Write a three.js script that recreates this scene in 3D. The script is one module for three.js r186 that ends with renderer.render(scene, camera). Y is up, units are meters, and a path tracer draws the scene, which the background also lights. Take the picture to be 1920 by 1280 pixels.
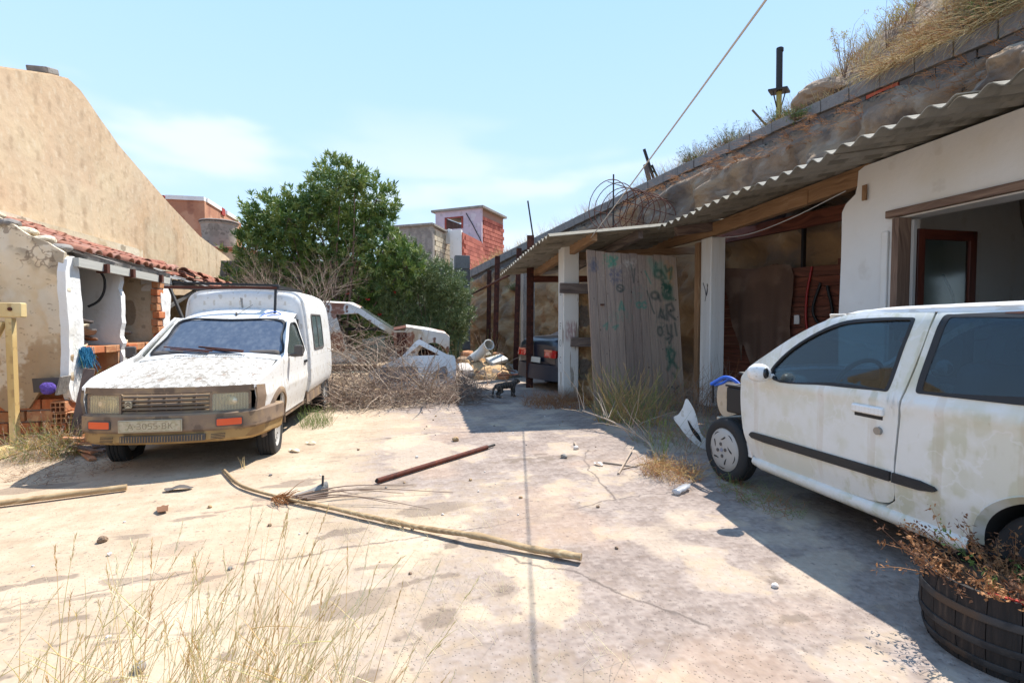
import * as THREE from 'three';
import { mergeGeometries, toCreasedNormals } from 'three/addons/utils/BufferGeometryUtils.js';
import { RoundedBoxGeometry } from 'three/addons/geometries/RoundedBoxGeometry.js';
import { MarchingCubes } from 'three/addons/objects/MarchingCubes.js';

// ---------- camera, sky, sun, exposure ----------
const scene = new THREE.Scene();
const camera = new THREE.PerspectiveCamera(69.06, 1024 / 682, 0.05, 900);
const YAW = Math.atan(205 / 930), PITCH = -Math.atan(35 / 930);
camera.position.set(0, 1.35, 0);
camera.lookAt(Math.sin(YAW) * Math.cos(PITCH), 1.35 + Math.sin(PITCH), -Math.cos(YAW) * Math.cos(PITCH));
const renderer = new THREE.WebGLRenderer({ antialias: true });
renderer.setSize(1024, 682);
renderer.toneMapping = THREE.LinearToneMapping;
renderer.toneMappingExposure = 1.68;
renderer.shadowMap.enabled = true;
const SUN = new THREE.Vector3(0.49, 1, -0.37).normalize();
const sun = new THREE.DirectionalLight(new THREE.Color(1, 0.95, 0.87), 5);
sun.position.copy(SUN).multiplyScalar(60).add(new THREE.Vector3(0, 0, -9));
sun.target.position.set(0, 0, -9); sun.castShadow = true;
sun.shadow.mapSize.set(4096, 4096);
Object.assign(sun.shadow.camera, { left: -25, right: 25, top: 25, bottom: -25, near: 1, far: 140 });
scene.add(sun, sun.target);

// ---------- numbers ----------
const V3 = (x, y, z) => new THREE.Vector3(x, y, z), V2 = (x, y) => new THREE.Vector2(x, y);
let seedState = 12345;
function reseed(s) { seedState = s >>> 0; }
function rnd() { seedState = (seedState + 0x6D2B79F5) >>> 0; let t = seedState; t = Math.imul(t ^ (t >>> 15), t | 1); t ^= t + Math.imul(t ^ (t >>> 7), t | 61); return ((t ^ (t >>> 14)) >>> 0) / 4294967296; }
const rr = (a, b) => a + (b - a) * rnd(), pick = a => a[Math.floor(rnd() * a.length)];
const clamp = (x, a = 0, b = 1) => Math.min(b, Math.max(a, x)), lerp = (a, b, t) => a + (b - a) * t;
const sst = (a, b, x) => { const t = clamp((x - a) / (b - a)); return t * t * (3 - 2 * t); };
function hash2(x, y, s) { let h = Math.imul(x, 374761393) ^ Math.imul(y, 668265263) ^ Math.imul(s + 1, 1274126177); h = Math.imul(h ^ (h >>> 13), 1274126177); return ((h ^ (h >>> 16)) >>> 0) / 4294967296; }
function vnoise(x, y, s = 0, p = 0) {            // value noise, tiling with period p when p > 0
  const xi = Math.floor(x), yi = Math.floor(y), fx = x - xi, fy = y - yi, u = fx * fx * (3 - 2 * fx), v = fy * fy * (3 - 2 * fy);
  const w = q => p ? ((q % p) + p) % p : q, x0 = w(xi), x1 = w(xi + 1), y0 = w(yi), y1 = w(yi + 1);
  return lerp(lerp(hash2(x0, y0, s), hash2(x1, y0, s), u), lerp(hash2(x0, y1, s), hash2(x1, y1, s), u), v);
}
function fbmSlow(x, y, o, s, p) { let a = 0.5, t = 0, n = 0; for (let i = 0; i < o; i++) { t += a * vnoise(x, y, s + i * 17, p); n += a; a *= 0.5; x *= 2; y *= 2; p *= 2; } return t / n; }
// fractal noise looked up in tiling tables (8 cells wide), a smooth and a detailed one
const NT = 512, tabs = [3, 6].map((o, k) => { const d = new Float32Array(NT * NT); for (let j = 0; j < NT; j++) for (let i = 0; i < NT; i++) d[j * NT + i] = fbmSlow(i / NT * 8, j / NT * 8, o, 400 + k * 7, 8); return d; });
function fbm(x, y, o = 4, s = 0) {
  const d = tabs[o > 3 ? 1 : 0], X = (x + s * 3.137 + 800) * 64, Y = (y + s * 5.713 + 800) * 64, xi = Math.floor(X), yi = Math.floor(Y), fx = X - xi, fy = Y - yi;
  const x0 = xi & 511, x1 = (xi + 1) & 511, y0 = (yi & 511) << 9, y1 = ((yi + 1) & 511) << 9;
  const a = d[y0 + x0], b = d[y0 + x1], c = d[y1 + x0], e = d[y1 + x1], p = a + (b - a) * fx; return p + (c + (e - c) * fx - p) * fy;
}
function interp(tab, x) { if (x <= tab[0][0]) return tab[0][1]; for (let i = 1; i < tab.length; i++) if (x <= tab[i][0]) return lerp(tab[i - 1][1], tab[i][1], (x - tab[i - 1][0]) / (tab[i][0] - tab[i - 1][0])); return tab[tab.length - 1][1]; }
const lin = c => { c /= 255; return c <= 0.04045 ? c / 12.92 : Math.pow((c + 0.055) / 1.055, 2.4); };
const rgb = (r, g, b) => new THREE.Color().setRGB(lin(r), lin(g), lin(b));

// ---------- textures and materials ----------
function makeTex(w, h, fn, srgb = true, wrap = THREE.MirroredRepeatWrapping) {
  const d = new Uint8Array(w * h * 4), o = [0, 0, 0, 255];
  for (let j = 0; j < h; j++) for (let i = 0; i < w; i++) {
    o[3] = 255; fn((i + 0.5) / w, (j + 0.5) / h, o);
    const k = (j * w + i) * 4; d[k] = clamp(o[0], 0, 255); d[k + 1] = clamp(o[1], 0, 255); d[k + 2] = clamp(o[2], 0, 255); d[k + 3] = o[3];
  }
  const t = new THREE.DataTexture(d, w, h, THREE.RGBAFormat);
  t.wrapS = t.wrapT = wrap; t.magFilter = THREE.LinearFilter; t.minFilter = THREE.LinearMipmapLinearFilter; t.generateMipmaps = true;
  if (srgb) t.colorSpace = THREE.SRGBColorSpace; t.needsUpdate = true; return t;
}
// layers: [r, g, b, freqU, freqV, octaves, low, high, amount]
function mottle(n, base, layers, seed = 1, grain = 6) {
  return makeTex(n, n, (u, v, o) => {
    let r = base[0], g = base[1], b = base[2];
    for (let k = 0; k < layers.length; k++) {
      const L = layers[k], p = L[3];
      const t = sst(L[6], L[7], fbm(u * p, v * (L[3] === L[4] ? p : L[4]), L[5], seed * 31 + k * 101, L[3] === L[4] ? p : 0)) * L[8];
      r += (L[0] - r) * t; g += (L[1] - g) * t; b += (L[2] - b) * t;
    }
    const q = (hash2((u * n) | 0, (v * n) | 0, seed) - 0.5) * grain; o[0] = r + q; o[1] = g + q; o[2] = b + q;
  });
}
const bumpFine = makeTex(512, 512, (u, v, o) => { o[0] = o[1] = o[2] = 255 * (0.55 * fbm(u * 32, v * 32, 4, 5, 32) + 0.45 * fbm(u * 6, v * 6, 4, 9, 6)); }, false);
const bumpRock = makeTex(512, 512, (u, v, o) => { const a = Math.abs(fbm(u * 5, v * 5, 5, 3, 5) - 0.5) * 2; o[0] = o[1] = o[2] = 255 * clamp(0.7 * (1 - a) * fbm(u * 9, v * 9, 4, 8, 9) * 1.4 + 0.3 * fbm(u * 40, v * 40, 2, 4, 40)); }, false);
const bumpWood = makeTex(256, 1024, (u, v, o) => { o[0] = o[1] = o[2] = 255 * fbm(u * 48, v * 5, 4, 6); }, false);
function mat(color, o = {}) { const m = new (o.physical ? THREE.MeshPhysicalMaterial : THREE.MeshStandardMaterial)({ color, roughness: o.rough ?? 0.85, metalness: o.metal ?? 0, side: THREE.DoubleSide }); if (o.map) { m.map = o.map; m.color.set(0xffffff); if (o.tint) m.color.copy(o.tint); } if (o.bump) { m.bumpMap = o.bump; m.bumpScale = o.bs ?? 0.004; } for (const k of ['transmission', 'thickness', 'clearcoat', 'clearcoatRoughness', 'ior', 'vertexColors', 'sheen']) if (o[k] !== undefined) m[k] = o[k]; return m; }
const WHITE = new THREE.Color(1, 1, 1);
const woodTex = (n, cols, seed, knots = 0.0) => makeTex(n, n * 2, (u, v, o) => {
  const w = fbm(u * 3, v * 2, 3, seed) * 1.2, t = fbm(u * 40 + w * 6, v * 3, 4, seed + 3), t2 = fbm(u * 8 + w * 2, v * 1.3, 3, seed + 9);
  const k = clamp(t * 0.9 + t2 * 0.5 - 0.2) * (cols.length - 1), i = Math.min(cols.length - 2, Math.floor(k)), f = k - i;
  for (let c = 0; c < 3; c++) o[c] = lerp(cols[i][c], cols[i + 1][c], f) + (hash2(u * 997 | 0, v * 1999 | 0, 3) - 0.5) * 10;
});

// ---------- geometry ----------
function plain(g) { const q = g.index ? g.toNonIndexed() : g; for (const k of Object.keys(q.attributes)) if (!['position', 'normal', 'uv', 'color'].includes(k)) q.deleteAttribute(k); if (!q.attributes.normal) q.computeVertexNormals(); return q; }
// uv in metres: along an axis when the grain runs that way, else by the way each face points
function uvM(g, m = 1, axis = -1, ou = 0, ov = 0) {
  g = plain(g); const p = g.attributes.position, n = g.attributes.normal, uv = new Float32Array(p.count * 2);
  for (let i = 0; i < p.count; i++) {
    const c = [p.getX(i), p.getY(i), p.getZ(i)]; let U, W;
    if (axis >= 0) { W = c[axis]; U = c[(axis + 1) % 3] + c[(axis + 2) % 3]; }
    else { const k = i - (i % 3), a = [0, 1, 2].map(q => Math.abs(n.getComponent(k, q) + n.getComponent(k + 1, q) + n.getComponent(k + 2, q))); if (a[1] >= a[0] && a[1] >= a[2]) { U = c[0]; W = c[2]; } else if (a[0] >= a[2]) { U = c[2]; W = c[1]; } else { U = c[0]; W = c[1]; } }
    uv[2 * i] = U / m + ou; uv[2 * i + 1] = W / m + ov;
  }
  g.setAttribute('uv', new THREE.BufferAttribute(uv, 2)); return g;
}
function join(gs) { gs = (Array.isArray(gs) ? gs : [gs]).map(plain); if (gs.length === 1) return gs[0]; const col = gs.some(g => g.attributes.color); for (const g of gs) { if (!g.attributes.uv) g.setAttribute('uv', new THREE.BufferAttribute(new Float32Array(g.attributes.position.count * 2), 2)); if (col && !g.attributes.color) g.setAttribute('color', new THREE.BufferAttribute(new Float32Array(g.attributes.position.count * 3).fill(1), 3)); } return mergeGeometries(gs); }
const box = (w, h, d, x = 0, y = 0, z = 0, r = 0) => { const g = r > 0 ? new RoundedBoxGeometry(w, h, d, 2, Math.min(r, w * .49, h * .49, d * .49)) : new THREE.BoxGeometry(w, h, d); return g.translate(x, y, z); };
const place = (g, x, y, z, rx = 0, ry = 0, rz = 0, s = 1) => g.applyMatrix4(new THREE.Matrix4().compose(V3(x, y, z), new THREE.Quaternion().setFromEuler(new THREE.Euler(rx, ry, rz)), Array.isArray(s) ? V3(...s) : V3(s, s, s)));
// a bar with square section between two points
function bar(a, b, w, h, r = 0, roll = 0) { const A = V3(...a), B = V3(...b), L = A.distanceTo(B), g = r ? new RoundedBoxGeometry(w, h, L, 1, r) : new THREE.BoxGeometry(w, h, L); if (roll) g.rotateZ(roll); const m = new THREE.Matrix4().lookAt(B, A, V3(0, 1, 0.0001)); g.applyMatrix4(m); const c = A.clone().add(B).multiplyScalar(.5); return g.translate(c.x, c.y, c.z); }
// thin stalks: a tapering prism along points
function stalk(pts, r0, r1, sides = 3) {
  const pos = [], idx = [], n = pts.length, nor = []; let up = V3(0.31, 0.2, 0.93);
  for (let i = 0; i < n; i++) {
    const t = (i < n - 1 ? pts[i + 1].clone().sub(pts[i]) : pts[i].clone().sub(pts[i - 1])).normalize(), a = t.clone().cross(up).normalize(), b = t.clone().cross(a), r = lerp(r0, r1, i / (n - 1));
    for (let k = 0; k < sides; k++) { const q = k / sides * 6.2832, d = a.clone().multiplyScalar(Math.cos(q)).addScaledVector(b, Math.sin(q)); nor.push(d.x, d.y, d.z); pos.push(pts[i].x + d.x * r, pts[i].y + d.y * r, pts[i].z + d.z * r); }
  }
  for (let i = 0; i < n - 1; i++) for (let k = 0; k < sides; k++) { const a = i * sides + k, b = i * sides + (k + 1) % sides, c = a + sides, d = b + sides; idx.push(a, b, d, a, d, c); }
  const g = new THREE.BufferGeometry(); g.setAttribute('position', new THREE.Float32BufferAttribute(pos, 3)); g.setAttribute('normal', new THREE.Float32BufferAttribute(nor, 3)); g.setIndex(idx);
  return g;
}
const tube = (pts, r, seg = 24, sides = 8, closed = false) => new THREE.TubeGeometry(new THREE.CatmullRomCurve3(pts.map(p => p.isVector3 ? p : V3(...p)), closed), seg, r, sides, closed);
const cyl = (r0, r1, h, n = 16, open = false) => new THREE.CylinderGeometry(r0, r1, h, n, 1, open);
function rod(a, b, r, n = 8, r2 = r) { const A = V3(...a), B = V3(...b), g = cyl(r2, r, A.distanceTo(B), n); const q = new THREE.Quaternion().setFromUnitVectors(V3(0, 1, 0), B.clone().sub(A).normalize()); g.applyQuaternion(q); const c = A.add(B).multiplyScalar(.5); return g.translate(c.x, c.y, c.z); }
// loft rings of points into a skin
function loft(rings, closed = true, caps = true) {
  const n = rings[0].length, pos = [], idx = []; for (const r of rings) for (const p of r) pos.push(p.x, p.y, p.z);
  const m = closed ? n : n - 1; for (let i = 0; i < rings.length - 1; i++) for (let k = 0; k < m; k++) { const a = i * n + k, b = i * n + (k + 1) % n, c = a + n, d = b + n; idx.push(a, b, d, a, d, c); }
  const g = new THREE.BufferGeometry(); g.setAttribute('position', new THREE.Float32BufferAttribute(pos, 3)); g.setIndex(idx); g.computeVertexNormals();
  const out = [g];
  if (caps && closed) for (const e of [0, rings.length - 1]) { const c = V3(0, 0, 0); rings[e].forEach(p => c.add(p)); c.multiplyScalar(1 / n); const q = []; for (let k = 0; k < n; k++) { const A = rings[e][k], B = rings[e][(k + 1) % n]; const t = e ? [c, A, B] : [c, B, A]; for (const p of t) q.push(p.x, p.y, p.z); } const cg = new THREE.BufferGeometry(); cg.setAttribute('position', new THREE.Float32BufferAttribute(q, 3)); cg.computeVertexNormals(); out.push(cg); }
  return join(out);
}
// triangulate an outline with holes and split until no edge is longer than L
function tess(contour, holes, L) {
  const pts = contour.map(p => V2(...p)).concat(...holes.map(h => h.map(p => V2(...p))));
  let tris = THREE.ShapeUtils.triangulateShape(contour.map(p => V2(...p)), holes.map(h => h.map(p => V2(...p)))).map(t => { const [a, b, c] = t.map(i => pts[i]); return (b.x - a.x) * (c.y - a.y) - (b.y - a.y) * (c.x - a.x) > 0 ? t : [t[0], t[2], t[1]]; });
  for (let it = 0; it < 9; it++) {
    const mid = new Map(), K = (a, b) => a < b ? a * 100003 + b : b * 100003 + a; let any = false;
    const M = (a, b) => { if (pts[a].distanceTo(pts[b]) <= L) return -1; const k = K(a, b); if (!mid.has(k)) { mid.set(k, pts.length); pts.push(pts[a].clone().add(pts[b]).multiplyScalar(.5)); } any = true; return mid.get(k); };
    const out = [];
    for (const [a, b, c] of tris) {
      const d = M(a, b), e = M(b, c), f = M(c, a), k = (d >= 0) + (e >= 0) + (f >= 0);
      if (!k) out.push([a, b, c]);
      else if (k === 3) out.push([a, d, f], [d, b, e], [f, e, c], [d, e, f]);
      else if (k === 1) { if (d >= 0) out.push([a, d, c], [d, b, c]); else if (e >= 0) out.push([a, b, e], [a, e, c]); else out.push([a, b, f], [f, b, c]); }
      else if (d < 0) out.push([a, b, e], [a, e, f], [f, e, c]); else if (e < 0) out.push([a, d, f], [d, b, c], [d, c, f]); else out.push([d, b, e], [a, d, e], [a, e, c]);
    }
    tris = out; if (!any) break;
  }
  return { pts, tris };
}
// a sheet of thickness t over the outline, bent into space by map(u, v) -> Vector3
function panel(contour, holes, map, { L = 0.09, t = 0.012, flip = false } = {}) {
  const { pts, tris } = tess(contour, holes || [], L), e = 1e-3, P = [], N = [];
  for (const q of pts) { const p = map(q.x, q.y), a = map(q.x + e, q.y).sub(map(q.x - e, q.y)), b = map(q.x, q.y + e).sub(map(q.x, q.y - e)), n = a.cross(b).normalize(); if (flip) n.negate(); P.push(p); N.push(n); }
  const pos = [], nor = [], uv = [], put = (p, n, q) => { pos.push(p.x, p.y, p.z); nor.push(n.x, n.y, n.z); uv.push(q.x, q.y); };
  const B = P.map((p, i) => p.clone().addScaledVector(N[i], -t)), edge = new Map();
  for (let [a, b, c] of tris) { if (flip) [b, c] = [c, b]; for (const i of [a, b, c]) put(P[i], N[i], pts[i]); if (t > 0) { for (const i of [a, c, b]) put(B[i], N[i].clone().negate(), pts[i]); for (const [i, j] of [[a, b], [b, c], [c, a]]) { const k = i < j ? i * 100003 + j : j * 100003 + i; edge.has(k) ? edge.set(k, null) : edge.set(k, [i, j]); } } }
  for (const v of edge.values()) if (v) { const [i, j] = v, n = P[j].clone().sub(P[i]).cross(N[i]).normalize(); for (const [p, q] of [[P[i], i], [B[i], i], [B[j], j], [P[i], i], [B[j], j], [P[j], j]]) put(p, n, pts[q]); }
  const g = new THREE.BufferGeometry(); g.setAttribute('position', new THREE.Float32BufferAttribute(pos, 3)); g.setAttribute('normal', new THREE.Float32BufferAttribute(nor, 3)); g.setAttribute('uv', new THREE.Float32BufferAttribute(uv, 2)); return g;
}
// a profile [out, y] swept along a plan path [x, z]; out is to the right hand of the path
function sweepPlan(path, prof, closed = true) {
  const rings = path.map((p, i) => { const a = path[Math.max(0, i - 1)], b = path[Math.min(path.length - 1, i + 1)], dx = b[0] - a[0], dz = b[1] - a[1], l = Math.hypot(dx, dz); const nx = -dz / l, nz = dx / l; return prof.map(([d, y]) => V3(p[0] + nx * d, y, p[1] + nz * d)); });
  return toCreasedNormals(loft(rings, closed, closed), 0.6);
}
const mirX = g => { g = plain(g.clone()); const P = g.attributes.position, N = g.attributes.normal, U = g.attributes.uv; const sw = (A, n, i, j) => { for (let k = 0; k < n; k++) { const t = A.array[i * n + k]; A.array[i * n + k] = A.array[j * n + k]; A.array[j * n + k] = t; } }; for (let i = 0; i < P.count; i++) { P.setX(i, -P.getX(i)); N.setX(i, -N.getX(i)); } for (let i = 0; i < P.count; i += 3) { sw(P, 3, i + 1, i + 2); sw(N, 3, i + 1, i + 2); if (U) sw(U, 2, i + 1, i + 2); } return g; };
const arc = (cx, cy, r, a0, a1, n) => Array.from({ length: n + 1 }, (_, i) => { const a = a0 + (a1 - a0) * i / n; return [cx + r * Math.cos(a), cy + r * Math.sin(a)]; });
function smoothOutline(pts, per = 5) { const c = new THREE.CatmullRomCurve3(pts.map(p => V3(p[0], p[1], 0)), true, 'centripetal'); return c.getPoints(pts.length * per).slice(0, -1).map(p => [p.x, p.y]); }
const rrect = (x0, y0, x1, y1, r, n = 4) => [...arc(x0 + r, y0 + r, r, Math.PI, 1.5 * Math.PI, n), ...arc(x1 - r, y0 + r, r, 1.5 * Math.PI, 2 * Math.PI, n), ...arc(x1 - r, y1 - r, r, 0, .5 * Math.PI, n), ...arc(x0 + r, y1 - r, r, .5 * Math.PI, Math.PI, n)];

// ---------- naming ----------
const taken = {};
function numbered(n) { const k = taken[n] = (taken[n] ?? -1) + 1; return k ? n + '_' + String(k).padStart(3, '0') : n; }
function tag(o, label, category, group, kind) { o.userData = { label, category }; if (group) o.userData.group = group; if (kind) o.userData.kind = kind; return o; }
function obj(name, geos, m, parent = scene) { const o = new THREE.Mesh(join(geos), m); o.name = parent === scene ? numbered(name) : name; o.castShadow = o.receiveShadow = true; parent.add(o); return o; }
function thing(name, label, category, [x, y, z] = [0, 0, 0], turn = 0, group) { const o = new THREE.Group(); o.name = numbered(name); o.position.set(x, y, z); o.rotation.y = turn; scene.add(o); return tag(o, label, category, group); }
function struct(name, geos, m, parent = scene) { const o = obj(name, geos, m, parent); if (parent === scene) o.userData = { kind: 'structure' }; return o; }
function copyOf(root, label) { const c = root.clone(); c.name = numbered(root.name.replace(/_\d{3}$/, '')); c.userData = { ...root.userData }; if (label) c.userData.label = label; scene.add(c); return c; }

// ---------- sky ----------
{
  const W = 1024, H = 512, d = new Float32Array(W * H * 4);
  for (let j = 0; j < H; j++) for (let i = 0; i < W; i++) {
    const el = ((j + .5) / H - .5) * Math.PI, az = ((i + .5) / W - .5) * 2 * Math.PI, s = Math.max(0, Math.sin(el));
    const t = Math.pow(s, 0.62); let r = lerp(.54, .20, t), g = lerp(.67, .41, t), b = lerp(.76, .79, t);
    const cx = Math.cos(az) * 3 + 7, cz = Math.sin(az) * 3 + 5, w = fbm(cx * 1.1 + s * 2, cz * 1.1 - s * 14, 5, 77); let c = sst(.5, .78, w) * sst(.02, .16, s) * (1 - sst(.22, .45, s)) * .5;
    for (const [ca, ce, wa, we, k] of [[-1.935, .285, .13, .045, .62], [-1.36, .262, .22, .022, .5], [-1.18, .285, .16, .014, .4], [-1.56, .236, .12, .02, .4], [1.2, .3, .3, .04, .5], [2.6, .34, .25, .04, .5]]) { const d = Math.hypot((az - ca) / wa, (el - ce - (az - ca) * .05) / we); if (d < 2.2) c = Math.max(c, k * sst(1.6, .2, d + (fbm(az * 9, el * 40, 5, 78) - .5) * 2.4)); }
    r = lerp(r, .66, c); g = lerp(g, .69, c); b = lerp(b, .70, c);
    if (el < 0) { r = .4; g = .4; b = .38; }
    d.set([r, g, b, 1], (j * W + i) * 4);
  }
  const t = new THREE.DataTexture(d, W, H, THREE.RGBAFormat, THREE.FloatType); t.mapping = THREE.EquirectangularReflectionMapping; t.magFilter = t.minFilter = THREE.LinearFilter; t.wrapS = THREE.RepeatWrapping; t.needsUpdate = true;
  scene.background = t; scene.environment = t;
}
// ---------- shared materials ----------
const T = {
  ochre: mottle(1024, [194, 168, 138], [[184, 150, 114, 3, 3, 5, .35, .8, .7], [200, 179, 147, 5, 5, 5, .4, .8, .8], [172, 158, 136, 4, 4, 5, .48, .85, .5], [150, 126, 100, 30, 30, 5, .5, .9, .5], [206, 190, 164, 50, 50, 5, .5, .9, .5], [134, 108, 82, 12, 12, 5, .66, .8, .2]], 3, 12),
  cream: mottle(1024, [196, 178, 150], [[206, 194, 172, 4, 4, 5, .45, .65, .8], [176, 150, 116, 5, 5, 5, .56, .72, .7], [150, 136, 118, 20, 20, 3, .7, .8, .6], [120, 104, 84, 9, 9, 5, .68, .75, .6]], 7),
  white: mottle(1024, [224, 222, 218], [[210, 208, 204, 3, 3, 5, .4, .85, .6], [214, 206, 190, 4, 4, 5, .5, .85, .5], [180, 172, 160, 18, 18, 5, .66, .85, .25]], 11, 4),
  concrete: mottle(512, [140, 134, 127], [[116, 110, 105, 4, 4, 5, .5, .7, .7], [160, 152, 142, 7, 7, 4, .55, .75, .6], [98, 92, 86, 28, 28, 2, .7, .82, .5]], 13, 12),
  block: mottle(512, [122, 118, 116], [[104, 100, 99, 5, 5, 4, .5, .7, .6], [140, 134, 128, 30, 30, 3, .6, .8, .6], [92, 88, 86, 40, 40, 2, .68, .8, .5]], 17, 14),
  rock: mottle(1024, [142, 118, 96], [[112, 98, 88, 3, 3, 6, .45, .62, .9], [168, 138, 104, 5, 5, 5, .55, .7, .8], [88, 78, 72, 7, 7, 6, .6, .72, .8], [158, 148, 134, 12, 12, 4, .62, .75, .6]], 19, 12),
  ochreRock: mottle(1024, [184, 152, 112], [[160, 120, 78, 3, 3, 6, .45, .65, .9], [196, 174, 142, 5, 5, 5, .55, .7, .8], [112, 104, 98, 4, 4, 6, .6, .72, .8], [140, 92, 60, 6, 6, 4, .66, .76, .7]], 23, 12),
  rust: mottle(512, [92, 52, 38], [[70, 36, 28, 6, 6, 5, .45, .7, .8], [124, 70, 46, 9, 9, 4, .6, .75, .7], [56, 36, 34, 24, 24, 3, .6, .8, .6]], 29, 14),
  fibre: mottle(512, [150, 144, 132], [[128, 122, 110, 5, 5, 5, .5, .7, .7], [168, 160, 146, 9, 9, 4, .55, .7, .6], [104, 98, 86, 7, 7, 5, .62, .74, .6]], 31, 10),
  tile: mottle(512, [154, 112, 96], [[136, 94, 80, 5, 5, 5, .45, .65, .8], [176, 138, 118, 8, 8, 4, .55, .72, .8], [120, 96, 84, 9, 9, 5, .62, .75, .7]], 37, 12),
  brick: mottle(512, [190, 136, 98], [[172, 112, 78, 5, 5, 5, .45, .65, .7], [204, 162, 120, 8, 8, 4, .55, .72, .7], [168, 152, 132, 10, 10, 5, .62, .74, .5]], 41, 12),
  greyWood: woodTex(512, [[58, 50, 48], [98, 86, 80], [128, 114, 104], [150, 136, 122]], 43),
  tanWood: woodTex(512, [[98, 72, 52], [136, 104, 74], [158, 124, 92], [174, 144, 112]], 47),
  redWood: woodTex(512, [[60, 34, 26], [96, 56, 42], [120, 74, 56], [132, 88, 68]], 53),
  whitePaint: mottle(512, [206, 206, 204], [[196, 194, 188, 4, 4, 5, .5, .75, .6], [178, 168, 150, 12, 12, 5, .64, .8, .4]], 59, 3)
};
const rep = (t, m) => t;
const M = {
  ochre: mat(WHITE, { map: T.ochre, bump: bumpFine, bs: .012, rough: .95 }),
  cream: mat(WHITE, { map: T.cream, bump: bumpFine, bs: .015, rough: .95 }),
  white: mat(WHITE, { map: T.white, bump: bumpFine, bs: .008, rough: .9 }),
  concrete: mat(WHITE, { map: T.concrete, bump: bumpFine, bs: .006, rough: .95 }),
  block: mat(WHITE, { map: T.block, bump: bumpFine, bs: .006, rough: .97 }),
  blockDark: mat(WHITE, { map: T.block, tint: rgb(205, 200, 200), bump: bumpFine, bs: .006, rough: .97 }),
  rock: mat(WHITE, { map: T.rock, bump: bumpRock, bs: .05, rough: 1 }),
  ochreRock: mat(WHITE, { map: T.ochreRock, bump: bumpRock, bs: .05, rough: 1 }),
  rust: mat(WHITE, { map: T.rust, bump: bumpFine, bs: .002, rough: .9, metal: .2 }),
  fibre: mat(WHITE, { map: T.fibre, bump: bumpFine, bs: .003, rough: .95 }),
  mortar: mat(rgb(206, 196, 186), { rough: 1, bump: bumpFine, bs: .004 }),
  tiles: [WHITE, rgb(255, 226, 210), rgb(232, 200, 188), rgb(255, 240, 226)].map(c => mat(WHITE, { map: T.tile, tint: c, bump: bumpFine, bs: .004, rough: .95 })),
  bricks: [WHITE, rgb(255, 214, 190), rgb(240, 232, 220)].map(c => mat(WHITE, { map: T.brick, tint: c, bump: bumpFine, bs: .003, rough: .95 })),
  greyWood: [WHITE, rgb(235, 225, 225), rgb(220, 222, 230)].map(c => mat(WHITE, { map: T.greyWood, tint: c, bump: bumpWood, bs: .003, rough: .9 })),
  tanWood: mat(WHITE, { map: T.tanWood, bump: bumpWood, bs: .003, rough: .8 }),
  redWood: [WHITE, rgb(228, 220, 220), rgb(255, 236, 226)].map(c => mat(WHITE, { map: T.redWood, tint: c, bump: bumpWood, bs: .003, rough: .85 })),
  brownWood: mat(WHITE, { map: woodTex(512, [[64, 48, 40], [104, 80, 66], [132, 106, 88], [150, 128, 110]], 57), bump: bumpWood, bs: .002, rough: .7 }),
  yellowPaint: mat(rgb(196, 168, 112), { rough: .6, bump: bumpFine, bs: .002 }),
  black: mat(rgb(28, 28, 30), { rough: .6 }), rubber: mat(rgb(42, 41, 41), { rough: .9, bump: bumpFine, bs: .002 }),
  dusty: mat(rgb(86, 80, 76), { rough: .95 }),
  darkMetal: mat(rgb(48, 46, 46), { rough: .55, metal: .5 }), steel: mat(rgb(150, 148, 144), { rough: .45, metal: .8 }),
  blue: mat(rgb(38, 92, 190), { rough: .5 }), blueNet: mat(rgb(52, 136, 176), { rough: .7 }),
  red: mat(rgb(150, 24, 22), { rough: .4 }), orange: mat(rgb(214, 74, 20), { rough: .35, physical: true, clearcoat: .5 }),
  cloth: mat(rgb(104, 82, 68), { rough: 1 }), paper: mat(rgb(196, 184, 160), { rough: .95 }), plastic: mat(rgb(196, 196, 196), { rough: .4 })
};
// dry straw and twig colours
const strawM = [rgb(190, 160, 104), rgb(170, 134, 86), rgb(204, 182, 132)].map(c => mat(c, { rough: .95 }));
const twigM = [rgb(138, 116, 100), rgb(116, 96, 84), rgb(164, 146, 128)].map(c => mat(c, { rough: .95 }));
const brownDry = [rgb(140, 96, 60), rgb(164, 116, 74), rgb(118, 82, 58)].map(c => mat(c, { rough: .95 }));
const greenM = [rgb(86, 110, 44), rgb(112, 128, 60), rgb(64, 92, 40)].map(c => mat(c, { rough: .8 }));
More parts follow.
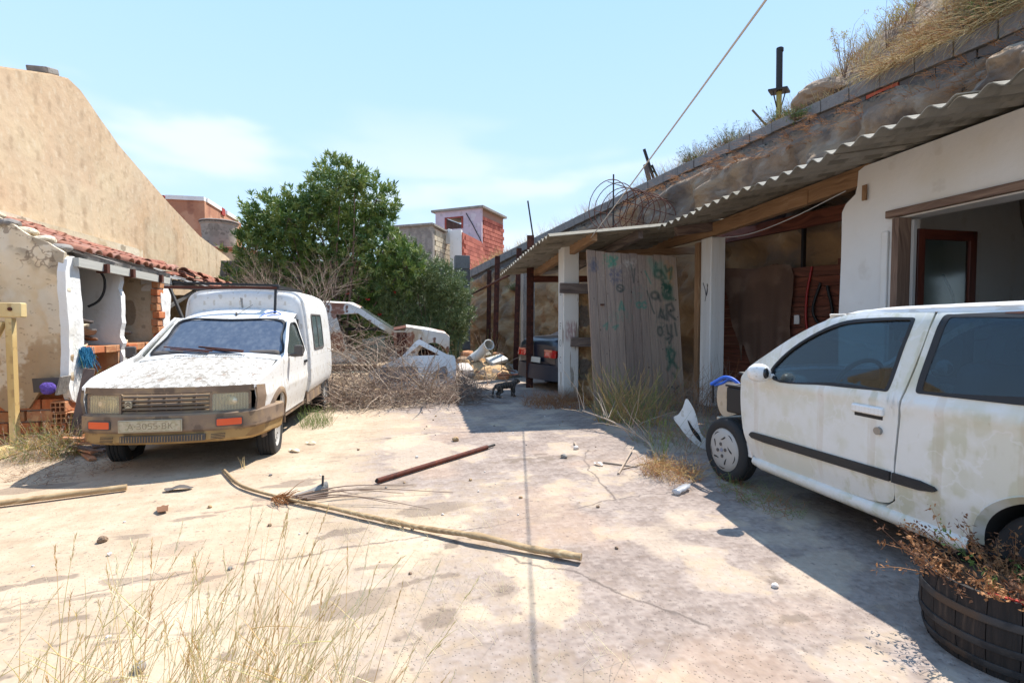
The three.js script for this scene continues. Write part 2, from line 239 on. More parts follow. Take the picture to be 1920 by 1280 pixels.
// ---------- ground ----------
function gh(x, z) { return 0.012 * (fbm(x * 1.3 + 9, z * 1.3 + 4, 3, 2) - .5) + 0.36 * sst(-9.3, -10.3, z) * sst(1.7, .9, x) * sst(-16.5, -15, z); }
{
  const axis = (lo, hi, st, out) => { const a = []; for (let v = lo; v <= hi + 1e-6; v += st) a.push(v); let s = st, l = lo, h = hi; while (h < out) { s *= 1.35; l -= s; h += s; a.unshift(l); a.push(h); } return a; };
  const xs = axis(-8, 8, .1, 420), zs = axis(-19, 3, .1, 420), pos = [], uv = [], idx = [];
  for (const z of zs) for (const x of xs) { pos.push(x, gh(x, z), z); uv.push((x + 8) / 16, (z + 13) / 16); }
  const n = xs.length; for (let j = 0; j < zs.length - 1; j++) for (let i = 0; i < n - 1; i++) { const a = j * n + i; idx.push(a, a + n, a + n + 1, a, a + n + 1, a + 1); }
  const g = new THREE.BufferGeometry(); g.setAttribute('position', new THREE.Float32BufferAttribute(pos, 3)); g.setAttribute('uv', new THREE.Float32BufferAttribute(uv, 2)); g.setIndex(idx); g.computeVertexNormals();
  // stains that lie on the slab: [x, z, half length, half width, turn]
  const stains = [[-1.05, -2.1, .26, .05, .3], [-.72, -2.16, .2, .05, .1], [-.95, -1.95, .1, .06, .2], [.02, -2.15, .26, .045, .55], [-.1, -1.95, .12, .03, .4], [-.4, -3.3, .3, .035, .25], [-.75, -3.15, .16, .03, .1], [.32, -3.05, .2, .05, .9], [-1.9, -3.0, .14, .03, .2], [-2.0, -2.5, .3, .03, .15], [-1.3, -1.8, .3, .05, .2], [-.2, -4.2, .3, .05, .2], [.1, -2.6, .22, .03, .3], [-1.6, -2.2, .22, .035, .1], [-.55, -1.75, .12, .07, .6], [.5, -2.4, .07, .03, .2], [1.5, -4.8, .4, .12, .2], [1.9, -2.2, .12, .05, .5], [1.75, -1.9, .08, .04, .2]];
  const cracks = [[[-3.2, -2.35], [-1.9, -2.75], [-.9, -3.0], [.4, -3.15], [1.6, -3.5], [2.6, -3.6]], [[-3.5, -1.9], [-2.2, -2.3], [-1.2, -2.45]], [[.2, -3.1], [.9, -2.5], [1.3, -1.9]], [[-.6, -5.8], [.4, -6.1], [1.5, -6.0], [2.4, -6.2]], [[1.6, -3.5], [1.75, -4.6], [2.2, -5.4]]];
  const N = 2048, map = makeTex(N, N, (u, v, o) => {
    const x = u * 16 - 8, z = v * 16 - 13, f1 = fbm(x * .9 + 3, z * .9, 5, 21), f2 = fbm(x * 3, z * 3 + 7, 5, 22), f3 = fbm(x * 14, z * 14, 3, 23), f4 = fbm(x * .5 + 1, z * .7, 4, 24), f5 = fbm(x * 45, z * 45, 2, 29);
    // sand blown over an old slab: bare slab to the right, sand to the left
    let c = clamp(sst(-.9, 1.7, x + (f1 - .5) * 3.4 + (z > -4 ? (z + 4) * .12 : 0)) * .95 + sst(.55, .72, f4) * .35 - sst(.56, .66, f2) * .5); c = sst(.02, .98, c + (f3 - .5) * .7 + (f5 - .5) * .35);
    c *= sst(-13, -10.5, z);
    let r = lerp(172, 137, c), g = lerp(152, 122, c), b = lerp(128, 112, c);
    const w = (f2 - .5) * 34 + (f3 - .5) * 26 + (f5 - .5) * 34 * (0.4 + c); r += w; g += w; b += w * .95;
    const pk = sst(.55, .75, fbm(x * 1.4, z * 1.4, 4, 41)) * .3; r += (184 - r) * pk; g += (150 - g) * pk; b += (122 - b) * pk;
    const pale = sst(.62, .7, fbm(x * 1.1 + 8, z * 1.6, 5, 43)) * .55; r += (184 - r) * pale; g += (165 - g) * pale; b += (142 - b) * pale;
    // dark slab showing through in torn streaks
    let st = sst(.66, .7, fbm(x * 2.2 + z * .8, z * 7, 5, 33)) * sst(.4, .6, fbm(x * 1.2, z * 1.2, 3, 35)) * .55 * sst(1.4, .2, x) * sst(-6, -4.5, z);
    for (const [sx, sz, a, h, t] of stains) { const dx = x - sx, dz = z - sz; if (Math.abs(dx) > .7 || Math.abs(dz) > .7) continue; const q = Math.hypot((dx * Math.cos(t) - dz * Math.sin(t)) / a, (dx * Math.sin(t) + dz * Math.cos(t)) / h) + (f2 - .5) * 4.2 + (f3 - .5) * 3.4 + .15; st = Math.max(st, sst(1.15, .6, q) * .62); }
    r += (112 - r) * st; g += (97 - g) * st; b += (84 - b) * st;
    let ck = 1; for (const L of cracks) for (let q = 0; q < L.length - 1; q++) { const [ax, az] = L[q], [bx, bz] = L[q + 1]; if (z < Math.min(az, bz) - .2 || z > Math.max(az, bz) + .2 || x < Math.min(ax, bx) - .2 || x > Math.max(ax, bx) + .2) continue; const ex = bx - ax, ez = bz - az, jx = x + (f2 - .5) * .16 - ax, jz = z + (f3 - .5) * .09 - az, tt = clamp((jx * ex + jz * ez) / (ex * ex + ez * ez)); ck = Math.min(ck, Math.hypot(jx - ex * tt, jz - ez * tt)); } const cr = sst(.011, .004, ck) * .5 * sst(.35, .5, f2 * .5 + f1 * .5); r += (70 - r) * cr; g += (60 - g) * cr; b += (54 - b) * cr;
    const sp = hash2(x * 60 | 0, z * 60 | 0, 9) > .993 ? .45 : 0; r += (92 - r) * sp; g += (80 - g) * sp; b += (72 - b) * sp;
    o[0] = r; o[1] = g; o[2] = b;
  }, true, THREE.MirroredRepeatWrapping);
  const bt = makeTex(1024, 1024, (u, v, o) => { const k = hash2((u * 512) | 0, (v * 512) | 0, 4); o[0] = o[1] = o[2] = 255 * clamp(.5 * fbm(u * 64, v * 64, 4, 61, 64) + .3 * fbm(u * 12, v * 12, 4, 62, 12) + (k > .985 ? .35 : 0) + .1); }, false);
  bt.repeat.set(8, 8);
  struct('ground', g, mat(WHITE, { map, bump: bt, bs: .012, rough: .96 }));
}
// ---------- rocky hillside on the right ----------
const XR = [[-30, -2], [-22, 1.3], [-18.6, 2.46], [-13.8, 4.31], [-10.1, 5.6], [-7.4, 6.29], [-5.5, 6.7], [-4.4, 6.92], [4, 7.4]];
const WT = [[-30, 3], [-18.6, 3.35], [-13.8, 4.12], [-10.1, 4.64], [-7.4, 4.83], [-5.5, 4.92], [-4.4, 4.95], [4, 5.2]];
const WB = [[-30, 2.4], [-18.6, 2.75], [-13.8, 3.66], [-10.1, 4.23], [-7.4, 4.47], [-5.5, 4.45], [4, 4.6]];
const HK = [[-30, .0], [-11, .06], [-9, .2], [-7.8, .7], [-6.6, 1.35], [-5, 1.6], [4, 1.6]];
function hillTop(x, z) { const d = Math.max(0, x - interp(XR, z) - .25); return interp(WT, z) - .06 + interp(HK, z) * d / (1 + d * .1) + (fbm(x * 1.1, z * 1.1, 4, 71) - .5) * .55 * sst(0, .8, d); }
{
  const pos = [], uv = [], idx = [], zs = []; for (let z = -24; z <= 4.01; z += .08) zs.push(z); for (let z = -25; z > -46; z -= 2) zs.unshift(z);
  const rows = 46, top = 26; let nrow = rows + top;
  zs.forEach((z, i) => {
    const x0 = interp(XR, z), wb = interp(WB, z), y0 = z > -4.75 ? 3.28 : -.1;
    for (let k = 0; k < rows; k++) { const s = k / (rows - 1), y = lerp(y0, wb + .02, s); const yt = (fbm(z * .9, 3, 5, 85) - .42) * .5, bul = (fbm(z * .8 + 5, y * .9, 5, 81) - .45) * .95 + (fbm(z * 2.2, y * 2.6, 5, 83) - .5) * .55 + (Math.abs(fbm(z * 3.1, y * 4.2, 5, 84) - .5) - .12) * .5 - .16 * Math.sin(Math.min(1, s) * Math.PI); let x = x0 + .06 - .12 + bul * sst(1.02, .85, s) * (y0 > 1 ? sst(-.02, .2, s) : 1); if (y > 3.2 && y < wb - .1) x -= .3 * sst(wb + .02, wb - .3, y) * (.4 + 1.2 * fbm(z * 1.4, y, 4, 86)); pos.push(x, y + (s > .9 ? Math.max(0, yt) * (s - .9) * 10 : 0), z); uv.push(z / 2.4, y / 2.4); }
    for (let k = 0; k < top; k++) { const d = k === 0 ? .27 : .27 + .14 * k + .022 * k * k * k * .2, x = x0 + d; pos.push(x, k === 0 ? wb + .03 : hillTop(x, z), z); uv.push(z / 2.4, 2 + d / 2.4); }
  });
  for (let i = 0; i < zs.length - 1; i++) for (let k = 0; k < nrow - 1; k++) { const a = i * nrow + k, b = a + nrow; idx.push(a, a + 1, b + 1, a, b + 1, b); }
  const g = new THREE.BufferGeometry(); g.setAttribute('position', new THREE.Float32BufferAttribute(pos, 3)); g.setAttribute('uv', new THREE.Float32BufferAttribute(uv, 2)); g.setIndex(idx); g.computeVertexNormals();
  // two beds of rock: ochre marl below, weathered grey brown conglomerate and soil above
  const cut = p => p[1] + .25 * Math.sin(p[2] * 1.7) < 2.95, low = [], up = []; for (let k = 0; k < idx.length; k += 3) { const a = idx[k] * 3; (cut([pos[a], pos[a + 1], pos[a + 2]]) ? low : up).push(idx[k], idx[k + 1], idx[k + 2]); }
  const bed = ix => { const q = g.clone(); q.setIndex(ix); return q; };
  struct('rock_face', bed(low), mat(WHITE, { map: mottle(1024, [164, 136, 102], [[134, 108, 82, 3, 3, 6, .35, .75, .8], [184, 152, 112, 4, 4, 5, .42, .85, .8], [118, 104, 92, 6, 6, 6, .5, .85, .7], [140, 96, 62, 8, 8, 5, .58, .8, .6]], 19, 14), bump: bumpRock, bs: .06, rough: 1 }));
  struct('hillside', bed(up), mat(WHITE, { map: mottle(1024, [138, 116, 96], [[104, 90, 78, 4, 4, 6, .35, .7, .9], [160, 134, 104, 6, 6, 5, .45, .8, .7], [74, 66, 62, 9, 9, 6, .52, .8, .7], [150, 140, 128, 16, 16, 5, .58, .8, .6]], 27, 16), bump: bumpRock, bs: .07, rough: 1 }));
}
// concrete block retaining wall on the crest
reseed(5);
{
  const w = thing('block_retaining_wall', 'low grey concrete block wall running along the rocky crest above the shed roof', 'wall');
  const redBlock = mat(rgb(176, 84, 62), { rough: .95, bump: bumpFine, bs: .005 });
  let z = 2.5, k = 0; while (z > -18.6) {
    const L = .42, x = interp(XR, z - L / 2), a = Math.atan2(interp(XR, z - L) - interp(XR, z), L), wb = interp(WB, z - L / 2), wt = interp(WT, z - L / 2), h = (wt - wb) / 2;
    for (let c = 0; c < 2; c++) {
      const off = c ? 0 : L / 2, g = uvM(box(.19, h - .012, L / Math.cos(a) - .012, 0, 0, 0, .008), .6, -1, rnd(), rnd()), o = obj('block', g, (z < -5.2 && z > -5.7 && c === 0) ? redBlock : (c ? M.block : M.blockDark), w);
      o.position.set(x + .12 + rr(-.008, .008), wb + h * (c + .5), z - L / 2 - off); o.rotation.y = -a; o.rotation.x = Math.atan2(interp(WT, z - L) - interp(WT, z), L) * .9;
    }
    z -= L; k++;
  }
}
// back yard wall and its pillar
{
  const w = thing('yard_end_wall', 'grey concrete block wall closing the yard behind the bushes', 'wall', [0, 0, -17.2]);
  const base = uvM(box(8.2, 3.3, .18, -2.5, 1.6, -.1), 1); obj('wall_core', base, M.concrete, w);
  for (let r = 0; r < 7; r++) for (let c = 0; c < 18; c++) { const x = 1.45 - c * .47 - (r % 2) * .23; obj('block', uvM(box(.455, .455, .16, 0, 0, 0, .01), .6, -1, rnd(), rnd()), rnd() < .5 ? M.block : M.blockDark, w).position.set(x, .24 + r * .47, .02 + rr(-.006, .006)); }
  const p = thing('block_pillar', 'grey concrete block pillar at the corner between bushes and rusty posts', 'pillar', [1.99, 0, -16.9]);
  for (let r = 0; r < 8; r++) obj('block', uvM(box(.5, .444, .4, 0, 0, 0, .012), .6, -1, rnd(), rnd()), r % 3 ? M.block : M.blockDark, p).position.set(rr(-.008, .008), .225 + r * .452, rr(-.006, .006));
}
// ---------- tall ochre gable house on the left ----------
{
  const h = thing('gable_house', 'tall ochre plastered gable wall of a house with a stub chimney', 'house', [-5.5, 0, -10]);
  const out = [[8.2, -.1], [8.2, 2.55], [4, 4.02], [1.5, 4.93], [.42, 5.34], [0, 5.47], [-.28, 5.42], [-1.44, 4.89], [-3.7, 4.2], [-5.5, 3.74], [-7.9, 3.42], [-7.9, -.1]];
  obj('wall', uvM(panel(out.slice().reverse().map(p => [p[0], p[1]]), [], (u, v) => V3((fbm(u * .7 + 4, v * .7, 3, 90) - .5) * .06, v, u), { L: .35, t: .35, flip: true }), 3.2), M.ochre, h);
  // remaining walls and the two roof slopes behind the gable
  obj('rear_wall', [uvM(box(.3, 2.5, 15.6, -6, 1.25, .2), 3.2), uvM(box(5.4, 2.5, .3, -3.1, 1.25, 8.0), 3.2), uvM(box(5.4, 3.3, .3, -3.1, 1.65, -7.7), 3.2)], M.ochre, h);
  obj('roof', [uvM(bar([-3.1, 2.45, 8.3], [-3.1, 5.37, .0], 5.5, .09), 1), uvM(bar([-3.1, 5.37, 0], [-3.1, 3.3, -8.0], 5.5, .09), 1)], M.tiles[2], h);
  const rim = []; for (let i = 1; i < out.length - 2; i++) rim.push(uvM(bar([-.19, out[i][1] + .005, out[i][0]], [-.19, out[i + 1][1] + .005, out[i + 1][0]], .35, .04), 2));
  obj('coping', rim, M.ochre, h);
  obj('chimney', uvM(place(box(.3, .1, .3, 0, 0, 0, .02), -.2, 5.46, .3, .3), 1), M.concrete, h);
}
// ---------- lean-to shed against the gable ----------
const LT = { z0: -6.4, x0: -3.6 };
{
  const s = thing('lean_to_shed', 'open fronted plastered lean-to shed with clay tile roof and brick shelf', 'shed', [0, 0, 0]);
  const topY = x => 2.13 + (-3.6 - x) * .54;
  // end wall: plaster with a ragged foot over bare brick
  reseed(8);
  const edge = []; for (let y = .5; y <= 2.1; y += .08) edge.push([-3.6 + rr(-.022, .012) + (y > 1.6 ? -.01 : 0), y]);
  const foot = []; for (let x = -5.4; x < -3.62; x += .1) { let y = .52 + .06 * Math.sin(x * 9); if (x > -4.25 && x < -4.0) y = .40; else if (x >= -4.0) y = .6 + rr(-.05, .02); foot.push([x, y + rr(-.02, .02)]); }
  const wallOut = [...foot, ...edge, [-3.62, 2.12], [-3.72, 2.19], [-3.78, 2.23], [-3.95, 2.3], [-4.1, 2.42], [-5.4, topY(-5.4)]];
  // plaster: cream skim over brown render, lost in patches low down, cracked stone near the top
  const plaster = makeTex(1024, 1024, (u, v, o) => {
    const x = -5.5 + u * 2.2, y = v * 3.3, f = fbm(x * 2.3, y * 2.3, 5, 91), f2 = fbm(x * 9, y * 9, 4, 92), f3 = fbm(x * 30, y * 30, 3, 93);
    let r = 216, g = 200, b = 174; const a = sst(.5, .7, f) * .6; r += (202 - r) * a; g += (176 - g) * a; b += (140 - b) * a;
    const w = sst(.54, .66, fbm(x * 4 + 2, y * 3, 5, 94)) * .5; r += (214 - r) * w; g += (206 - g) * w; b += (192 - b) * w;
    const hole = sst(.5, .56, f * .5 + f2 * .25 + fbm(x * 3.2 + 4, y * 3.2 + 1, 4, 95) * .35 - .02 - sst(.95, 1.35, y) * .2 - sst(.6, .3, Math.abs(x + 4.0)) * -.08) * sst(1.45, 1.0, y); r += (176 - r) * hole; g += (150 - g) * hole; b += (118 - b) * hole;
    const st = sst(.45, .55, fbm(x * 5, y * 6 + 3, 4, 96)) * sst(topY(x) - .34, topY(x) - .18, y + (f - .5) * .4); r += (150 - r) * st * .7; g += (136 - g) * st * .7; b += (116 - b) * st * .7;
    const ck = sst(.012, .004, Math.abs(fbm(x * 2.6, y * 2.2, 4, 97) - .5)) * .45 * sst(topY(x) - .5, topY(x) - .2, y + (f - .5) * .3); r += (96 - r) * ck; g += (80 - g) * ck; b += (66 - b) * ck;
    const sp = f3 > .78 ? .35 : 0; r += (120 - r) * sp; g += (100 - g) * sp; b += (80 - b) * sp;
    o[0] = r + (f2 - .5) * 16; o[1] = g + (f2 - .5) * 16; o[2] = b + (f2 - .5) * 16;
  }, true, THREE.ClampToEdgeWrapping);
  const pg = panel(wallOut, [], (u, v) => V3(u, v, LT.z0 + (fbm(u * 2, v * 2, 4, 98) - .5) * .05), { L: .12, t: .05 });
  { const p = pg.attributes.position, uv = pg.attributes.uv; for (let i = 0; i < p.count; i++) uv.setXY(i, (p.getX(i) + 5.5) / 2.2, p.getY(i) / 3.3); }
  obj('end_wall', pg, mat(WHITE, { map: plaster, bump: bumpFine, bs: .02, rough: .96 }), s);
  obj('wall_core', uvM(panel([[-5.4, .0], [-4.55, .0], [-4.5, .42], [-3.66, .62], [-3.65, 2.1], [-5.4, topY(-5.4) - .04]], [], (u, v) => V3(u, v, LT.z0 - .06), { L: .3, t: .22 }), 1.4), M.cream, s);
  // white painted jamb on the yard side
  obj('jamb', uvM(panel(smoothOutline([[-6.68, .45], [-6.41, .5], [-6.4, 1.2], [-6.41, 2.05], [-6.56, 2.08], [-6.64, 1.7], [-6.66, 1.0]], 4), [], (u, v) => V3(-3.6 + (fbm(u * 8, v * 8, 3, 99) - .5) * .016, v, u), { L: .08, t: .08, flip: true }), 1.2), M.white, s);
  // bare hollow bricks under the plaster
  for (let r = 0; r < 5; r++) for (let c = 0; c < 5; c++) {
    const x = -4.78 + c * .29 + (r % 2) * .14, y = .065 + r * .128; if (x > -3.62 || (r === 4 && (c < 1 || c > 2)) || (r === 3 && c > 3)) continue;
    const o = obj('brick', uvM(box(.272, .112, .13, 0, 0, 0, .006), .5, -1, rnd(), rnd()), M.bricks[Math.floor(rnd() * 3)], s); o.position.set(x + rr(-.006, .006), y, LT.z0 - .1 + rr(-.012, .02)); o.rotation.y = rr(-.04, .04);
  }
  // toothed end bricks stacked by the corner, their cells open to the front
  for (let r = 0; r < 4; r++) for (const q of [0, 1]) { if (r === 3 && q) continue; const cells = []; for (let i = 0; i < 2; i++) for (let j = 0; j < 3; j++) cells.push(rrect(-.062 + j * .042, -.05 + i * .052, -.062 + j * .042 + .034, -.05 + i * .052 + .042, .004, 1)); const g = uvM(panel(rrect(-.068, -.056, .068, .056, .006, 1), cells, (u, v) => V3(u, v, 0), { L: .3, t: .2 }), .5, -1, rnd(), rnd()); const o = obj('hollow_brick', g, M.bricks[(r + q) % 3], s); o.position.set(-3.68 + q * .14 + rr(-.015, .015), .065 + r * .122, LT.z0 + .07 + rr(-.02, .02)); o.rotation.y = rr(-.06, .06); }
  obj('mortar_bed', uvM(box(1.2, .5, .1, -4.3, .25, LT.z0 - .14), 1), M.mortar, s);
  // partitions with broken front edges
  const part = (z, xf, y0, y1) => { const e = []; for (let y = y0; y <= y1; y += .09) e.push([xf + rr(-.03, .012), y]); return uvM(panel([[-5.45, y0], ...e, [xf - .02, y1], [-5.45, y1 + .58]], [], (u, v) => V3(u, v, z + (fbm(u * 2, v * 2, 3, 12) - .5) * .03), { L: .2, t: .1 }), 1.5); };
  obj('partition', part(-7.5, -3.62, 0, 2.02), M.white, s);
  obj('partition', part(-8.46, -3.62, 0, 2.02), M.cream, s);
  obj('broken_pier', uvM(panel(smoothOutline([[-8.78, 0], [-8.5, 0], [-8.48, .7], [-8.52, 1.3], [-8.47, 2.0], [-8.76, 2.0], [-8.72, 1.2], [-8.79, .6]], 5), [], (u, v) => V3(-3.56 + (fbm(u * 9, v * 9, 3, 14) - .5) * .025, v, u), { L: .07, t: .25, flip: true }), 1.2), M.white, s);
  for (let r = 0; r < 9; r++) { const o = obj('brick', uvM(box(.09, .1, .2, 0, 0, 0, .01), .5, -1, rnd(), rnd()), M.bricks[r % 3], s); o.position.set(-3.6 + rr(-.02, .02), 1.02 + r * .112, -8.46 + rr(-.01, .01)); }
  // brick shelf slab: a row of hollow bricks on edge under a skim
  for (let i = 0; i < 8; i++) { const o = obj('shelf_brick', uvM(box(.4, .085, .23, 0, 0, 0, .006), .5, -1, rnd(), rnd()), M.bricks[i % 3], s); o.position.set(-3.83 + rr(-.02, .02), 1.02 + rr(-.008, .008), -6.8 - i * .24); }
  obj('shelf', uvM(box(1.5, .06, 1.72, -4.75, 1.03, -7.58), 1), M.concrete, s);
  obj('back_wall', uvM(box(.06, 2.9, 5.6, -5.44, 1.45, -9.3), 2), M.cream, s);
  obj('low_partition', uvM(box(1.7, .98, .09, -4.5, .49, -7.5), 1), M.bricks[0], s);
  // roof deck and curved tiles
  const sl = Math.atan2(.335, 1), eave = [-3.5, 2.1];
  obj('roof_deck', uvM(bar([-5.48, 2.73, -7.74], [-3.56, 2.09, -7.74], 2.1, .05), 1), M.concrete, s);
  const tg = []; for (let v = 0; v < 3; v++) { const half = panel([[-.5, 0], [.5, 0], [.5, .42], [-.5, .42]], [], (u, w) => { const a = u * 2.5, r = .088 - w * .03; return V3(Math.sin(a) * r, Math.cos(a) * r - .05, w); }, { L: .16, t: .012, flip: true }); tg.push(uvM(half, .5, -1, v * .31, v * .17)); }
  for (let c = 0; c < 13; c++) for (let r = 0; r < 7; r++) {
    if (r === 0 && (c === 4)) continue;
    const o = obj('roof_tile', tg[(c + r) % 3], M.tiles[Math.floor(rnd() * 4)], s), d = r * .31; o.position.set(eave[0] - d * Math.cos(sl) + rr(-.02, .02), eave[1] + d * Math.sin(sl) + .07 + rr(0, .01), -6.66 - c * .178 + rr(-.012, .012)); o.rotation.set(0, 0, 0); o.rotation.order = 'YXZ'; o.rotation.y = -Math.PI / 2 + rr(-.05, .05); o.rotation.x = -sl + .02;
  }
  for (let i = 0; i < 12; i++) { const x = -3.74 - i * .15, g = new THREE.IcosahedronGeometry(.1, 2), p = g.attributes.position; for (let k = 0; k < p.count; k++) { const q = 1 + (fbm(p.getX(k) * 9 + i, p.getY(k) * 9 + p.getZ(k) * 7, 3, i) - .5) * .6; p.setXYZ(k, p.getX(k) * q * 1.1, p.getY(k) * q * .55, p.getZ(k) * q * 1.2); } g.computeVertexNormals(); obj('verge_stone', uvM(g, .6, -1, rnd(), rnd()), i % 3 ? M.cream : M.concrete, s).position.set(x, topY(x) - .02, -6.52 + rr(-.04, .04)); }
  obj('eave_beam', uvM(bar([-3.58, 2.03, -6.5], [-3.58, 2.0, -8.8], .08, .1), 1, 2), mat(rgb(170, 168, 160), { rough: .9, bump: bumpWood, bs: .002 }), s);
  for (const z of [-7.0, -7.6, -8.4]) obj('bracket', box(.12, .11, .06, -3.56, 2.01, z), M.rust, s);
  // sheet roof over the dark bay
  const sheet = panel([[-13.2, 0], [-8.75, 0], [-8.75, 1.95], [-13.2, 1.95]], [], (u, v) => V3(-3.5 - v * .95, 2.04 + (u + 8.8) * .03 + v * .32 + .014 * Math.sin(u / .076 * 6.283), u), { L: .07, t: .005, flip: false });
  obj('sheet_roof', uvM(sheet, 1), mat(rgb(120, 118, 116), { rough: .7, metal: .4, bump: bumpFine, bs: .002 }), s);
  obj('sheet_batten', uvM(bar([-3.56, 1.99, -8.85], [-3.56, 1.87, -13], .06, .09), 1, 2), M.darkMetal, s);
  obj('strut', uvM(bar([-3.62, 1.6, -8.85], [-3.62, 1.92, -9.9], .04, .05), 1, 2), M.steel, s);
  obj('bay_back', uvM(box(.1, 2.3, 4.4, -5.3, 1.15, -11), 1), M.cream, s);
  obj('bay_end', uvM(box(1.8, 2.0, .1, -4.5, 1.0, -13.1), 1), M.cream, s);
  obj('hose', tube([[-3.7, 2.0, -7.2], [-3.68, 1.92, -7.25], [-3.7, 1.75, -7.28], [-3.76, 1.62, -7.26], [-3.85, 1.55, -7.22]], .016, 20, 6), M.black, s);
}
// loose roof tiles stacked on the sheet roof
reseed(21);
for (let i = 0; i < 26; i++) {
  const half = panel([[-.5, 0], [.5, 0], [.5, .42], [-.5, .42]], [], (u, w) => { const a = u * 2.5, r = .09 - w * .03; return V3(Math.sin(a) * r, Math.cos(a) * r - .05, w); }, { L: .16, t: .012, flip: true });
  const k = i % 9, lay = Math.floor(i / 9), o = obj('loose_roof_tile', uvM(half, .5, -1, rnd(), rnd()), M.tiles[i % 4]); const z = -9.0 - k * .42 + rr(-.06, .06), x = -3.75 - rr(0, .22), y = 2.04 + (z + 8.8) * .03 + (-3.5 - x) / .95 * .32 + .075 + lay * .052;
  o.position.set(x, y, z); o.rotation.set(rr(-.05, .05), rr(-.2, .2) + (i % 2 ? Math.PI : 0), rr(-.1, .1)); if (i % 2) o.position.z -= .4;
  tag(o, 'clay roof tile lying loose in the pile on the sheet roof', 'roof tile', 'loose roof tiles piled on the sheet roof of the lean-to');
}
// ---------- orange house with the water tank ----------
{
  const h = thing('orange_house', 'orange flat roofed house with red and white coping behind the gable', 'house', [-7.67, 0, -22.1]);
  const pm = mat(WHITE, { map: mottle(512, [182, 132, 102], [[160, 108, 82, 4, 4, 5, .48, .7, .7], [196, 152, 122, 6, 6, 4, .55, .72, .6], [130, 84, 66, 8, 8, 5, .64, .76, .5]], 61, 8), rough: .95, bump: bumpFine, bs: .01 });
  obj('wall', [uvM(box(4.2, 6.2, 4.6, -2.1, 3.1, -2.3), 3)], pm, h);
  obj('coping', [uvM(box(2.9, .14, .3, -2.85, 6.26, -.1), 1)], mat(rgb(150, 40, 38), { rough: .9 }), h);
  obj('coping', [uvM(box(1.36, .16, .3, -.68, 6.27, -.1), 1), uvM(box(.3, .16, 1.6, -.1, 6.27, -1.0), 1), uvM(box(.3, .16, 1.6, -.1, 6.27, -3.3), 1)], M.white, h);
  obj('coping', [uvM(box(.32, .3, .4, -.1, 6.2, -2.0), 1)], mat(rgb(150, 48, 40), { rough: .9 }), h);
  obj('lower_wall', [uvM(box(2.4, 3.95, 1.9, 1.0, 1.97, 1.5), 3)], M.ochre, h);
  obj('ledge', [uvM(box(2.6, .12, 2.1, 1.0, 4.0, 1.5, .03), 1)], M.tiles[1], h);
  const t = thing('water_tank', 'round grey fibre cement water tank with a lid on the house roof', 'water tank', [-6.67, 4.06, -20.6]);
  const pr = [[0, 0], [.5, 0], [.54, .03], [.56, .5], [.6, .9], [.6, .93], [.63, .94], [.63, 1.0], [.0, 1.0]].map(p => V2(...p));
  obj('tank_body', uvM(new THREE.LatheGeometry(pr, 40), 1), M.fibre, t);
  obj('lid', uvM(new THREE.LatheGeometry([[0, 0], [.66, 0], [.67, .03], [.64, .06], [.2, .12], [0, .13]].map(p => V2(...p)), 40).translate(0, 1.0, 0), 1), M.concrete, t);
}
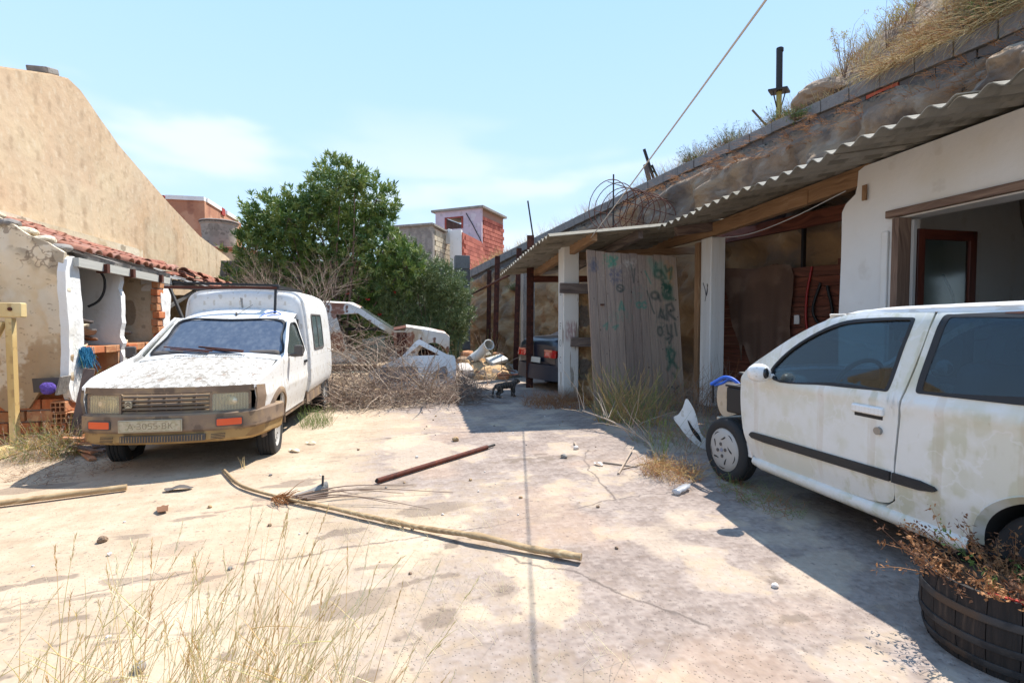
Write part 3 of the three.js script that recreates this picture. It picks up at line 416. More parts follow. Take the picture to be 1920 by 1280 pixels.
// ---------- houses on the hill behind ----------
{
  const pinkM = mat(WHITE, { map: mottle(512, [190, 172, 182], [[172, 160, 172, 4, 4, 5, .5, .7, .6], [206, 196, 198, 6, 6, 4, .55, .72, .6], [150, 140, 142, 12, 12, 4, .66, .78, .5]], 67, 8), rough: .95, bump: bumpFine, bs: .01 });
  const h = thing('pink_house', 'pink flat roofed house with a bare red brick side on the hill', 'house', [5.5, 0, -35], -.62);  h.scale.set(1.22, 1, .62);
  const win = rrect(-2.45, 8.15, -1.2, 9.0, .01, 1);
  obj('wall', uvM(panel([[-3.1, 3], [0, 3], [0, 9.5], [-3.1, 9.5]], [win], (u, v) => V3(u, v, 0), { L: .8, t: .3 }), 2), pinkM, h);
  obj('window_reveal', [box(.12, .85, .06, -2.39, 8.58, .02), box(1.25, .1, .06, -1.82, 8.96, .02), box(.12, .85, .06, -1.26, 8.58, .02)], mat(rgb(140, 64, 56), { rough: .9 }), h);
  obj('room_wall', uvM(box(2.9, 2.0, .2, -1.55, 8.1, -6.3), 1), mat(rgb(120, 104, 104), { rough: .95 }), h);
  obj('side_wall', uvM(box(.24, 6.4, 6.2, -3.0, 6.0, -3.3), 2), pinkM, h);
  // brick courses of the side: piers of brick tone with raked joints
  reseed(31); const bw = mat(rgb(150, 120, 108), { rough: 1 });
  obj('brick_core', uvM(panel([[-6.5, 3], [-.3, 3], [-.3, 9.45], [-6.5, 9.45]], [], (u, v) => V3(-.1, v, u), { L: 1, t: .2, flip: true }), 1), bw, h);
  const bg = [0, 1, 2].map(i => uvM(box(.1, .26, .62, 0, 0, 0), .8, -1, i * .3, i * .2)), rb = [rgb(168, 92, 76), rgb(184, 106, 88), rgb(152, 80, 66)].map(c => mat(c, { rough: .95 }));
  for (let r = 0; r < 15; r++) for (let c = 0; c < 10; c++) { const z = -.62 - c * .65 - (r % 2) * .3, y = 4.6 + r * .3; if (z < -6.4 || y > 9.3) continue; obj('brick', bg[(r + c) % 3], rb[Math.floor(rnd() * 3)], h).position.set(-.06, y, z); }
  obj('roof_slab', uvM(panel([[-3.35, .2], [.15, .2], [.15, -6.6], [-3.35, -6.6]].reverse(), [], (u, v) => V3(u, 9.62, v), { L: 1, t: .16, flip: true }), 2), M.concrete, h);
  obj('cable', tube([[-1.0, 9.2, .04], [-.4, 8.0, .1], [.1, 6.6, .2], [-.6, 5.9, .3]], .03, 16, 5), M.black, h);
  const a = thing('stair_parapet', 'pale rendered parapet block with red brick flank before the pink house', 'wall', [3.0, 0, -31.6], -.5);
  obj('end_face', uvM(box(.75, 7.0, .25, .5, 3.6, .3), 2), M.white, a);
  obj('sloping_parapet', uvM(panel([[-1.2, 6.3], [.1, 6.3], [.1, 7.2], [-.05, 7.25], [-1.2, 6.45]], [], (u, v) => V3(u, v, .2), { L: .6, t: .2 }), 2), M.white, a);
  obj('brick_flank', uvM(panel([[-3.2, 2.5], [.3, 2.5], [.3, 6.95], [-3.2, 6.9]], [], (u, v) => V3(.93, v, u), { L: 1, t: .2, flip: true }), 2), rb[0], a);
  for (let r = 0; r < 12; r++) for (let c = 0; c < 6; c++) { const z = -.1 - c * .6 - (r % 2) * .3, y = 3.6 + r * .28; if (y > 6.8) continue; obj('brick', bg[(r + c) % 3], rb[Math.floor(rnd() * 3)], a).position.set(.93, y, z); }
  const g = thing('grey_block_house', 'weathered grey roofless house wall of bare blocks beyond the trees', 'house', [1.76, 0, -29.6], -.45);
  obj('wall', uvM(panel([[-3.2, 2], [0, 2], [0, 7.05], [-.3, 7.1], [-3.2, 7.0]], [], (u, v) => V3(u, v, 0), { L: .8, t: .3 }), 2), M.concrete, g);
  obj('coping', uvM(bar([-3.2, 7.06, -.1], [.05, 7.13, -.1], .45, .12), 1), M.concrete, g);
  obj('side_core', uvM(panel([[-4.4, 2], [-.3, 2], [-.3, 7.0], [-4.4, 6.95]], [], (u, v) => V3(-.1, v, u), { L: 1, t: .2, flip: true }), 2), M.mortar, g);
  const gb = [0, 1, 2].map(i => uvM(box(.12, .27, .5, 0, 0, 0), .8, -1, i * .3, i * .2)), gm = [rgb(176, 166, 146), rgb(160, 150, 132), rgb(188, 176, 152)].map(c => mat(c, { rough: .95 }));
  for (let r = 0; r < 12; r++) for (let c = 0; c < 8; c++) { const z = -.5 - c * .53 - (r % 2) * .26, y = 3.4 + r * .3; if (z < -4.3 || y > 6.85) continue; obj('block', gb[(r + c) % 3], gm[Math.floor(rnd() * 3)], g).position.set(-.06, y, z); }
  obj('side_coping', uvM(bar([-.05, 7.1, .05], [-.05, 7.05, -4.5], .35, .12), 1), M.concrete, g);
}
// ---------- corrugated shed along the rock ----------
// one fibre cement sheet: wave along z, from the eave xa up to xb; yf(x, z) is the middle surface
function corrSheet(xa, xb, z0, z1, yf, nx = 6, t = .008) {
  const st = .185 / 8, nz = Math.round((z1 - z0) / st), pos = [], uv = [], idx = [], W = nz + 1;
  for (const s of [0, 1]) for (let i = 0; i <= nx; i++) for (let j = 0; j <= nz; j++) { const x = lerp(xa, xb, i / nx), z = z0 + j * st; pos.push(x, yf(x, z) + .027 * Math.cos(z / .185 * 6.2832) - s * t, z); uv.push(z / 1.1, x / 1.1); }
  const id = (s, i, j) => s * (nx + 1) * W + i * W + j;
  for (let i = 0; i < nx; i++) for (let j = 0; j < nz; j++) { const a = id(0, i, j), b = id(0, i + 1, j), c = id(0, i + 1, j + 1), d = id(0, i, j + 1); idx.push(a, d, c, a, c, b); const e = id(1, i, j), f = id(1, i + 1, j), g = id(1, i + 1, j + 1), h = id(1, i, j + 1); idx.push(e, g, h, e, f, g); }
  for (let j = 0; j < nz; j++) { idx.push(id(0, 0, j), id(1, 0, j), id(1, 0, j + 1), id(0, 0, j), id(1, 0, j + 1), id(0, 0, j + 1)); idx.push(id(0, nx, j), id(1, nx, j + 1), id(1, nx, j), id(0, nx, j), id(0, nx, j + 1), id(1, nx, j + 1)); }
  for (let i = 0; i < nx; i++) for (const j of [0, nz]) idx.push(id(0, i, j), id(0, i + 1, j), id(1, i + 1, j), id(0, i, j), id(1, i + 1, j), id(1, i, j));
  const g = new THREE.BufferGeometry(); g.setAttribute('position', new THREE.Float32BufferAttribute(pos, 3)); g.setAttribute('uv', new THREE.Float32BufferAttribute(uv, 2)); g.setIndex(idx); g.computeVertexNormals(); return toCreasedNormals(g, .9);
}
const yA = (x, z) => 2.985 + .026 * z + .19 * (x - 3.8), yB = (x, z) => 2.63 + (z + 7) * .058 + .125 * (x - 2.1) + .02 * Math.sin(z * 1.3);
{
  const s = thing('corrugated_shed', 'long open shed with corrugated grey roof on white pillars and timber beams', 'shed');
  reseed(41);
  const fm = [WHITE, rgb(236, 232, 224), rgb(246, 244, 240)].map(c => mat(WHITE, { map: T.fibre, tint: c, bump: bumpFine, bs: .003, rough: .95 }));
  for (let i = 0; i < 9; i++) { const z1 = 2.405 - i * 1.036, dy = rr(-.008, .008), dx = rr(-.03, .03); obj('roof_sheet', corrSheet(3.8 + dx, 6.75, z1 - 1.11, z1, (x, z) => yA(x, z) + dy + i % 2 * .007), fm[i % 3], s); }
  for (let i = 0; i < 4; i++) { const z1 = -6.935 - i * .925, dy = rr(-.006, .006), dx = rr(-.03, .03); obj('roof_sheet', corrSheet(2.1 + dx, 5.3 - i * .25, z1 - .999, z1, (x, z) => yB(x, z) + dy + i % 2 * .007), fm[(i + 1) % 3], s); }
  // white pillar at the carport corner, repainted at the top
  const pillarTex = makeTex(256, 1024, (u, v, o) => { const y = v * 2.75, f = fbm(u * 5, y * 2.5, 5, 111), f2 = fbm(u * 20, y * 14, 4, 112); let r = 150, g = 140, b = 128; r += (f2 - .5) * 30; g += (f2 - .5) * 30; b += (f2 - .5) * 30; const wpaint = Math.max(sst(1.86, 1.9, y + (f - .5) * .03), sst(.36, .44, f + (y > 1.2 ? .03 : .02)) * sst(.1, .3, y)); r += (208 - r) * wpaint; g += (205 - g) * wpaint; b += (198 - b) * wpaint; const red = sst(.1, .2, u) * sst(.9, .7, u) * sst(1.0, 1.1, y) * sst(1.42, 1.3, y) * .5 * sst(.3, .6, f2); r += (128 - r) * red; g += (84 - g) * red; b += (84 - b) * red; o[0] = r; o[1] = g; o[2] = b; }, true, THREE.ClampToEdgeWrapping);
  const pm = mat(WHITE, { map: pillarTex, bump: bumpFine, bs: .004, rough: .95 });
  const sq = (w, h, d, x, z, face) => { const g = plain(box(w, h, d, x, h / 2, z, .018)), p = g.attributes.position, n = g.attributes.normal, uv = g.attributes.uv; for (let i = 0; i < p.count; i++) uv.setXY(i, Math.abs(n.getX(i)) > .7 ? (p.getZ(i) - z) / d + .5 : (p.getX(i) - x) / w + .5, p.getY(i) / 2.75); return g; };
  const p1 = obj('pillar', sq(.28, 2.74, .3, 2.81, -8.2), pm, s); p1.userData.label = 'peeling white corner pillar with a stain of faded red';
  const ghostText = (word, w, h, cols, font) => { const c = document.createElement('canvas'); c.width = 64; c.height = 512; const x = c.getContext('2d'); x.fillStyle = '#c8c6c0'; x.fillRect(0, 0, 64, 512); x.fillStyle = cols; x.font = font; x.textAlign = 'center'; [...word].forEach((ch, i) => x.fillText(ch, 32, 60 + i * 100)); const t = new THREE.CanvasTexture(c); t.colorSpace = THREE.SRGBColorSpace; return t; };
  { // faint dark letters running down the yard side of the pillar
    const t = ghostText('L FOC', 64, 512, '#5c6060', '52px serif'); const g = new THREE.PlaneGeometry(.2, 1.5); obj('faded_lettering', g, mat(WHITE, { map: t, rough: .95 }), s).position.set(2.666, 1.25, -8.2); s.children[s.children.length - 1].rotation.y = -Math.PI / 2;
  }
  obj('pillar', sq(.26, 2.72, .28, 4.93, -7.2), mat(WHITE, { map: T.white, bump: bumpFine, bs: .004, rough: .95 }), s);
  obj('post', uvM(box(.14, 2.68, .12, 4.86, 1.34, -7.44, .008), .9, 1), M.tanWood, s);
  obj('post', uvM(box(.1, 2.7, .08, 5.0, 1.35, -7.6, .008), .9, 1), M.greyWood[0], s);
  obj('pillar_mark', [tube([[4.796, 2.0, -7.26], [4.796, 1.88, -7.2], [4.796, 1.78, -7.17], [4.796, 1.86, -7.14], [4.796, 1.98, -7.15]], .006, 20, 5), tube([[4.796, 1.96, -7.13], [4.796, 1.7, -7.2]], .005, 8, 5)], mat(rgb(80, 76, 80), { rough: .9 }), s);
  obj('pillar', uvM(box(.3, 2.6, .28, 3.02, 1.3, -11.9, .015), .8), M.concrete, s);
  // beams and rafters
  obj('beam', uvM(bar([4.86, 2.93, -4.35], [4.86, 2.83, -7.05], .1, .2), .9, 2), M.tanWood, s);
  obj('beam', uvM(bar([4.88, 2.83, -7.06], [4.82, 2.85, -10.2], .09, .19), .9, 2, .3), M.tanWood, s);
  obj('splice', uvM(box(.02, .17, .3, 4.8, 2.87, -5.3, .004), .9, 2), M.tanWood, s);
  obj('beam', uvM(bar([2.82, 2.66, -7.05], [2.82, 2.40, -10.7], .09, .16), .9, 2, .1), M.tanWood, s);
  obj('beam', uvM(bar([3.6, 2.72, -7.1], [3.6, 2.48, -10.7], .08, .14), .9, 2, .5), M.greyWood[0], s);
  obj('tie_beam', uvM(bar([2.6, 2.28, -10.3], [5.4, 2.34, -10.3], .09, .13), .9, 0), M.redWood[2], s);
  obj('tie_beam', uvM(bar([2.7, 2.5, -8.4], [5.9, 2.75, -8.4], .08, .13), .9, 0), M.tanWood, s);
  obj('rafter', uvM(bar([4.2, 2.78, -7.1], [6.2, 3.1, -7.1], .08, .14), .9, 0), M.greyWood[1], s);
  obj('rafter', uvM(bar([5.7, 2.78, -4.8], [5.7, 2.9, -8.3], .1, .2), .9, 2), M.redWood[2], s);
  obj('wire', tube([[4.78, 2.8, -4.6], [4.78, 2.66, -5.4], [4.78, 2.6, -6.2], [4.78, 2.68, -7.0]], .006, 20, 5), M.plastic, s);
  obj('iron_stub', uvM(box(.05, .9, .05, 6.1, 2.62, -6.6), 1), M.darkMetal, s);
  obj('iron_stub', uvM(box(.05, 1.0, .05, 5.9, 2.5, -8.3), 1), M.darkMetal, s);
  // grey timber straps bolted across the pillar
  obj('strap_board', uvM(place(box(.62, .17, .045, 0, 0, 0, .006), 2.9, 1.93, -8.01, 0, 0, -.02), .9, 0), M.greyWood[2], s);
  obj('strap_board', uvM(place(box(.52, .16, .045, 0, 0, 0, .006), 3.05, 1.02, -8.01, 0, 0, -.02), .9, 0), M.greyWood[0], s);
  obj('side_slab', uvM(box(.3, 1.9, .14, 3.14, .95, -8.24, .01), 1), M.ochreRock, s);
}
// board partition at the back, each board on its own, with a torn tarp and hoses hung on it
{
  const b = thing('board_partition', 'partition of horizontal red brown boards across the back of the shed', 'partition', [6.3, 0, -6.05], .441);
  reseed(43);
  for (let r = 0; r < 14; r++) obj('board', uvM(box(.03, .148, 2.0, 0, 0, 0, .004), .9, 2, rnd(), rnd()), M.redWood[Math.floor(rnd() * 3)], b).position.set(rr(-.006, .006), .12 + r * .155, -1.0 + rr(-.02, .02));
  for (const z of [-.06, -1.0, -1.94]) obj('board_post', uvM(box(.07, 2.3, .07, .055, 1.15, z), .9, 1), M.redWood[1], b);
  obj('socket_box', box(.04, .14, .08, -.035, 1.4, -.62, .008), M.plastic, b);
  const t = thing('tarp', 'torn brown tarp hanging over the red board partition', 'tarp', [6.3, 0, -6.05], .441);
  const g = panel(smoothOutline([[-1.85, 2.26], [-1.3, 2.24], [-.72, 2.24], [-.70, 1.3], [-.72, .3], [-1.0, .28], [-1.2, .42], [-1.33, .72], [-1.42, 1.0], [-1.46, .7], [-1.5, .98], [-1.64, 1.35], [-1.74, 1.8]], 4).reverse(), [], (u, v) => V3(-.07 - .045 * Math.sin(u * 22 + v * .8) * (2.4 - v) * .5 - .03 * Math.sin(u * 9 - v * 3) - .03 * (2.3 - v), v, u), { L: .05, t: .004, flip: true });
  obj('cloth', uvM(g, 2.6), mat(WHITE, { map: mottle(512, [112, 86, 70], [[88, 66, 54, 4, 4, 5, .45, .65, .8], [134, 112, 96, 6, 6, 4, .55, .72, .7]], 71, 8), rough: .9, bump: bumpFine, bs: .004 }), t);
  const h = thing('hose', 'red and black hoses hanging on the board partition', 'hose', [6.3, 0, -6.05], .441);
  obj('red_hose', tube([[-.04, 2.2, -.42], [-.06, 1.7, -.48], [-.06, 1.2, -.44], [-.06, 1.0, -.25], [-.04, 1.15, -.12]], .018, 24, 6), M.red, h);
  obj('black_hose', tube([[-.04, 1.95, -.3], [-.07, 1.5, -.38], [-.07, 1.25, -.2], [-.07, 1.45, -.12], [-.06, 1.9, -.2]], .02, 24, 6), M.black, h);
}
// ---------- leaning plank door with spray paint ----------
{
  const A = [V3(2.80, 0.005, -6.93), V3(4.42, 0.005, -7.12), V3(4.44, 2.46, -7.5), V3(2.76, 2.47, -7.2)];
  const d = thing('plank_door', 'weathered plank door with green and black graffiti leaning under the shed roof', 'door', [2.80, 0, -6.93]);
  const cv = document.createElement('canvas'); cv.width = 1024; cv.height = 1536; const c = cv.getContext('2d');
  const wood = makeTex; reseed(61);
  for (let k = 0; k < 11; k++) { const x0 = k * 93.1, br = rr(0, 26) + (k > 6 ? 14 : 0) ; c.fillStyle = `rgb(${134 + br | 0},${115 + br * .9 | 0},${102 + br * .7 | 0})`; c.fillRect(x0, 0, 94, 1536); }
  for (let i = 0; i < 5200; i++) { const x = rr(0, 1024), y = rr(-100, 1536), l = rr(40, 300), t = rnd(); c.strokeStyle = t < .6 ? `rgba(58,48,46,${rr(.05, .28)})` : `rgba(182,166,150,${rr(.05, .22)})`; c.lineWidth = rr(.6, 2.4); c.beginPath(); c.moveTo(x, y); c.lineTo(x + rr(-5, 5), y + l); c.stroke(); }
  for (let i = 0; i < 26; i++) { c.fillStyle = `rgba(60,42,36,${rr(.4, .8)})`; c.beginPath(); c.ellipse(rr(0, 1024), rr(0, 1536), rr(3, 8), rr(4, 12), 0, 0, 6.3); c.fill(); }
  const blot = (x, y, w, h, col, n) => { for (let i = 0; i < n; i++) { c.fillStyle = col; c.beginPath(); c.ellipse(x + rr(-w, w) * Math.sqrt(rnd()), y + rr(-h, h) * Math.sqrt(rnd()), rr(2, 13), rr(4, 22), 0, 0, 6.3); c.fill(); } };
  blot(400, 200, 420, 200, 'rgba(190,176,156,.10)', 260); blot(800, 300, 200, 260, 'rgba(198,170,132,.10)', 260); blot(820, 700, 120, 200, 'rgba(30,70,56,.09)', 140); blot(70, 150, 60, 90, 'rgba(86,82,96,.16)', 130); blot(300, 230, 90, 110, 'rgba(78,78,98,.16)', 160); blot(250, 90, 90, 80, 'rgba(60,132,104,.15)', 110); blot(930, 200, 80, 160, 'rgba(196,132,72,.13)', 190); blot(460, 110, 120, 70, 'rgba(196,188,172,.13)', 120); blot(160, 900, 100, 300, 'rgba(150,128,120,.08)', 100); blot(880, 350, 70, 90, 'rgba(26,66,52,.22)', 120); blot(880, 1010, 60, 160, 'rgba(40,92,72,.14)', 120); blot(560, 420, 140, 120, 'rgba(70,130,110,.08)', 90); blot(330, 640, 160, 60, 'rgba(70,130,110,.09)', 80); blot(760, 120, 40, 70, 'rgba(40,84,70,.14)', 70);
  const spray = (col, w, pts) => { for (let k = 0; k < 4; k++) { c.strokeStyle = col; c.lineWidth = w * [3.4, 2.3, 1.6, 1][k]; c.globalAlpha = [.06, .11, .16, .22][k]; c.lineCap = 'round'; c.lineJoin = 'round'; c.beginPath(); pts.forEach(([x, y], i) => i ? c.lineTo(x, y) : c.moveTo(x, y)); c.stroke(); } c.globalAlpha = 1; };
  const loop = (x, y, rx, ry, a0 = 0, a1 = 6.3) => Array.from({ length: 16 }, (_, i) => { const a = a0 + (a1 - a0) * i / 15; return [x + rx * Math.cos(a), y + ry * Math.sin(a)]; });
  const G1 = '#1f4a3a', G2 = '#2f7f68', K = '#25302c';
  spray('#6a8f7c', 34, [[700, 60], [760, 200], [830, 90], [900, 260]]); spray(G1, 20, loop(790, 200, 40, 36)); spray(G1, 18, [[830, 160], [880, 240], [830, 260]]); spray(G1, 18, [[880, 120], [900, 170], [960, 130], [940, 240]]); spray(G1, 26, loop(890, 390, 48, 56)); spray(G1, 24, [[850, 300], [940, 330], [860, 440], [960, 450]]);
  spray(K, 18, loop(740, 420, 44, 34)); spray(K, 16, [[770, 420], [800, 470]]); spray(K, 16, [[770, 640], [800, 560], [840, 650], [780, 620]]); spray(K, 18, [[870, 660], [870, 520], [930, 500], [960, 560], [880, 590], [970, 660]]);
  spray(K, 15, loop(775, 780, 26, 40)); spray(K, 15, [[860, 720], [870, 800], [910, 820], [910, 720]]); spray(K, 14, [[960, 700], [975, 820]]); spray(K, 14, [[850, 860], [920, 830], [880, 900]]);
  spray(G1, 22, [[850, 960], [880, 1100], [840, 1160]]); spray(G1, 20, [[890, 960], [940, 1000], [900, 1080], [960, 1150]]); spray(G1, 16, [[900, 1200], [930, 1240]]);
  spray(G2, 12, loop(545, 520, 26, 26, .6, 5.7)); spray(G2, 12, loop(605, 520, 24, 28, .6, 5.7)); spray(G2, 13, [[320, 570], [350, 490], [375, 570], [330, 545]]); spray(K, 10, loop(345, 360, 40, 34)); spray(K, 9, [[320, 350], [370, 370], [340, 390]]); spray(G2, 14, [[250, 60], [300, 120], [230, 150], [330, 60]]); spray(K, 8, [[480, 120], [500, 300], [520, 160]]); spray(K, 10, [[650, 380], [700, 560], [720, 600]]); spray(G2, 10, [[140, 730], [180, 700], [170, 760]]); spray(G2, 10, [[240, 740], [300, 720], [260, 760]]);
  spray(G2, 9, [[640, 180], [700, 300]]); spray(K, 10, [[880, 1330], [910, 1360], [960, 1330]]); spray('#5a3a34', 12, [[900, 1380], [930, 1400]]); spray(K, 7, [[830, 1330], [835, 1350]]);
  const tx = new THREE.CanvasTexture(cv); tx.colorSpace = THREE.SRGBColorSpace;
  const pm = mat(WHITE, { map: tx, rough: .9, bump: bumpWood, bs: .004 });
  const at = (u, v) => { const b = A[0].clone().lerp(A[1], u), t = A[3].clone().lerp(A[2], u); return b.lerp(t, v).sub(d.position); };
  const nrm = A[1].clone().sub(A[0]).cross(A[3].clone().sub(A[0])).normalize();
  for (let k = 0; k < 11; k++) {
    const u0 = k / 11 + .0022, u1 = (k + 1) / 11 - .0022, v0 = k < 2 ? 0 : rr(0, .012), v1 = 1 - rr(0, .012), off = rr(-.005, .006), pos = [], uv = [], idx = [], cup = rr(-.004, .004);
    const g = panel([[u0, v0], [u1, v0], [u1, v1], [u0, v1]], [], (u, v) => at(u, v).addScaledVector(nrm, off + cup * Math.cos((u - u0) / (u1 - u0) * 6.28) + .004 * Math.sin(v * 5 + k)), { L: .16, t: .028 });
    obj('plank', g, pm, d);
  }
  for (const v of [.14, .52, .86]) { const a = at(.02, v).addScaledVector(nrm, -.055), b = at(.98, v).addScaledVector(nrm, -.055); obj('ledge', uvM(bar(a.toArray(), b.toArray(), .04, .12), .9, 0), M.greyWood[0], d); }
  obj('latch', place(box(.06, .02, .03), .19, 1.63, -.2), M.rust, d);
}
// ---------- white cave house ----------
{
  const h = thing('white_house', 'white plastered house wall with a brown framed opening into a rock room', 'house', [4.8, 0, 0]);
  const top = z => 2.985 + .026 * z + .19 - .05;
  const op = [[-4.0, -.05], [-4.0, 2.4], [-1.6, 2.4], [-1.6, -.05]];
  const out = [[-4.66, -.05], [-4.0, -.05], [-4.0, 2.38], [-1.6, 2.38], [-1.6, -.05], [2.4, -.05], [2.4, top(2.4)], ...Array.from({ length: 20 }, (_, i) => { const z = 2.3 - i * (6.7 / 19); return [z, top(z)]; }), [-4.47, 2.98], [-4.48, 2.82], [-4.5, 2.74], [-4.62, 2.66], [-4.665, 2.58]];
  obj('wall', uvM(panel(out, [], (u, v) => V3((fbm(u * 1.2, v * 1.2, 3, 121) - .5) * .03, v, u), { L: .16, t: .26 }), 2.6), M.white, h);
  obj('old_bracket', uvM(box(.02, .16, .05, -.03, 2.72, -4.36, .004), .9, 1), M.tanWood, h);
  obj('plaster_rib', uvM(box(.03, 2.25, .07, -.012, 1.15, -4.13, .012), 2), M.white, h);
  obj('lintel_board', uvM(bar([-.03, 2.43, -4.1], [-.03, 2.43, -1.5], .06, .075, .008), .9, 2), M.brownWood, h);
  obj('door_jamb', uvM(box(.16, 2.38, .07, .02, 1.19, -3.99, .006), .9, 1), M.brownWood, h);
  obj('door_jamb', uvM(box(.04, 2.36, .03, .1, 1.18, -3.93, .004), .9, 1), mat(rgb(176, 172, 166), { rough: .8 }), h);
  obj('door_jamb', uvM(box(.16, 2.38, .07, .02, 1.19, -1.62, .006), .9, 1), M.brownWood, h);
  const leaf = obj('door_leaf', [uvM(box(.09, 2.25, .045, .2, 1.15, -3.95, .006), .9, 1), uvM(box(.09, 2.25, .045, .86, 1.15, -3.95, .006), .9, 1), uvM(box(.6, .1, .045, .53, 2.225, -3.95, .006), .9, 0), uvM(box(.6, .5, .03, .53, .28, -3.95, .006), .9, 1)], mat(WHITE, { map: T.redWood, tint: rgb(190, 150, 140), bump: bumpWood, bs: .002, rough: .5 }), h);
  obj('pane', box(.58, 1.65, .006, .53, 1.35, -3.95), mat(rgb(215, 222, 220), { physical: true, transmission: 1, thickness: 0, rough: .12 }), leaf);
  // rock room behind
  const rk = mat(WHITE, { map: mottle(1024, [138, 124, 110], [[112, 98, 86, 4, 4, 6, .45, .62, .8], [164, 150, 134, 6, 6, 5, .52, .7, .8], [84, 72, 62, 9, 9, 6, .6, .7, .8]], 73, 10), bump: bumpRock, bs: .06, rough: 1 });
  obj('room_wall', uvM(panel([[-4.7, -.05], [2.4, -.05], [2.4, 3.1], [-4.7, 3.1]], [rrect(-3.0, .02, -2.2, 2.1, .03, 1)], (u, v) => V3(2.75 + (fbm(u * .9, v * .9, 4, 131) - .5) * .7 + (fbm(u * 3, v * 3, 4, 132) - .5) * .25, v, u), { L: .12, t: .3, flip: true }), 1.8), rk, h);
  obj('niche_back', uvM(box(.1, 2.4, 1.2, 3.6, 1.2, -2.6), 1), M.black, h);
  obj('side_wall', uvM(box(3.4, 3.0, .12, 1.9, 1.5, -4.55), 2), M.white, h);
  obj('side_wall', uvM(box(3.4, 3.0, .12, 1.9, 1.5, 2.34), 2), M.white, h);
  obj('ceiling', uvM(box(3.4, .12, 7.0, 1.95, 2.86, -1.1), 2), rk, h);
  obj('cabinet', box(.5, 1.45, .7, 2.0, .72, -3.35, .01), M.black, h);
  obj('cable', tube([[1.2, 1.9, -4.47], [1.35, 1.6, -4.45], [1.3, 1.25, -4.45], [1.7, 1.15, -4.45], [2.3, 1.35, -4.2]], .012, 24, 5), M.black, h);
}
// ---------- rusty posts before the carport ----------
reseed(71);
for (const [x, z, h, lx, lbl] of [[2.57, -9.97, 3.15, .02, 'thick rusty steel post standing in front of the dark car'], [2.89, -12.7, 3.3, .1, 'leaning rusty steel post beside the grey carport pillar'], [2.43, -13.2, 3.15, .08, 'thin rusty steel post before the ochre rock, tallest of the thin ones'], [2.62, -15.4, 3.0, .05, 'thin rusty steel post next to the white pipe in the rubble']]) {
  const p = thing('rusty_post', lbl, 'post', [x, 0, z], 0, 'rusty posts in front of the carport'), w = z > -10 ? .075 : .07, g = gh(x, z);
  const rust = mat(WHITE, { map: T.rust, tint: rgb(200, 190, 190), rough: .9, bump: bumpFine, bs: .002 }); obj('web', uvM(bar([0, g - .02, 0], [lx, h, 0], w * .3, w, 0), .5, 1), rust, p); obj('flange', [uvM(bar([-w / 2, g - .02, 0], [lx - w / 2, h, 0], .012, w), .5, 1), uvM(bar([w / 2, g - .02, 0], [lx + w / 2, h, 0], .012, w), .5, 1)], rust, p);
}
tag(obj('roof_rail', rod([2.3, 2.4, -10.75], [2.25, 2.3, -16.6], .03), M.rust), 'thin rusty rail running from the roof edge to the block pillar', 'rail');
// overhead wire from the pillar
{
  const a = V3(2.97, 2.58, -8.0), dirs = V3(1.78, 2.98, -2.3), b = dirs.clone().add(dirs.clone().sub(a).multiplyScalar(.9)), pts = []; for (let i = 0; i <= 30; i++) { const p = a.clone().lerp(b, i / 30); p.y -= Math.sin(i / 30 * Math.PI) * .06; pts.push(p); }
  tag(obj('overhead_wire', tube(pts, .0062, 60, 6), mat(rgb(188, 180, 168), { rough: .8 })), 'pale twisted wire stretched from the white pillar across the yard', 'wire');
}
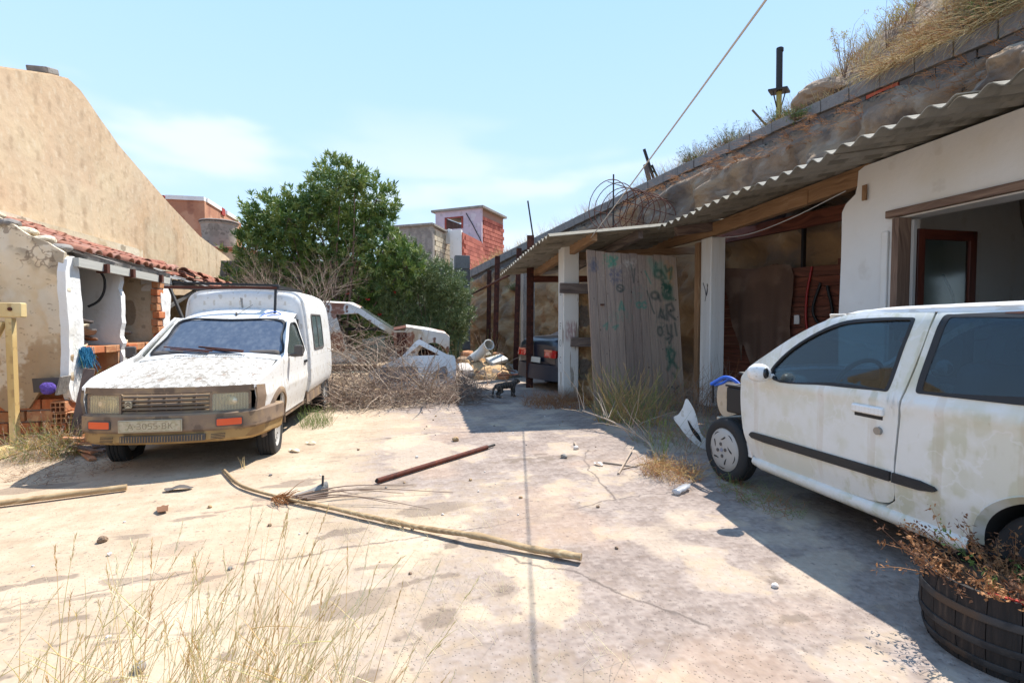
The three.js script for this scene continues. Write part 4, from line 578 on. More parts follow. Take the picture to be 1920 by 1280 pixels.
// ---------- things on the hillside ----------
{
  const s = thing('stove_pipe', 'black chimney pipe with a square plate standing on the crest', 'chimney', [7.3, 0, -8.6]);
  obj('pipe', [rod([0, 5.9, 0], [-.01, 6.75, 0], .058, 14), rod([0, 6.68, 0], [0, 6.74, 0], .066, 14)], M.darkMetal, s);
  obj('plate', place(box(.34, .035, .34), 0, 5.92, 0, .12, .7, 0), M.darkMetal, s);
  obj('brace', [rod([-.14, 5.9, 0], [-.05, 5.6, 0], .012), rod([.14, 5.9, 0], [.05, 5.6, 0], .012)], M.darkMetal, s);
  obj('stub', rod([0, 4.7, 0], [0, 5.9, 0], .05, 12), mat(rgb(160, 150, 90), { rough: .9 }), s);
  tag(obj('stick', rod([6.7, 5.5, -8.6], [7.15, 5.12, -8.6], .02), M.greyWood[0]), 'grey stick poking out beside the stove pipe', 'stick');
  const t = thing('broken_trellis', 'broken iron lattice mast leaning on the crest', 'mast', [5.9, 4.5, -10.8]);
  obj('leg', [bar([0.02, -.1, 0], [-.36, .9, 0], .05, .05)], M.darkMetal, t); obj('leg', [bar([.2, -.1, 0], [-.16, .55, 0], .035, .035)], M.darkMetal, t);
  obj('brace', [bar([-.1, .22, 0], [.06, .2, 0], .02, .02), bar([-.2, .45, 0], [-.04, .35, 0], .02, .02)], M.darkMetal, t);
  tag(obj('timber_stake', uvM(bar([5.72, 4.35, -10.7], [5.55, 5.03, -10.75], .09, .09), .9, 1), M.greyWood[2]), 'short grey timber stake beside the broken iron mast', 'stake');
  tag(obj('thin_pole', bar([4.42, 4.0, -16.5], [4.2, 5.5, -16.55], .05, .05), M.darkMetal), 'thin dark pole standing on the grassy crest far back', 'pole');
  // rolled cage of rusty hoops on the shed roof
  const c = thing('hoop_cage', 'rolled cage of rusty iron hoops lying on the shed roof', 'cage', [4.6, 3.0, -8.7], .25);
  for (let i = 0; i < 17; i++) { const g = new THREE.TorusGeometry(.42, .008, 5, 28, i % 4 === 3 ? 5.2 : 6.2832); obj('hoop', place(g, i * .2 - 1.0, .46 + rr(-.04, .04), -i * .06, 0, Math.PI / 2 + .35 + rr(-.08, .08), rr(0, 6), [1, 1.05, 1]), M.rust, c); }
  for (const [y, z] of [[.93, 0], [.5, .42], [.5, -.42], [.08, 0], [.8, .3], [.2, .32]]) obj('rod', rod([-1.0, y - .04, z], [2.3, y - .02, z - 1.0], .007, 5), M.rust, c);
  obj('stake', rod([-.95, -.25, .1], [-.95, 1.0, .1], .014, 6), M.darkMetal, c);
}
// ---------- small white box van ----------
// wheel: x is the axle, outer face to +x
function wheel(parent, name, R, w, rimR, [x, y, z], { flat = 0, turn = 0, spokes = 0, capMat, lean = 0 }) {
  const g = new THREE.Group(); g.name = name; g.position.set(x, y, z); g.rotation.order = 'YZX'; g.rotation.y = turn; g.rotation.z = lean; parent.add(g);
  const pr = [[rimR - .012, w * .36], [rimR + .01, w * .47], [rimR + .04, w * .5], [R - .03, w * .49], [R - .012, w * .44], [R, w * .34], [R, -w * .34], [R - .012, -w * .44], [R - .03, -w * .49], [rimR + .04, -w * .5], [rimR - .012, -w * .36]];
  for (const k of [.18, -.02, -.22]) pr.splice(6, 0, ); const tread = [[R, .34], [R, .24], [R - .007, .23], [R - .007, .20], [R, .19], [R, .06], [R - .007, .05], [R - .007, .02], [R, .01], [R, -.12], [R - .007, -.13], [R - .007, -.16], [R, -.17], [R, -.34]].map(p => [p[0], p[1] * w]);
  const prof = [...pr.slice(0, 5), ...tread, ...pr.slice(7)].map(p => V2(p[0], p[1]));
  let tg = new THREE.LatheGeometry(prof, 44); tg.rotateZ(-Math.PI / 2);
  if (flat) { const p = tg.attributes.position; for (let i = 0; i < p.count; i++) { const yy = p.getY(i); if (yy < -R + flat) { const k = (-R + flat - yy) / flat; p.setY(i, -R + flat); p.setX(i, p.getX(i) * (1 + .18 * k)); } } tg.computeVertexNormals(); }
  tg = toCreasedNormals(tg, .7);
  obj('tyre', uvM(tg, .5), M.rubber, g);
  const rim = obj('rim', [new THREE.LatheGeometry([[.0, w * .30], [rimR * .3, w * .32], [rimR * .55, w * .24], [rimR * .85, w * .3], [rimR * .97, w * .42], [rimR, w * .44], [rimR, w * .36], [rimR - .012, -w * .3], [0, -w * .3]].map(p => V2(...p)), 36).rotateZ(-Math.PI / 2)], capMat || M.steel, g);
  return { g, rim };
}
const paintDirt = makeTex(1024, 1024, (u, v, o) => { // one metre square of white paint with dried mud splash and lichen
  const f = fbm(u * 5, v * 5, 5, 141), f2 = fbm(u * 26, v * 26, 5, 142), f3 = fbm(u * 60, v * 60, 3, 143); let r = 222, g = 221, b = 218; const a = sst(.5, .72, f) * .22; r += (196 - r) * a; g += (186 - g) * a; b += (166 - b) * a; const s = sst(.64, .74, f2) * .35; r += (160 - r) * s; g += (146 - g) * s; b += (124 - b) * s; const q = (f3 - .5) * 10; o[0] = r + q; o[1] = g + q; o[2] = b + q;
});
const hoodDirt = makeTex(1024, 1024, (u, v, o) => { // bonnet: white paint eaten by grey lichen and baked sap
  const f = fbm(u * 4, v * 4, 5, 151), f2 = fbm(u * 34, v * 34, 5, 152), f3 = fbm(u * 90, v * 90, 3, 153), f4 = fbm(u * 12, v * 12, 5, 154); let r = 214, g = 211, b = 205; const a = sst(.4, .62, f * .3 + f2 * .7) * .7; r += (134 - r) * a; g += (126 - g) * a; b += (114 - b) * a; const s = sst(.58, .66, f3 * .6 + f4 * .4) * .7; r += (104 - r) * s; g += (96 - g) * s; b += (86 - b) * s; const k = sst(.74, .8, f4) * .2; r += (150 - r) * k; g += (104 - g) * k; b += (74 - b) * k; o[0] = r; o[1] = g; o[2] = b;
});
const dustGlass = makeTex(512, 512, (u, v, o) => { const f = fbm(u * 6, v * 6, 5, 161), f2 = fbm(u * 30, v * 30, 4, 162); const k = sst(.3, .8, f * .4 + f2 * .6); o[0] = lerp(84, 112, k); o[1] = lerp(92, 118, k); o[2] = lerp(108, 128, k); });
const beigePlastic = mat(WHITE, { map: mottle(512, [128, 108, 90], [[106, 88, 72, 4, 4, 5, .45, .7, .7], [150, 126, 96, 6, 6, 5, .5, .7, .8], [84, 70, 60, 12, 12, 5, .62, .74, .6]], 77, 8), rough: .85, bump: bumpFine, bs: .002 });
const ochrePlastic = mat(WHITE, { map: mottle(512, [160, 130, 84], [[138, 108, 70, 4, 4, 5, .45, .7, .7], [176, 148, 102, 6, 6, 5, .5, .7, .8], [112, 90, 62, 10, 10, 5, .62, .74, .6]], 79, 8), rough: .8, bump: bumpFine, bs: .002 });
const vanPaint = mat(WHITE, { map: paintDirt, physical: true, rough: .45, clearcoat: .25, clearcoatRoughness: .4 });
{
  const v = thing('box_van', 'dirty white small box van with brown grille, roof rack and flat front tyres', 'van', [-2.07, 0, -4.94], -.037);
  const hw = (lz, y) => { let w = .765 - .05 * sst(.6, .3, y) * 1 - .27 * Math.max(0, y - .95) + .012 * Math.exp(-Math.pow((y - .66) / .05, 2)); const f = clamp((.5 - lz) / .5); return w - .085 * f * f; };
  const side = (c, h, o = {}) => panel(c, h, (u, y) => V3(hw(u, y) + (o.off || 0), y, -u), { L: .09, t: .02, ...o });
  const both = (name, g, m, p = v) => { const a = obj(name, uvM(g, 1), m, p), b = obj(name, uvM(mirX(g), 1, -1, .3, .2), m, p); return [a, b]; };
  const fr = x => .17 * Math.pow(Math.abs(x) / .76, 2.4);                      // how far the front falls back towards the corners
  const front = (c, holes, off, lean = .06, o = {}) => panel(c, holes, (x, y) => V3(x, y, -(fr(x) + lean * (y - .55)) + off), { L: .07, t: .02, ...o });
  // front wings with wheel arches
  const arch = arc(.70, .30, .335, 0, Math.PI, 16);
  both('wing', side([[.14, .52], [.30, .40], ...arch.slice().reverse(), [.885, .33], [.885, .965], [.6, .90], [.3, .835], [.13, .775]], []), vanPaint);
  both('arch_flare', panel([[0, 0], [1, 0], [1, 1], [0, 1]], [], (s, t) => { const a = (s * 1.12 - .06) * Math.PI, r = .322 + .06 * t; const lz = .70 - Math.cos(a) * r, y = .30 + Math.sin(a) * r; return V3(hw(lz, y) + .022 - .018 * t * t, y, -lz); }, { L: .06, t: .018 }), beigePlastic);
  both('wheel_well', panel([[0, 0], [1, 0], [1, 1], [0, 1]], [], (s, t) => { const a = s * Math.PI; return V3(.74 - t * .34, .30 + Math.sin(a) * .34, -(.70 - Math.cos(a) * .34)); }, { L: .1, t: .01 }), M.black);
  // doors with window openings
  const win = smoothOutline([[1.13, 1.0], [1.95, 1.0], [1.94, 1.2], [1.91, 1.345], [1.72, 1.355], [1.62, 1.34], [1.35, 1.16]], 5);
  const door = both('door', side([[.893, .335], [1.98, .335], [2.015, .37], [2.02, .97], [1.985, 1.30], [1.965, 1.40], [1.66, 1.412], [1.50, 1.31], [1.05, 1.0], [.893, .965]], [win]), vanPaint);
  const glass = mat(rgb(168, 182, 180), { physical: true, transmission: .85, thickness: 0, rough: .12 });
  both('door_glass', side(win, [], { off: -.012, t: .005 }), glass);
  both('window_seal', side(win, [smoothOutline([[1.155, 1.015], [1.935, 1.015], [1.925, 1.2], [1.896, 1.33], [1.72, 1.34], [1.63, 1.325], [1.36, 1.155]], 5)], { off: .004, t: .012 }), M.black);
  for (const d of door) { const s = d === door[0] ? 1 : -1; obj('handle', box(.02, .035, .13, s * .775, .86, -1.9, .008), M.black, d); }
  both('sill', side([[1.02, .28], [2.1, .28], [2.1, .332], [1.02, .332]], [], { off: -.012 }), beigePlastic);
  // mirrors
  obj('mirror', [place(box(.1, .13, .05, 0, 0, 0, .02), .86, 1.03, -1.17, 0, -.2), rod([.75, .98, -1.12], [.84, 1.0, -1.16], .014)], M.dusty, v); obj('mirror', [place(box(.1, .13, .05, 0, 0, 0, .02), -.86, 1.03, -1.17, 0, .2), rod([-.75, .98, -1.12], [-.84, 1.0, -1.16], .014)], M.dusty, v);
  // bonnet, cowl
  const hy = (x, lz) => .772 + (lz - .1) * .235 - .045 * Math.pow(Math.abs(x) / .68, 2.5) - .05 * Math.pow(clamp((.22 - lz) / .14), 2);
  const bonnet = panel([[-.66, -.98], [.66, -.98], [.68, -.6], [.675, -.2], [.6, -.155], [.3, -.09], [0, -.075], [-.3, -.09], [-.6, -.155], [-.675, -.2], [-.68, -.6]], [], (x, z) => V3(x, hy(x, -z), z), { L: .08, t: .015, flip: true });
  obj('bonnet', uvM(bonnet, 1), mat(WHITE, { map: hoodDirt, rough: .8, bump: bumpFine, bs: .003 }), v);
  both('wing_top', panel([[.684, -.985], [.78, -.985], [.78, -.2], [.68, -.16]], [], (x, z) => V3(Math.min(x, hw(-z, .9) + .002), hy(.68, -z) - (x - .68) * .22 + .006, z), { L: .08, t: .015, flip: true }), vanPaint);
  obj('cowl', uvM(panel([[-.7, -1.12], [.7, -1.12], [.7, -.985], [-.7, -.985]], [], (x, z) => V3(x, .985 + (-z - .98) * .25 - .04 * Math.pow(Math.abs(x) / .68, 2.5), z), { L: .1, t: .015, flip: true }), 1), vanPaint, v);
  for (let i = 0; i < 24; i++) { const x = (i < 12 ? -.36 + i * .028 : .04 + (i - 12) * .026); obj('vent_slot', box(.015, .004, .045, x, 1.001 - .04 * Math.pow(Math.abs(x) / .68, 2.5), -1.03), M.black, v); }
  // windscreen with its frame
  const ws = (x, s) => V3(x * lerp(1, .865, s), 1.0 + .405 * s - .03 * Math.pow(Math.abs(x) / .7, 2) * (1 - s), -(1.06 + .585 * s + .09 * Math.pow(Math.abs(x) / .7, 2)));
  const wo = smoothOutline([[-.645, .05], [0, .03], [.645, .05], [.648, .5], [.63, .93], [0, .95], [-.63, .93], [-.648, .5]], 5);
  obj('windscreen_frame', uvM(panel([[-.735, 0], [.735, 0], [.73, 1], [-.73, 1]], [wo], ws, { L: .08, t: .03 }), 1), vanPaint, v);
  obj('windscreen_seal', panel(smoothOutline([[-.665, .03], [0, .01], [.665, .03], [.668, .5], [.65, .95], [0, .97], [-.65, .95], [-.668, .5]], 5), [smoothOutline([[-.64, .06], [0, .04], [.64, .06], [.643, .5], [.62, .92], [0, .94], [-.62, .92], [-.643, .5]], 5)], (x, s) => ws(x, s).add(V3(0, .004, .004)), { L: .08, t: .01 }), M.black, v);
  const wsg = panel(wo, [], (x, s) => ws(x, s).add(V3(0, -.006, -.006)), { L: .09, t: .006 });
  obj('windscreen', uvM(wsg, 1), mat(WHITE, { map: dustGlass, physical: true, transmission: .35, thickness: 0, rough: .07, ior: 1.75 }), v);
  for (const [x0, x1] of [[-.45, -.02], [-.1, .3]]) obj('wiper', [rod([x0 + .4, 1.03, -1.07], [x0 - .02, 1.06, -1.17], .008, 6), rod([x0 - .1, 1.085, -1.2], [x1, 1.04, -1.09], .007, 6)], M.rust, v);
  // cab roof
  const ry = (x, lz) => 1.402 + .165 * sst(1.6, 2.25, lz) - .07 * Math.pow(Math.abs(x) / .62, 3);
  obj('cab_roof', uvM(panel([[-.625, -2.2], [.625, -2.2], [.632, -1.70], [.4, -1.66], [0, -1.645], [-.4, -1.66], [-.632, -1.70]], [], (x, z) => V3(x, ry(x, -z), z), { L: .08, t: .02, flip: true }), 1), vanPaint, v);
  obj('aerial', [rod([.0, 1.44, -1.78], [-.02, 1.47, -1.84], .012), rod([0, 1.45, -1.8], [.12, 1.58, -2.0], .003, 5)], M.black, v);
  obj('rope', tube([[.28, 1.425, -1.72], [.34, 1.47, -1.82], [.42, 1.49, -1.86], [.5, 1.46, -1.84], [.46, 1.45, -1.76], [.36, 1.44, -1.74]], .007, 30, 5), mat(rgb(70, 110, 190), { rough: .8 }), v);
  // load box
  const sec = (lz, sc, topY, inset) => { const r = [], y0 = .42; const P = [[.74, y0], [.775, y0 + .12], [.775, .95], [.745, 1.3], [.715, topY - .22], [.68, topY - .10], [.6, topY - .03], [.42, topY], [0, topY + .015]]; const c = new THREE.CatmullRomCurve3(P.map(p => V3(p[0] - inset, p[1], 0)), false, 'centripetal').getPoints(34); for (const p of c) r.push(V3(p.x * sc, p.y, -lz)); const m = r.slice(0, -1).reverse().map(p => V3(-p.x, p.y, p.z)); return [...r, ...m]; };
  const S = [[2.1, .93, 1.66, .07], [2.11, .96, 1.71, .035], [2.14, .985, 1.75, .012], [2.2, 1, 1.775, 0], [2.6, 1, 1.79, 0], [3.2, 1, 1.79, 0], [3.6, 1, 1.775, 0], [3.8, .99, 1.74, .008], [3.9, .975, 1.70, .02], [3.96, .95, 1.64, .05]];
  obj('load_box', uvM(loft(S.map(s => sec(...s))), 1), vanPaint, v);
  obj('box_rib', uvM(loft([2.155, 2.17, 2.2, 2.215].map((z, i) => sec(z, i % 3 ? 1.012 : 1.0, 1.776, 0))), 1), vanPaint, v);
  const bx = (lz, y) => interp([[.42, .74], [.95, .776], [1.3, .747], [1.57, .715]], y);
  const wq = rrect(2.43, 1.0, 3.06, 1.455, .04), fram = panel(rrect(2.41, .98, 3.08, 1.475, .05), [wq], (u, y) => V3(bx(u, y) + .012, y, -u), { L: .09, t: .03 });
  const wf = both('side_window_frame', fram, M.dusty);
  both('side_window', panel(wq, [], (u, y) => V3(bx(u, y) + .004, y, -u), { L: .1, t: .006 }), mat(rgb(96, 112, 112), { physical: true, rough: .12, transmission: .2, thickness: 0 }));
  both('window_bar', panel([[2.735, 1.0], [2.755, 1.0], [2.755, 1.455], [2.735, 1.455]], [], (u, y) => V3(bx(u, y) + .012, y, -u), { t: .01 }), M.dusty);
  both('fuel_flap', panel(rrect(2.95, .78, 3.06, .88, .02), [], (u, y) => V3(bx(u, y) + .006, y, -u), { t: .01 }), vanPaint);
  both('waist_line', panel([[2.2, .90], [3.9, .90], [3.9, .91], [2.2, .91]], [], (u, y) => V3(bx(u, y) + .005, y, -u), { L: .3, t: .008 }), vanPaint);
  both('rear_wing_skirt', panel([[2.12, .28], [3.05, .28], [3.05, .44], [2.12, .44]], [], (u, y) => V3(.735, y, -u), { L: .3, t: .02 }), beigePlastic);
  // lamp and grille band
  const lampHole = s => rrect(Math.min(s * .37, s * .63), .545, Math.max(s * .37, s * .63), .715, .015, 2);
  obj('grille_header', uvM(front([[-.70, .722], [.70, .722], [.695, .775], [-.695, .775]], [], .012), 1), beigePlastic, v);
  for (const s of [-1, 1]) {
    const cc = rrect(Math.min(s * .355, s * .675), .535, Math.max(s * .355, s * .675), .719, .02, 3), hh = rrect(Math.min(s * .375, s * .655), .548, Math.max(s * .375, s * .655), .708, .02, 3);
    const lamp = obj('headlamp', uvM(front(cc, [hh], .01, .06, { t: .03 }), 1), beigePlastic, v);
    obj('lens', uvM(front(hh, [], .008, .06, { t: .006 }), .3), mat(rgb(232, 226, 204), { physical: true, transmission: .8, thickness: 0, rough: .2 }), lamp);
    obj('reflector', [front(hh, [], -.06, .06, { t: .01 })], mat(rgb(170, 160, 136), { rough: .35, metal: .5 }), lamp);
    obj('inner_lens', [place(new THREE.SphereGeometry(.06, 16, 10), s * .49, .63, -(fr(.49)) - .03, 0, 0, 0, [1.4, 1, .4])], mat(rgb(196, 190, 172), { rough: .2, metal: .6 }), lamp);
    for (let q = 0; q < 12; q++) { const rx = s * .515 - .128 + q * .0233; obj('lens_rib', front([[rx - .003, .556], [rx + .003, .556], [rx + .003, .70], [rx - .003, .70]], [], .001, .06, { t: .005 }), mat(rgb(214, 208, 190), { rough: .3 }), lamp); }
    obj('corner_trim', uvM(side([[.13, .54], [.28, .54], [.28, .76], [.13, .772]], [], { off: .004 }), 1), s > 0 ? beigePlastic : vanPaint, v); if (s < 0) { const o = v.children[v.children.length - 1]; o.geometry = mirX(o.geometry); o.material = beigePlastic; }
  }
  obj('grille_back', front([[-.36, .53], [.36, .53], [.36, .722], [-.36, .722]], [], -.045), M.black, v);
  for (let i = 0; i < 5; i++) { const y = .548 + i * .036; obj('grille_slat', uvM(panel([[-.352, 0], [.352, 0], [.352, 1], [-.352, 1]], [], (x, t) => V3(x, y + t * .02, -fr(x) + .005 - .03 * t), { L: .09, t: .006 }), 1), beigePlastic, v); }
  for (const x of [-.24, -.12, 0, .12, .24]) obj('grille_bar', front([[x - .004, .54], [x + .004, .54], [x + .004, .715], [x - .004, .715]], [], -.018, .06, { t: .012 }), beigePlastic, v);
  { const e = obj('emblem', front(rrect(-.32, .60, -.265, .66, .006, 1), [], .018, .06, { t: .012 }), mat(rgb(178, 166, 140), { rough: .6 }), v); const ch = []; for (const y of [.612, .632]) ch.push(front([[-.314, y - .004], [-.2925, y + .014], [-.271, y - .004], [-.271, y + .006], [-.2925, y + .024], [-.314, y + .006]], [], .022, .06, { t: .006 })); obj('chevrons', ch, mat(rgb(100, 84, 66), { rough: .6 }), e); }
  // bumper swept round the front
  const bp = []; for (let i = 0; i <= 28; i++) { const x = -.78 + 1.56 * i / 28; bp.push([x, -fr(x) - .5 * Math.pow(clamp((Math.abs(x) - .62) / .16), 3)]); } const path = [[-.785, -.60], ...bp.slice(1, -1), [.785, -.60]];
  const sw = (p, m, n) => obj(n, uvM(sweepPlan(path.slice().reverse(), p.map(q => [-q[0], q[1]])), 1), m, v);
  sw([[-.06, .545], [.035, .545], [.055, .53], [.06, .40], [.045, .38], [-.05, .38]], beigePlastic, 'bumper');
  sw([[-.05, .384], [.042, .384], [.03, .30], [-.0, .272], [-.06, .275]], ochrePlastic, 'bumper_skirt');
  obj('air_intake', front([[-.34, .305], [.34, .305], [.34, .362], [-.34, .362]], [], .05, .1), M.dusty, v);
  for (let i = 0; i < 30; i++) obj('intake_fin', front([[-.33 + i * .0222, .31], [-.326 + i * .0222, .31], [-.326 + i * .0222, .358], [-.33 + i * .0222, .358]], [], .057, .1, { t: .01 }), ochrePlastic, v);
  for (const s of [-1, 1]) for (let i = 0; i < 4; i++) { const a = Math.min(s * .39, s * .5), b = Math.max(s * .39, s * .5); obj('bumper_louvre', front([[a, .315 + i * .013], [b, .315 + i * .013], [b, .321 + i * .013], [a, .321 + i * .013]], [], .052, .2, { t: .008 }), M.black, v); }
  for (const s of [-1, 1]) { const a = Math.min(s * .43, s * .62), b = Math.max(s * .43, s * .62), o = obj('indicator', front(rrect(a, .425, b, .485, .008, 2), [], .072, .02, { t: .02 }), M.orange, v); obj('indicator_frame', front(rrect(a - .008, .417, b + .008, .493, .01, 2), [rrect(a, .425, b, .485, .008, 2)], .070, .02, { t: .02 }), M.dusty, o); }
  { const c = document.createElement('canvas'); c.width = 512; c.height = 112; const x = c.getContext('2d'); x.fillStyle = '#b5ab92'; x.fillRect(0, 0, 512, 112); reseed(91); for (let i = 0; i < 500; i++) { x.fillStyle = `rgba(${rr(120, 150) | 0},${rr(110, 130) | 0},${rr(80, 100) | 0},${rr(.05, .2)})`; x.beginPath(); x.ellipse(rr(0, 512), rr(0, 112), rr(2, 20), rr(2, 10), 0, 0, 6.3); x.fill(); } x.font = '82px sans-serif'; x.fillStyle = 'rgba(108,96,74,.68)'; x.textAlign = 'center'; x.fillText('A·3055·BK', 256, 86); x.strokeStyle = 'rgba(110,98,76,.6)'; x.lineWidth = 5; x.strokeRect(5, 5, 502, 102); const t = new THREE.CanvasTexture(c); t.colorSpace = THREE.SRGBColorSpace;
    const o = obj('number_plate', box(.50, .108, .012, -.08, .452, .079, .004), mat(rgb(180, 172, 148), { rough: .8 }), v); obj('plate_face', new THREE.PlaneGeometry(.49, .1).translate(-.08, .452, .0865), mat(WHITE, { map: t, rough: .8 }), o); }
  // roof rack: dark bars on two posts
  obj('rack_bar', [bar([-.86, 1.79, -1.95], [.42, 1.80, -2.0], .05, .03, .006)], M.rust, v);
  obj('rack_bar', [bar([-.86, 1.86, -2.15], [.40, 1.84, -2.15], .04, .03, .006), bar([-.86, 1.79, -1.95], [-.86, 1.86, -3.4], .035, .035), bar([.4, 1.82, -2.0], [.4, 1.84, -3.4], .035, .035), bar([-.86, 1.86, -3.3], [.4, 1.84, -3.3], .035, .035)], M.darkMetal, v);
  obj('rack_post', [bar([.4, 1.41, -1.93], [.4, 1.8, -2.0], .025, .03)], M.black, v); obj('rack_post', [bar([-.66, 1.38, -1.93], [-.84, 1.8, -2.0], .025, .03)], M.black, v);
  obj('rack_clamp', [box(.08, .05, .08, .4, 1.81, -2.02, .01), box(.06, .03, .06, .4, 1.42, -1.93, .01)], M.black, v);
  // wheels, underbody, cabin
  const hub = mat(rgb(184, 182, 178), { rough: .55, metal: .3 });
  for (const s of [1, -1]) for (const lz of [.70, 3.36]) { const fl = lz < 1 ? .06 : .03, w = wheel(v, 'wheel', .285, .165, .17, [s * (.765 - .095), .285 - fl, -lz], { flat: fl, turn: (lz < 1 ? .10 : 0) + (s < 0 ? Math.PI : 0), capMat: hub }); const sl = []; for (let k = 0; k < 12; k++) { const a = k / 12 * 6.283; sl.push(place(box(.006, .03, .012, 0, 0, 0, .003), .055, Math.cos(a) * .115, Math.sin(a) * .115, a, 0, 0)); } obj('rim_slot', sl, M.black, w.rim); }
  obj('underbody', [box(1.3, .1, 3.5, 0, .36, -2.1), box(1.2, .2, .3, 0, .42, -1.45)], M.black, v);
  obj('engine_bay', box(1.2, .3, .5, 0, .52, -.5), M.black, v);
  obj('cabin_back', box(1.3, .95, .03, 0, .92, -2.08), M.dusty, v);
  obj('dashboard', uvM(place(box(1.3, .2, .35, 0, 0, 0, .05), 0, .93, -1.3, -.1), 1), M.dusty, v);
  for (const x of [-.34, .34]) obj('seat', [place(box(.46, .62, .14, 0, 0, 0, .06), x, .88, -1.92, -.15), box(.46, .14, .45, x, .56, -1.68, .05), box(.24, .16, .1, x, 1.24, -1.98, .04)], M.dusty, v);
  const sm = new THREE.TorusGeometry(.19, .014, 6, 28); obj('steering_wheel', place(sm, .34, .98, -1.5, -.9), M.black, v);
}
// ---------- stripped white hatchback on the right ----------
const algae = makeTex(1024, 1024, (u, v, o) => { // side paint, 2 m long by 1.5 m tall: white with green algae bloom and rust runs where they grow
  const z = u * 3, y = v * 1.5, f = fbm(z * 3, y * 3, 5, 171), f2 = fbm(z * 12, y * 12, 5, 172), f3 = fbm(z * 34, y * 20, 4, 173), run = fbm(z * 22, y * 1.6, 4, 174);
  let r = 214, g = 213, b = 207; const gr = sst(.42, .62, f * .55 + f2 * .45) * .32; r += (184 - r) * gr; g += (179 - g) * gr; b += (150 - b) * gr;
  const gn = sst(.5, .62, f2 * .55 + run * .45) * .24 * sst(.48, .62, fbm(z * 1.7 + 2, y * 3, 4, 175)); r += (150 - r) * gn; g += (148 - g) * gn; b += (102 - b) * gn;
  const vein = sst(.028, .008, Math.abs(fbm(z * 7, y * 7, 5, 176) - .5)) * .5; r += (218 - r) * vein; g += (217 - g) * vein; b += (214 - b) * vein;
  const rs = sst(.66, .76, run) * .12; r += (150 - r) * rs; g += (118 - g) * rs; b += (82 - b) * rs; const sp = sst(.8, .9, f3) * .2; r += (140 - r) * sp; g += (126 - g) * sp; b += (96 - b) * sp; o[0] = r; o[1] = g; o[2] = b;
});
const carPaint = mat(WHITE, { map: algae, physical: true, rough: .38, clearcoat: .35, clearcoatRoughness: .3 });
const carWhite = mat(WHITE, { map: paintDirt, physical: true, rough: .35, clearcoat: .4, clearcoatRoughness: .25 });
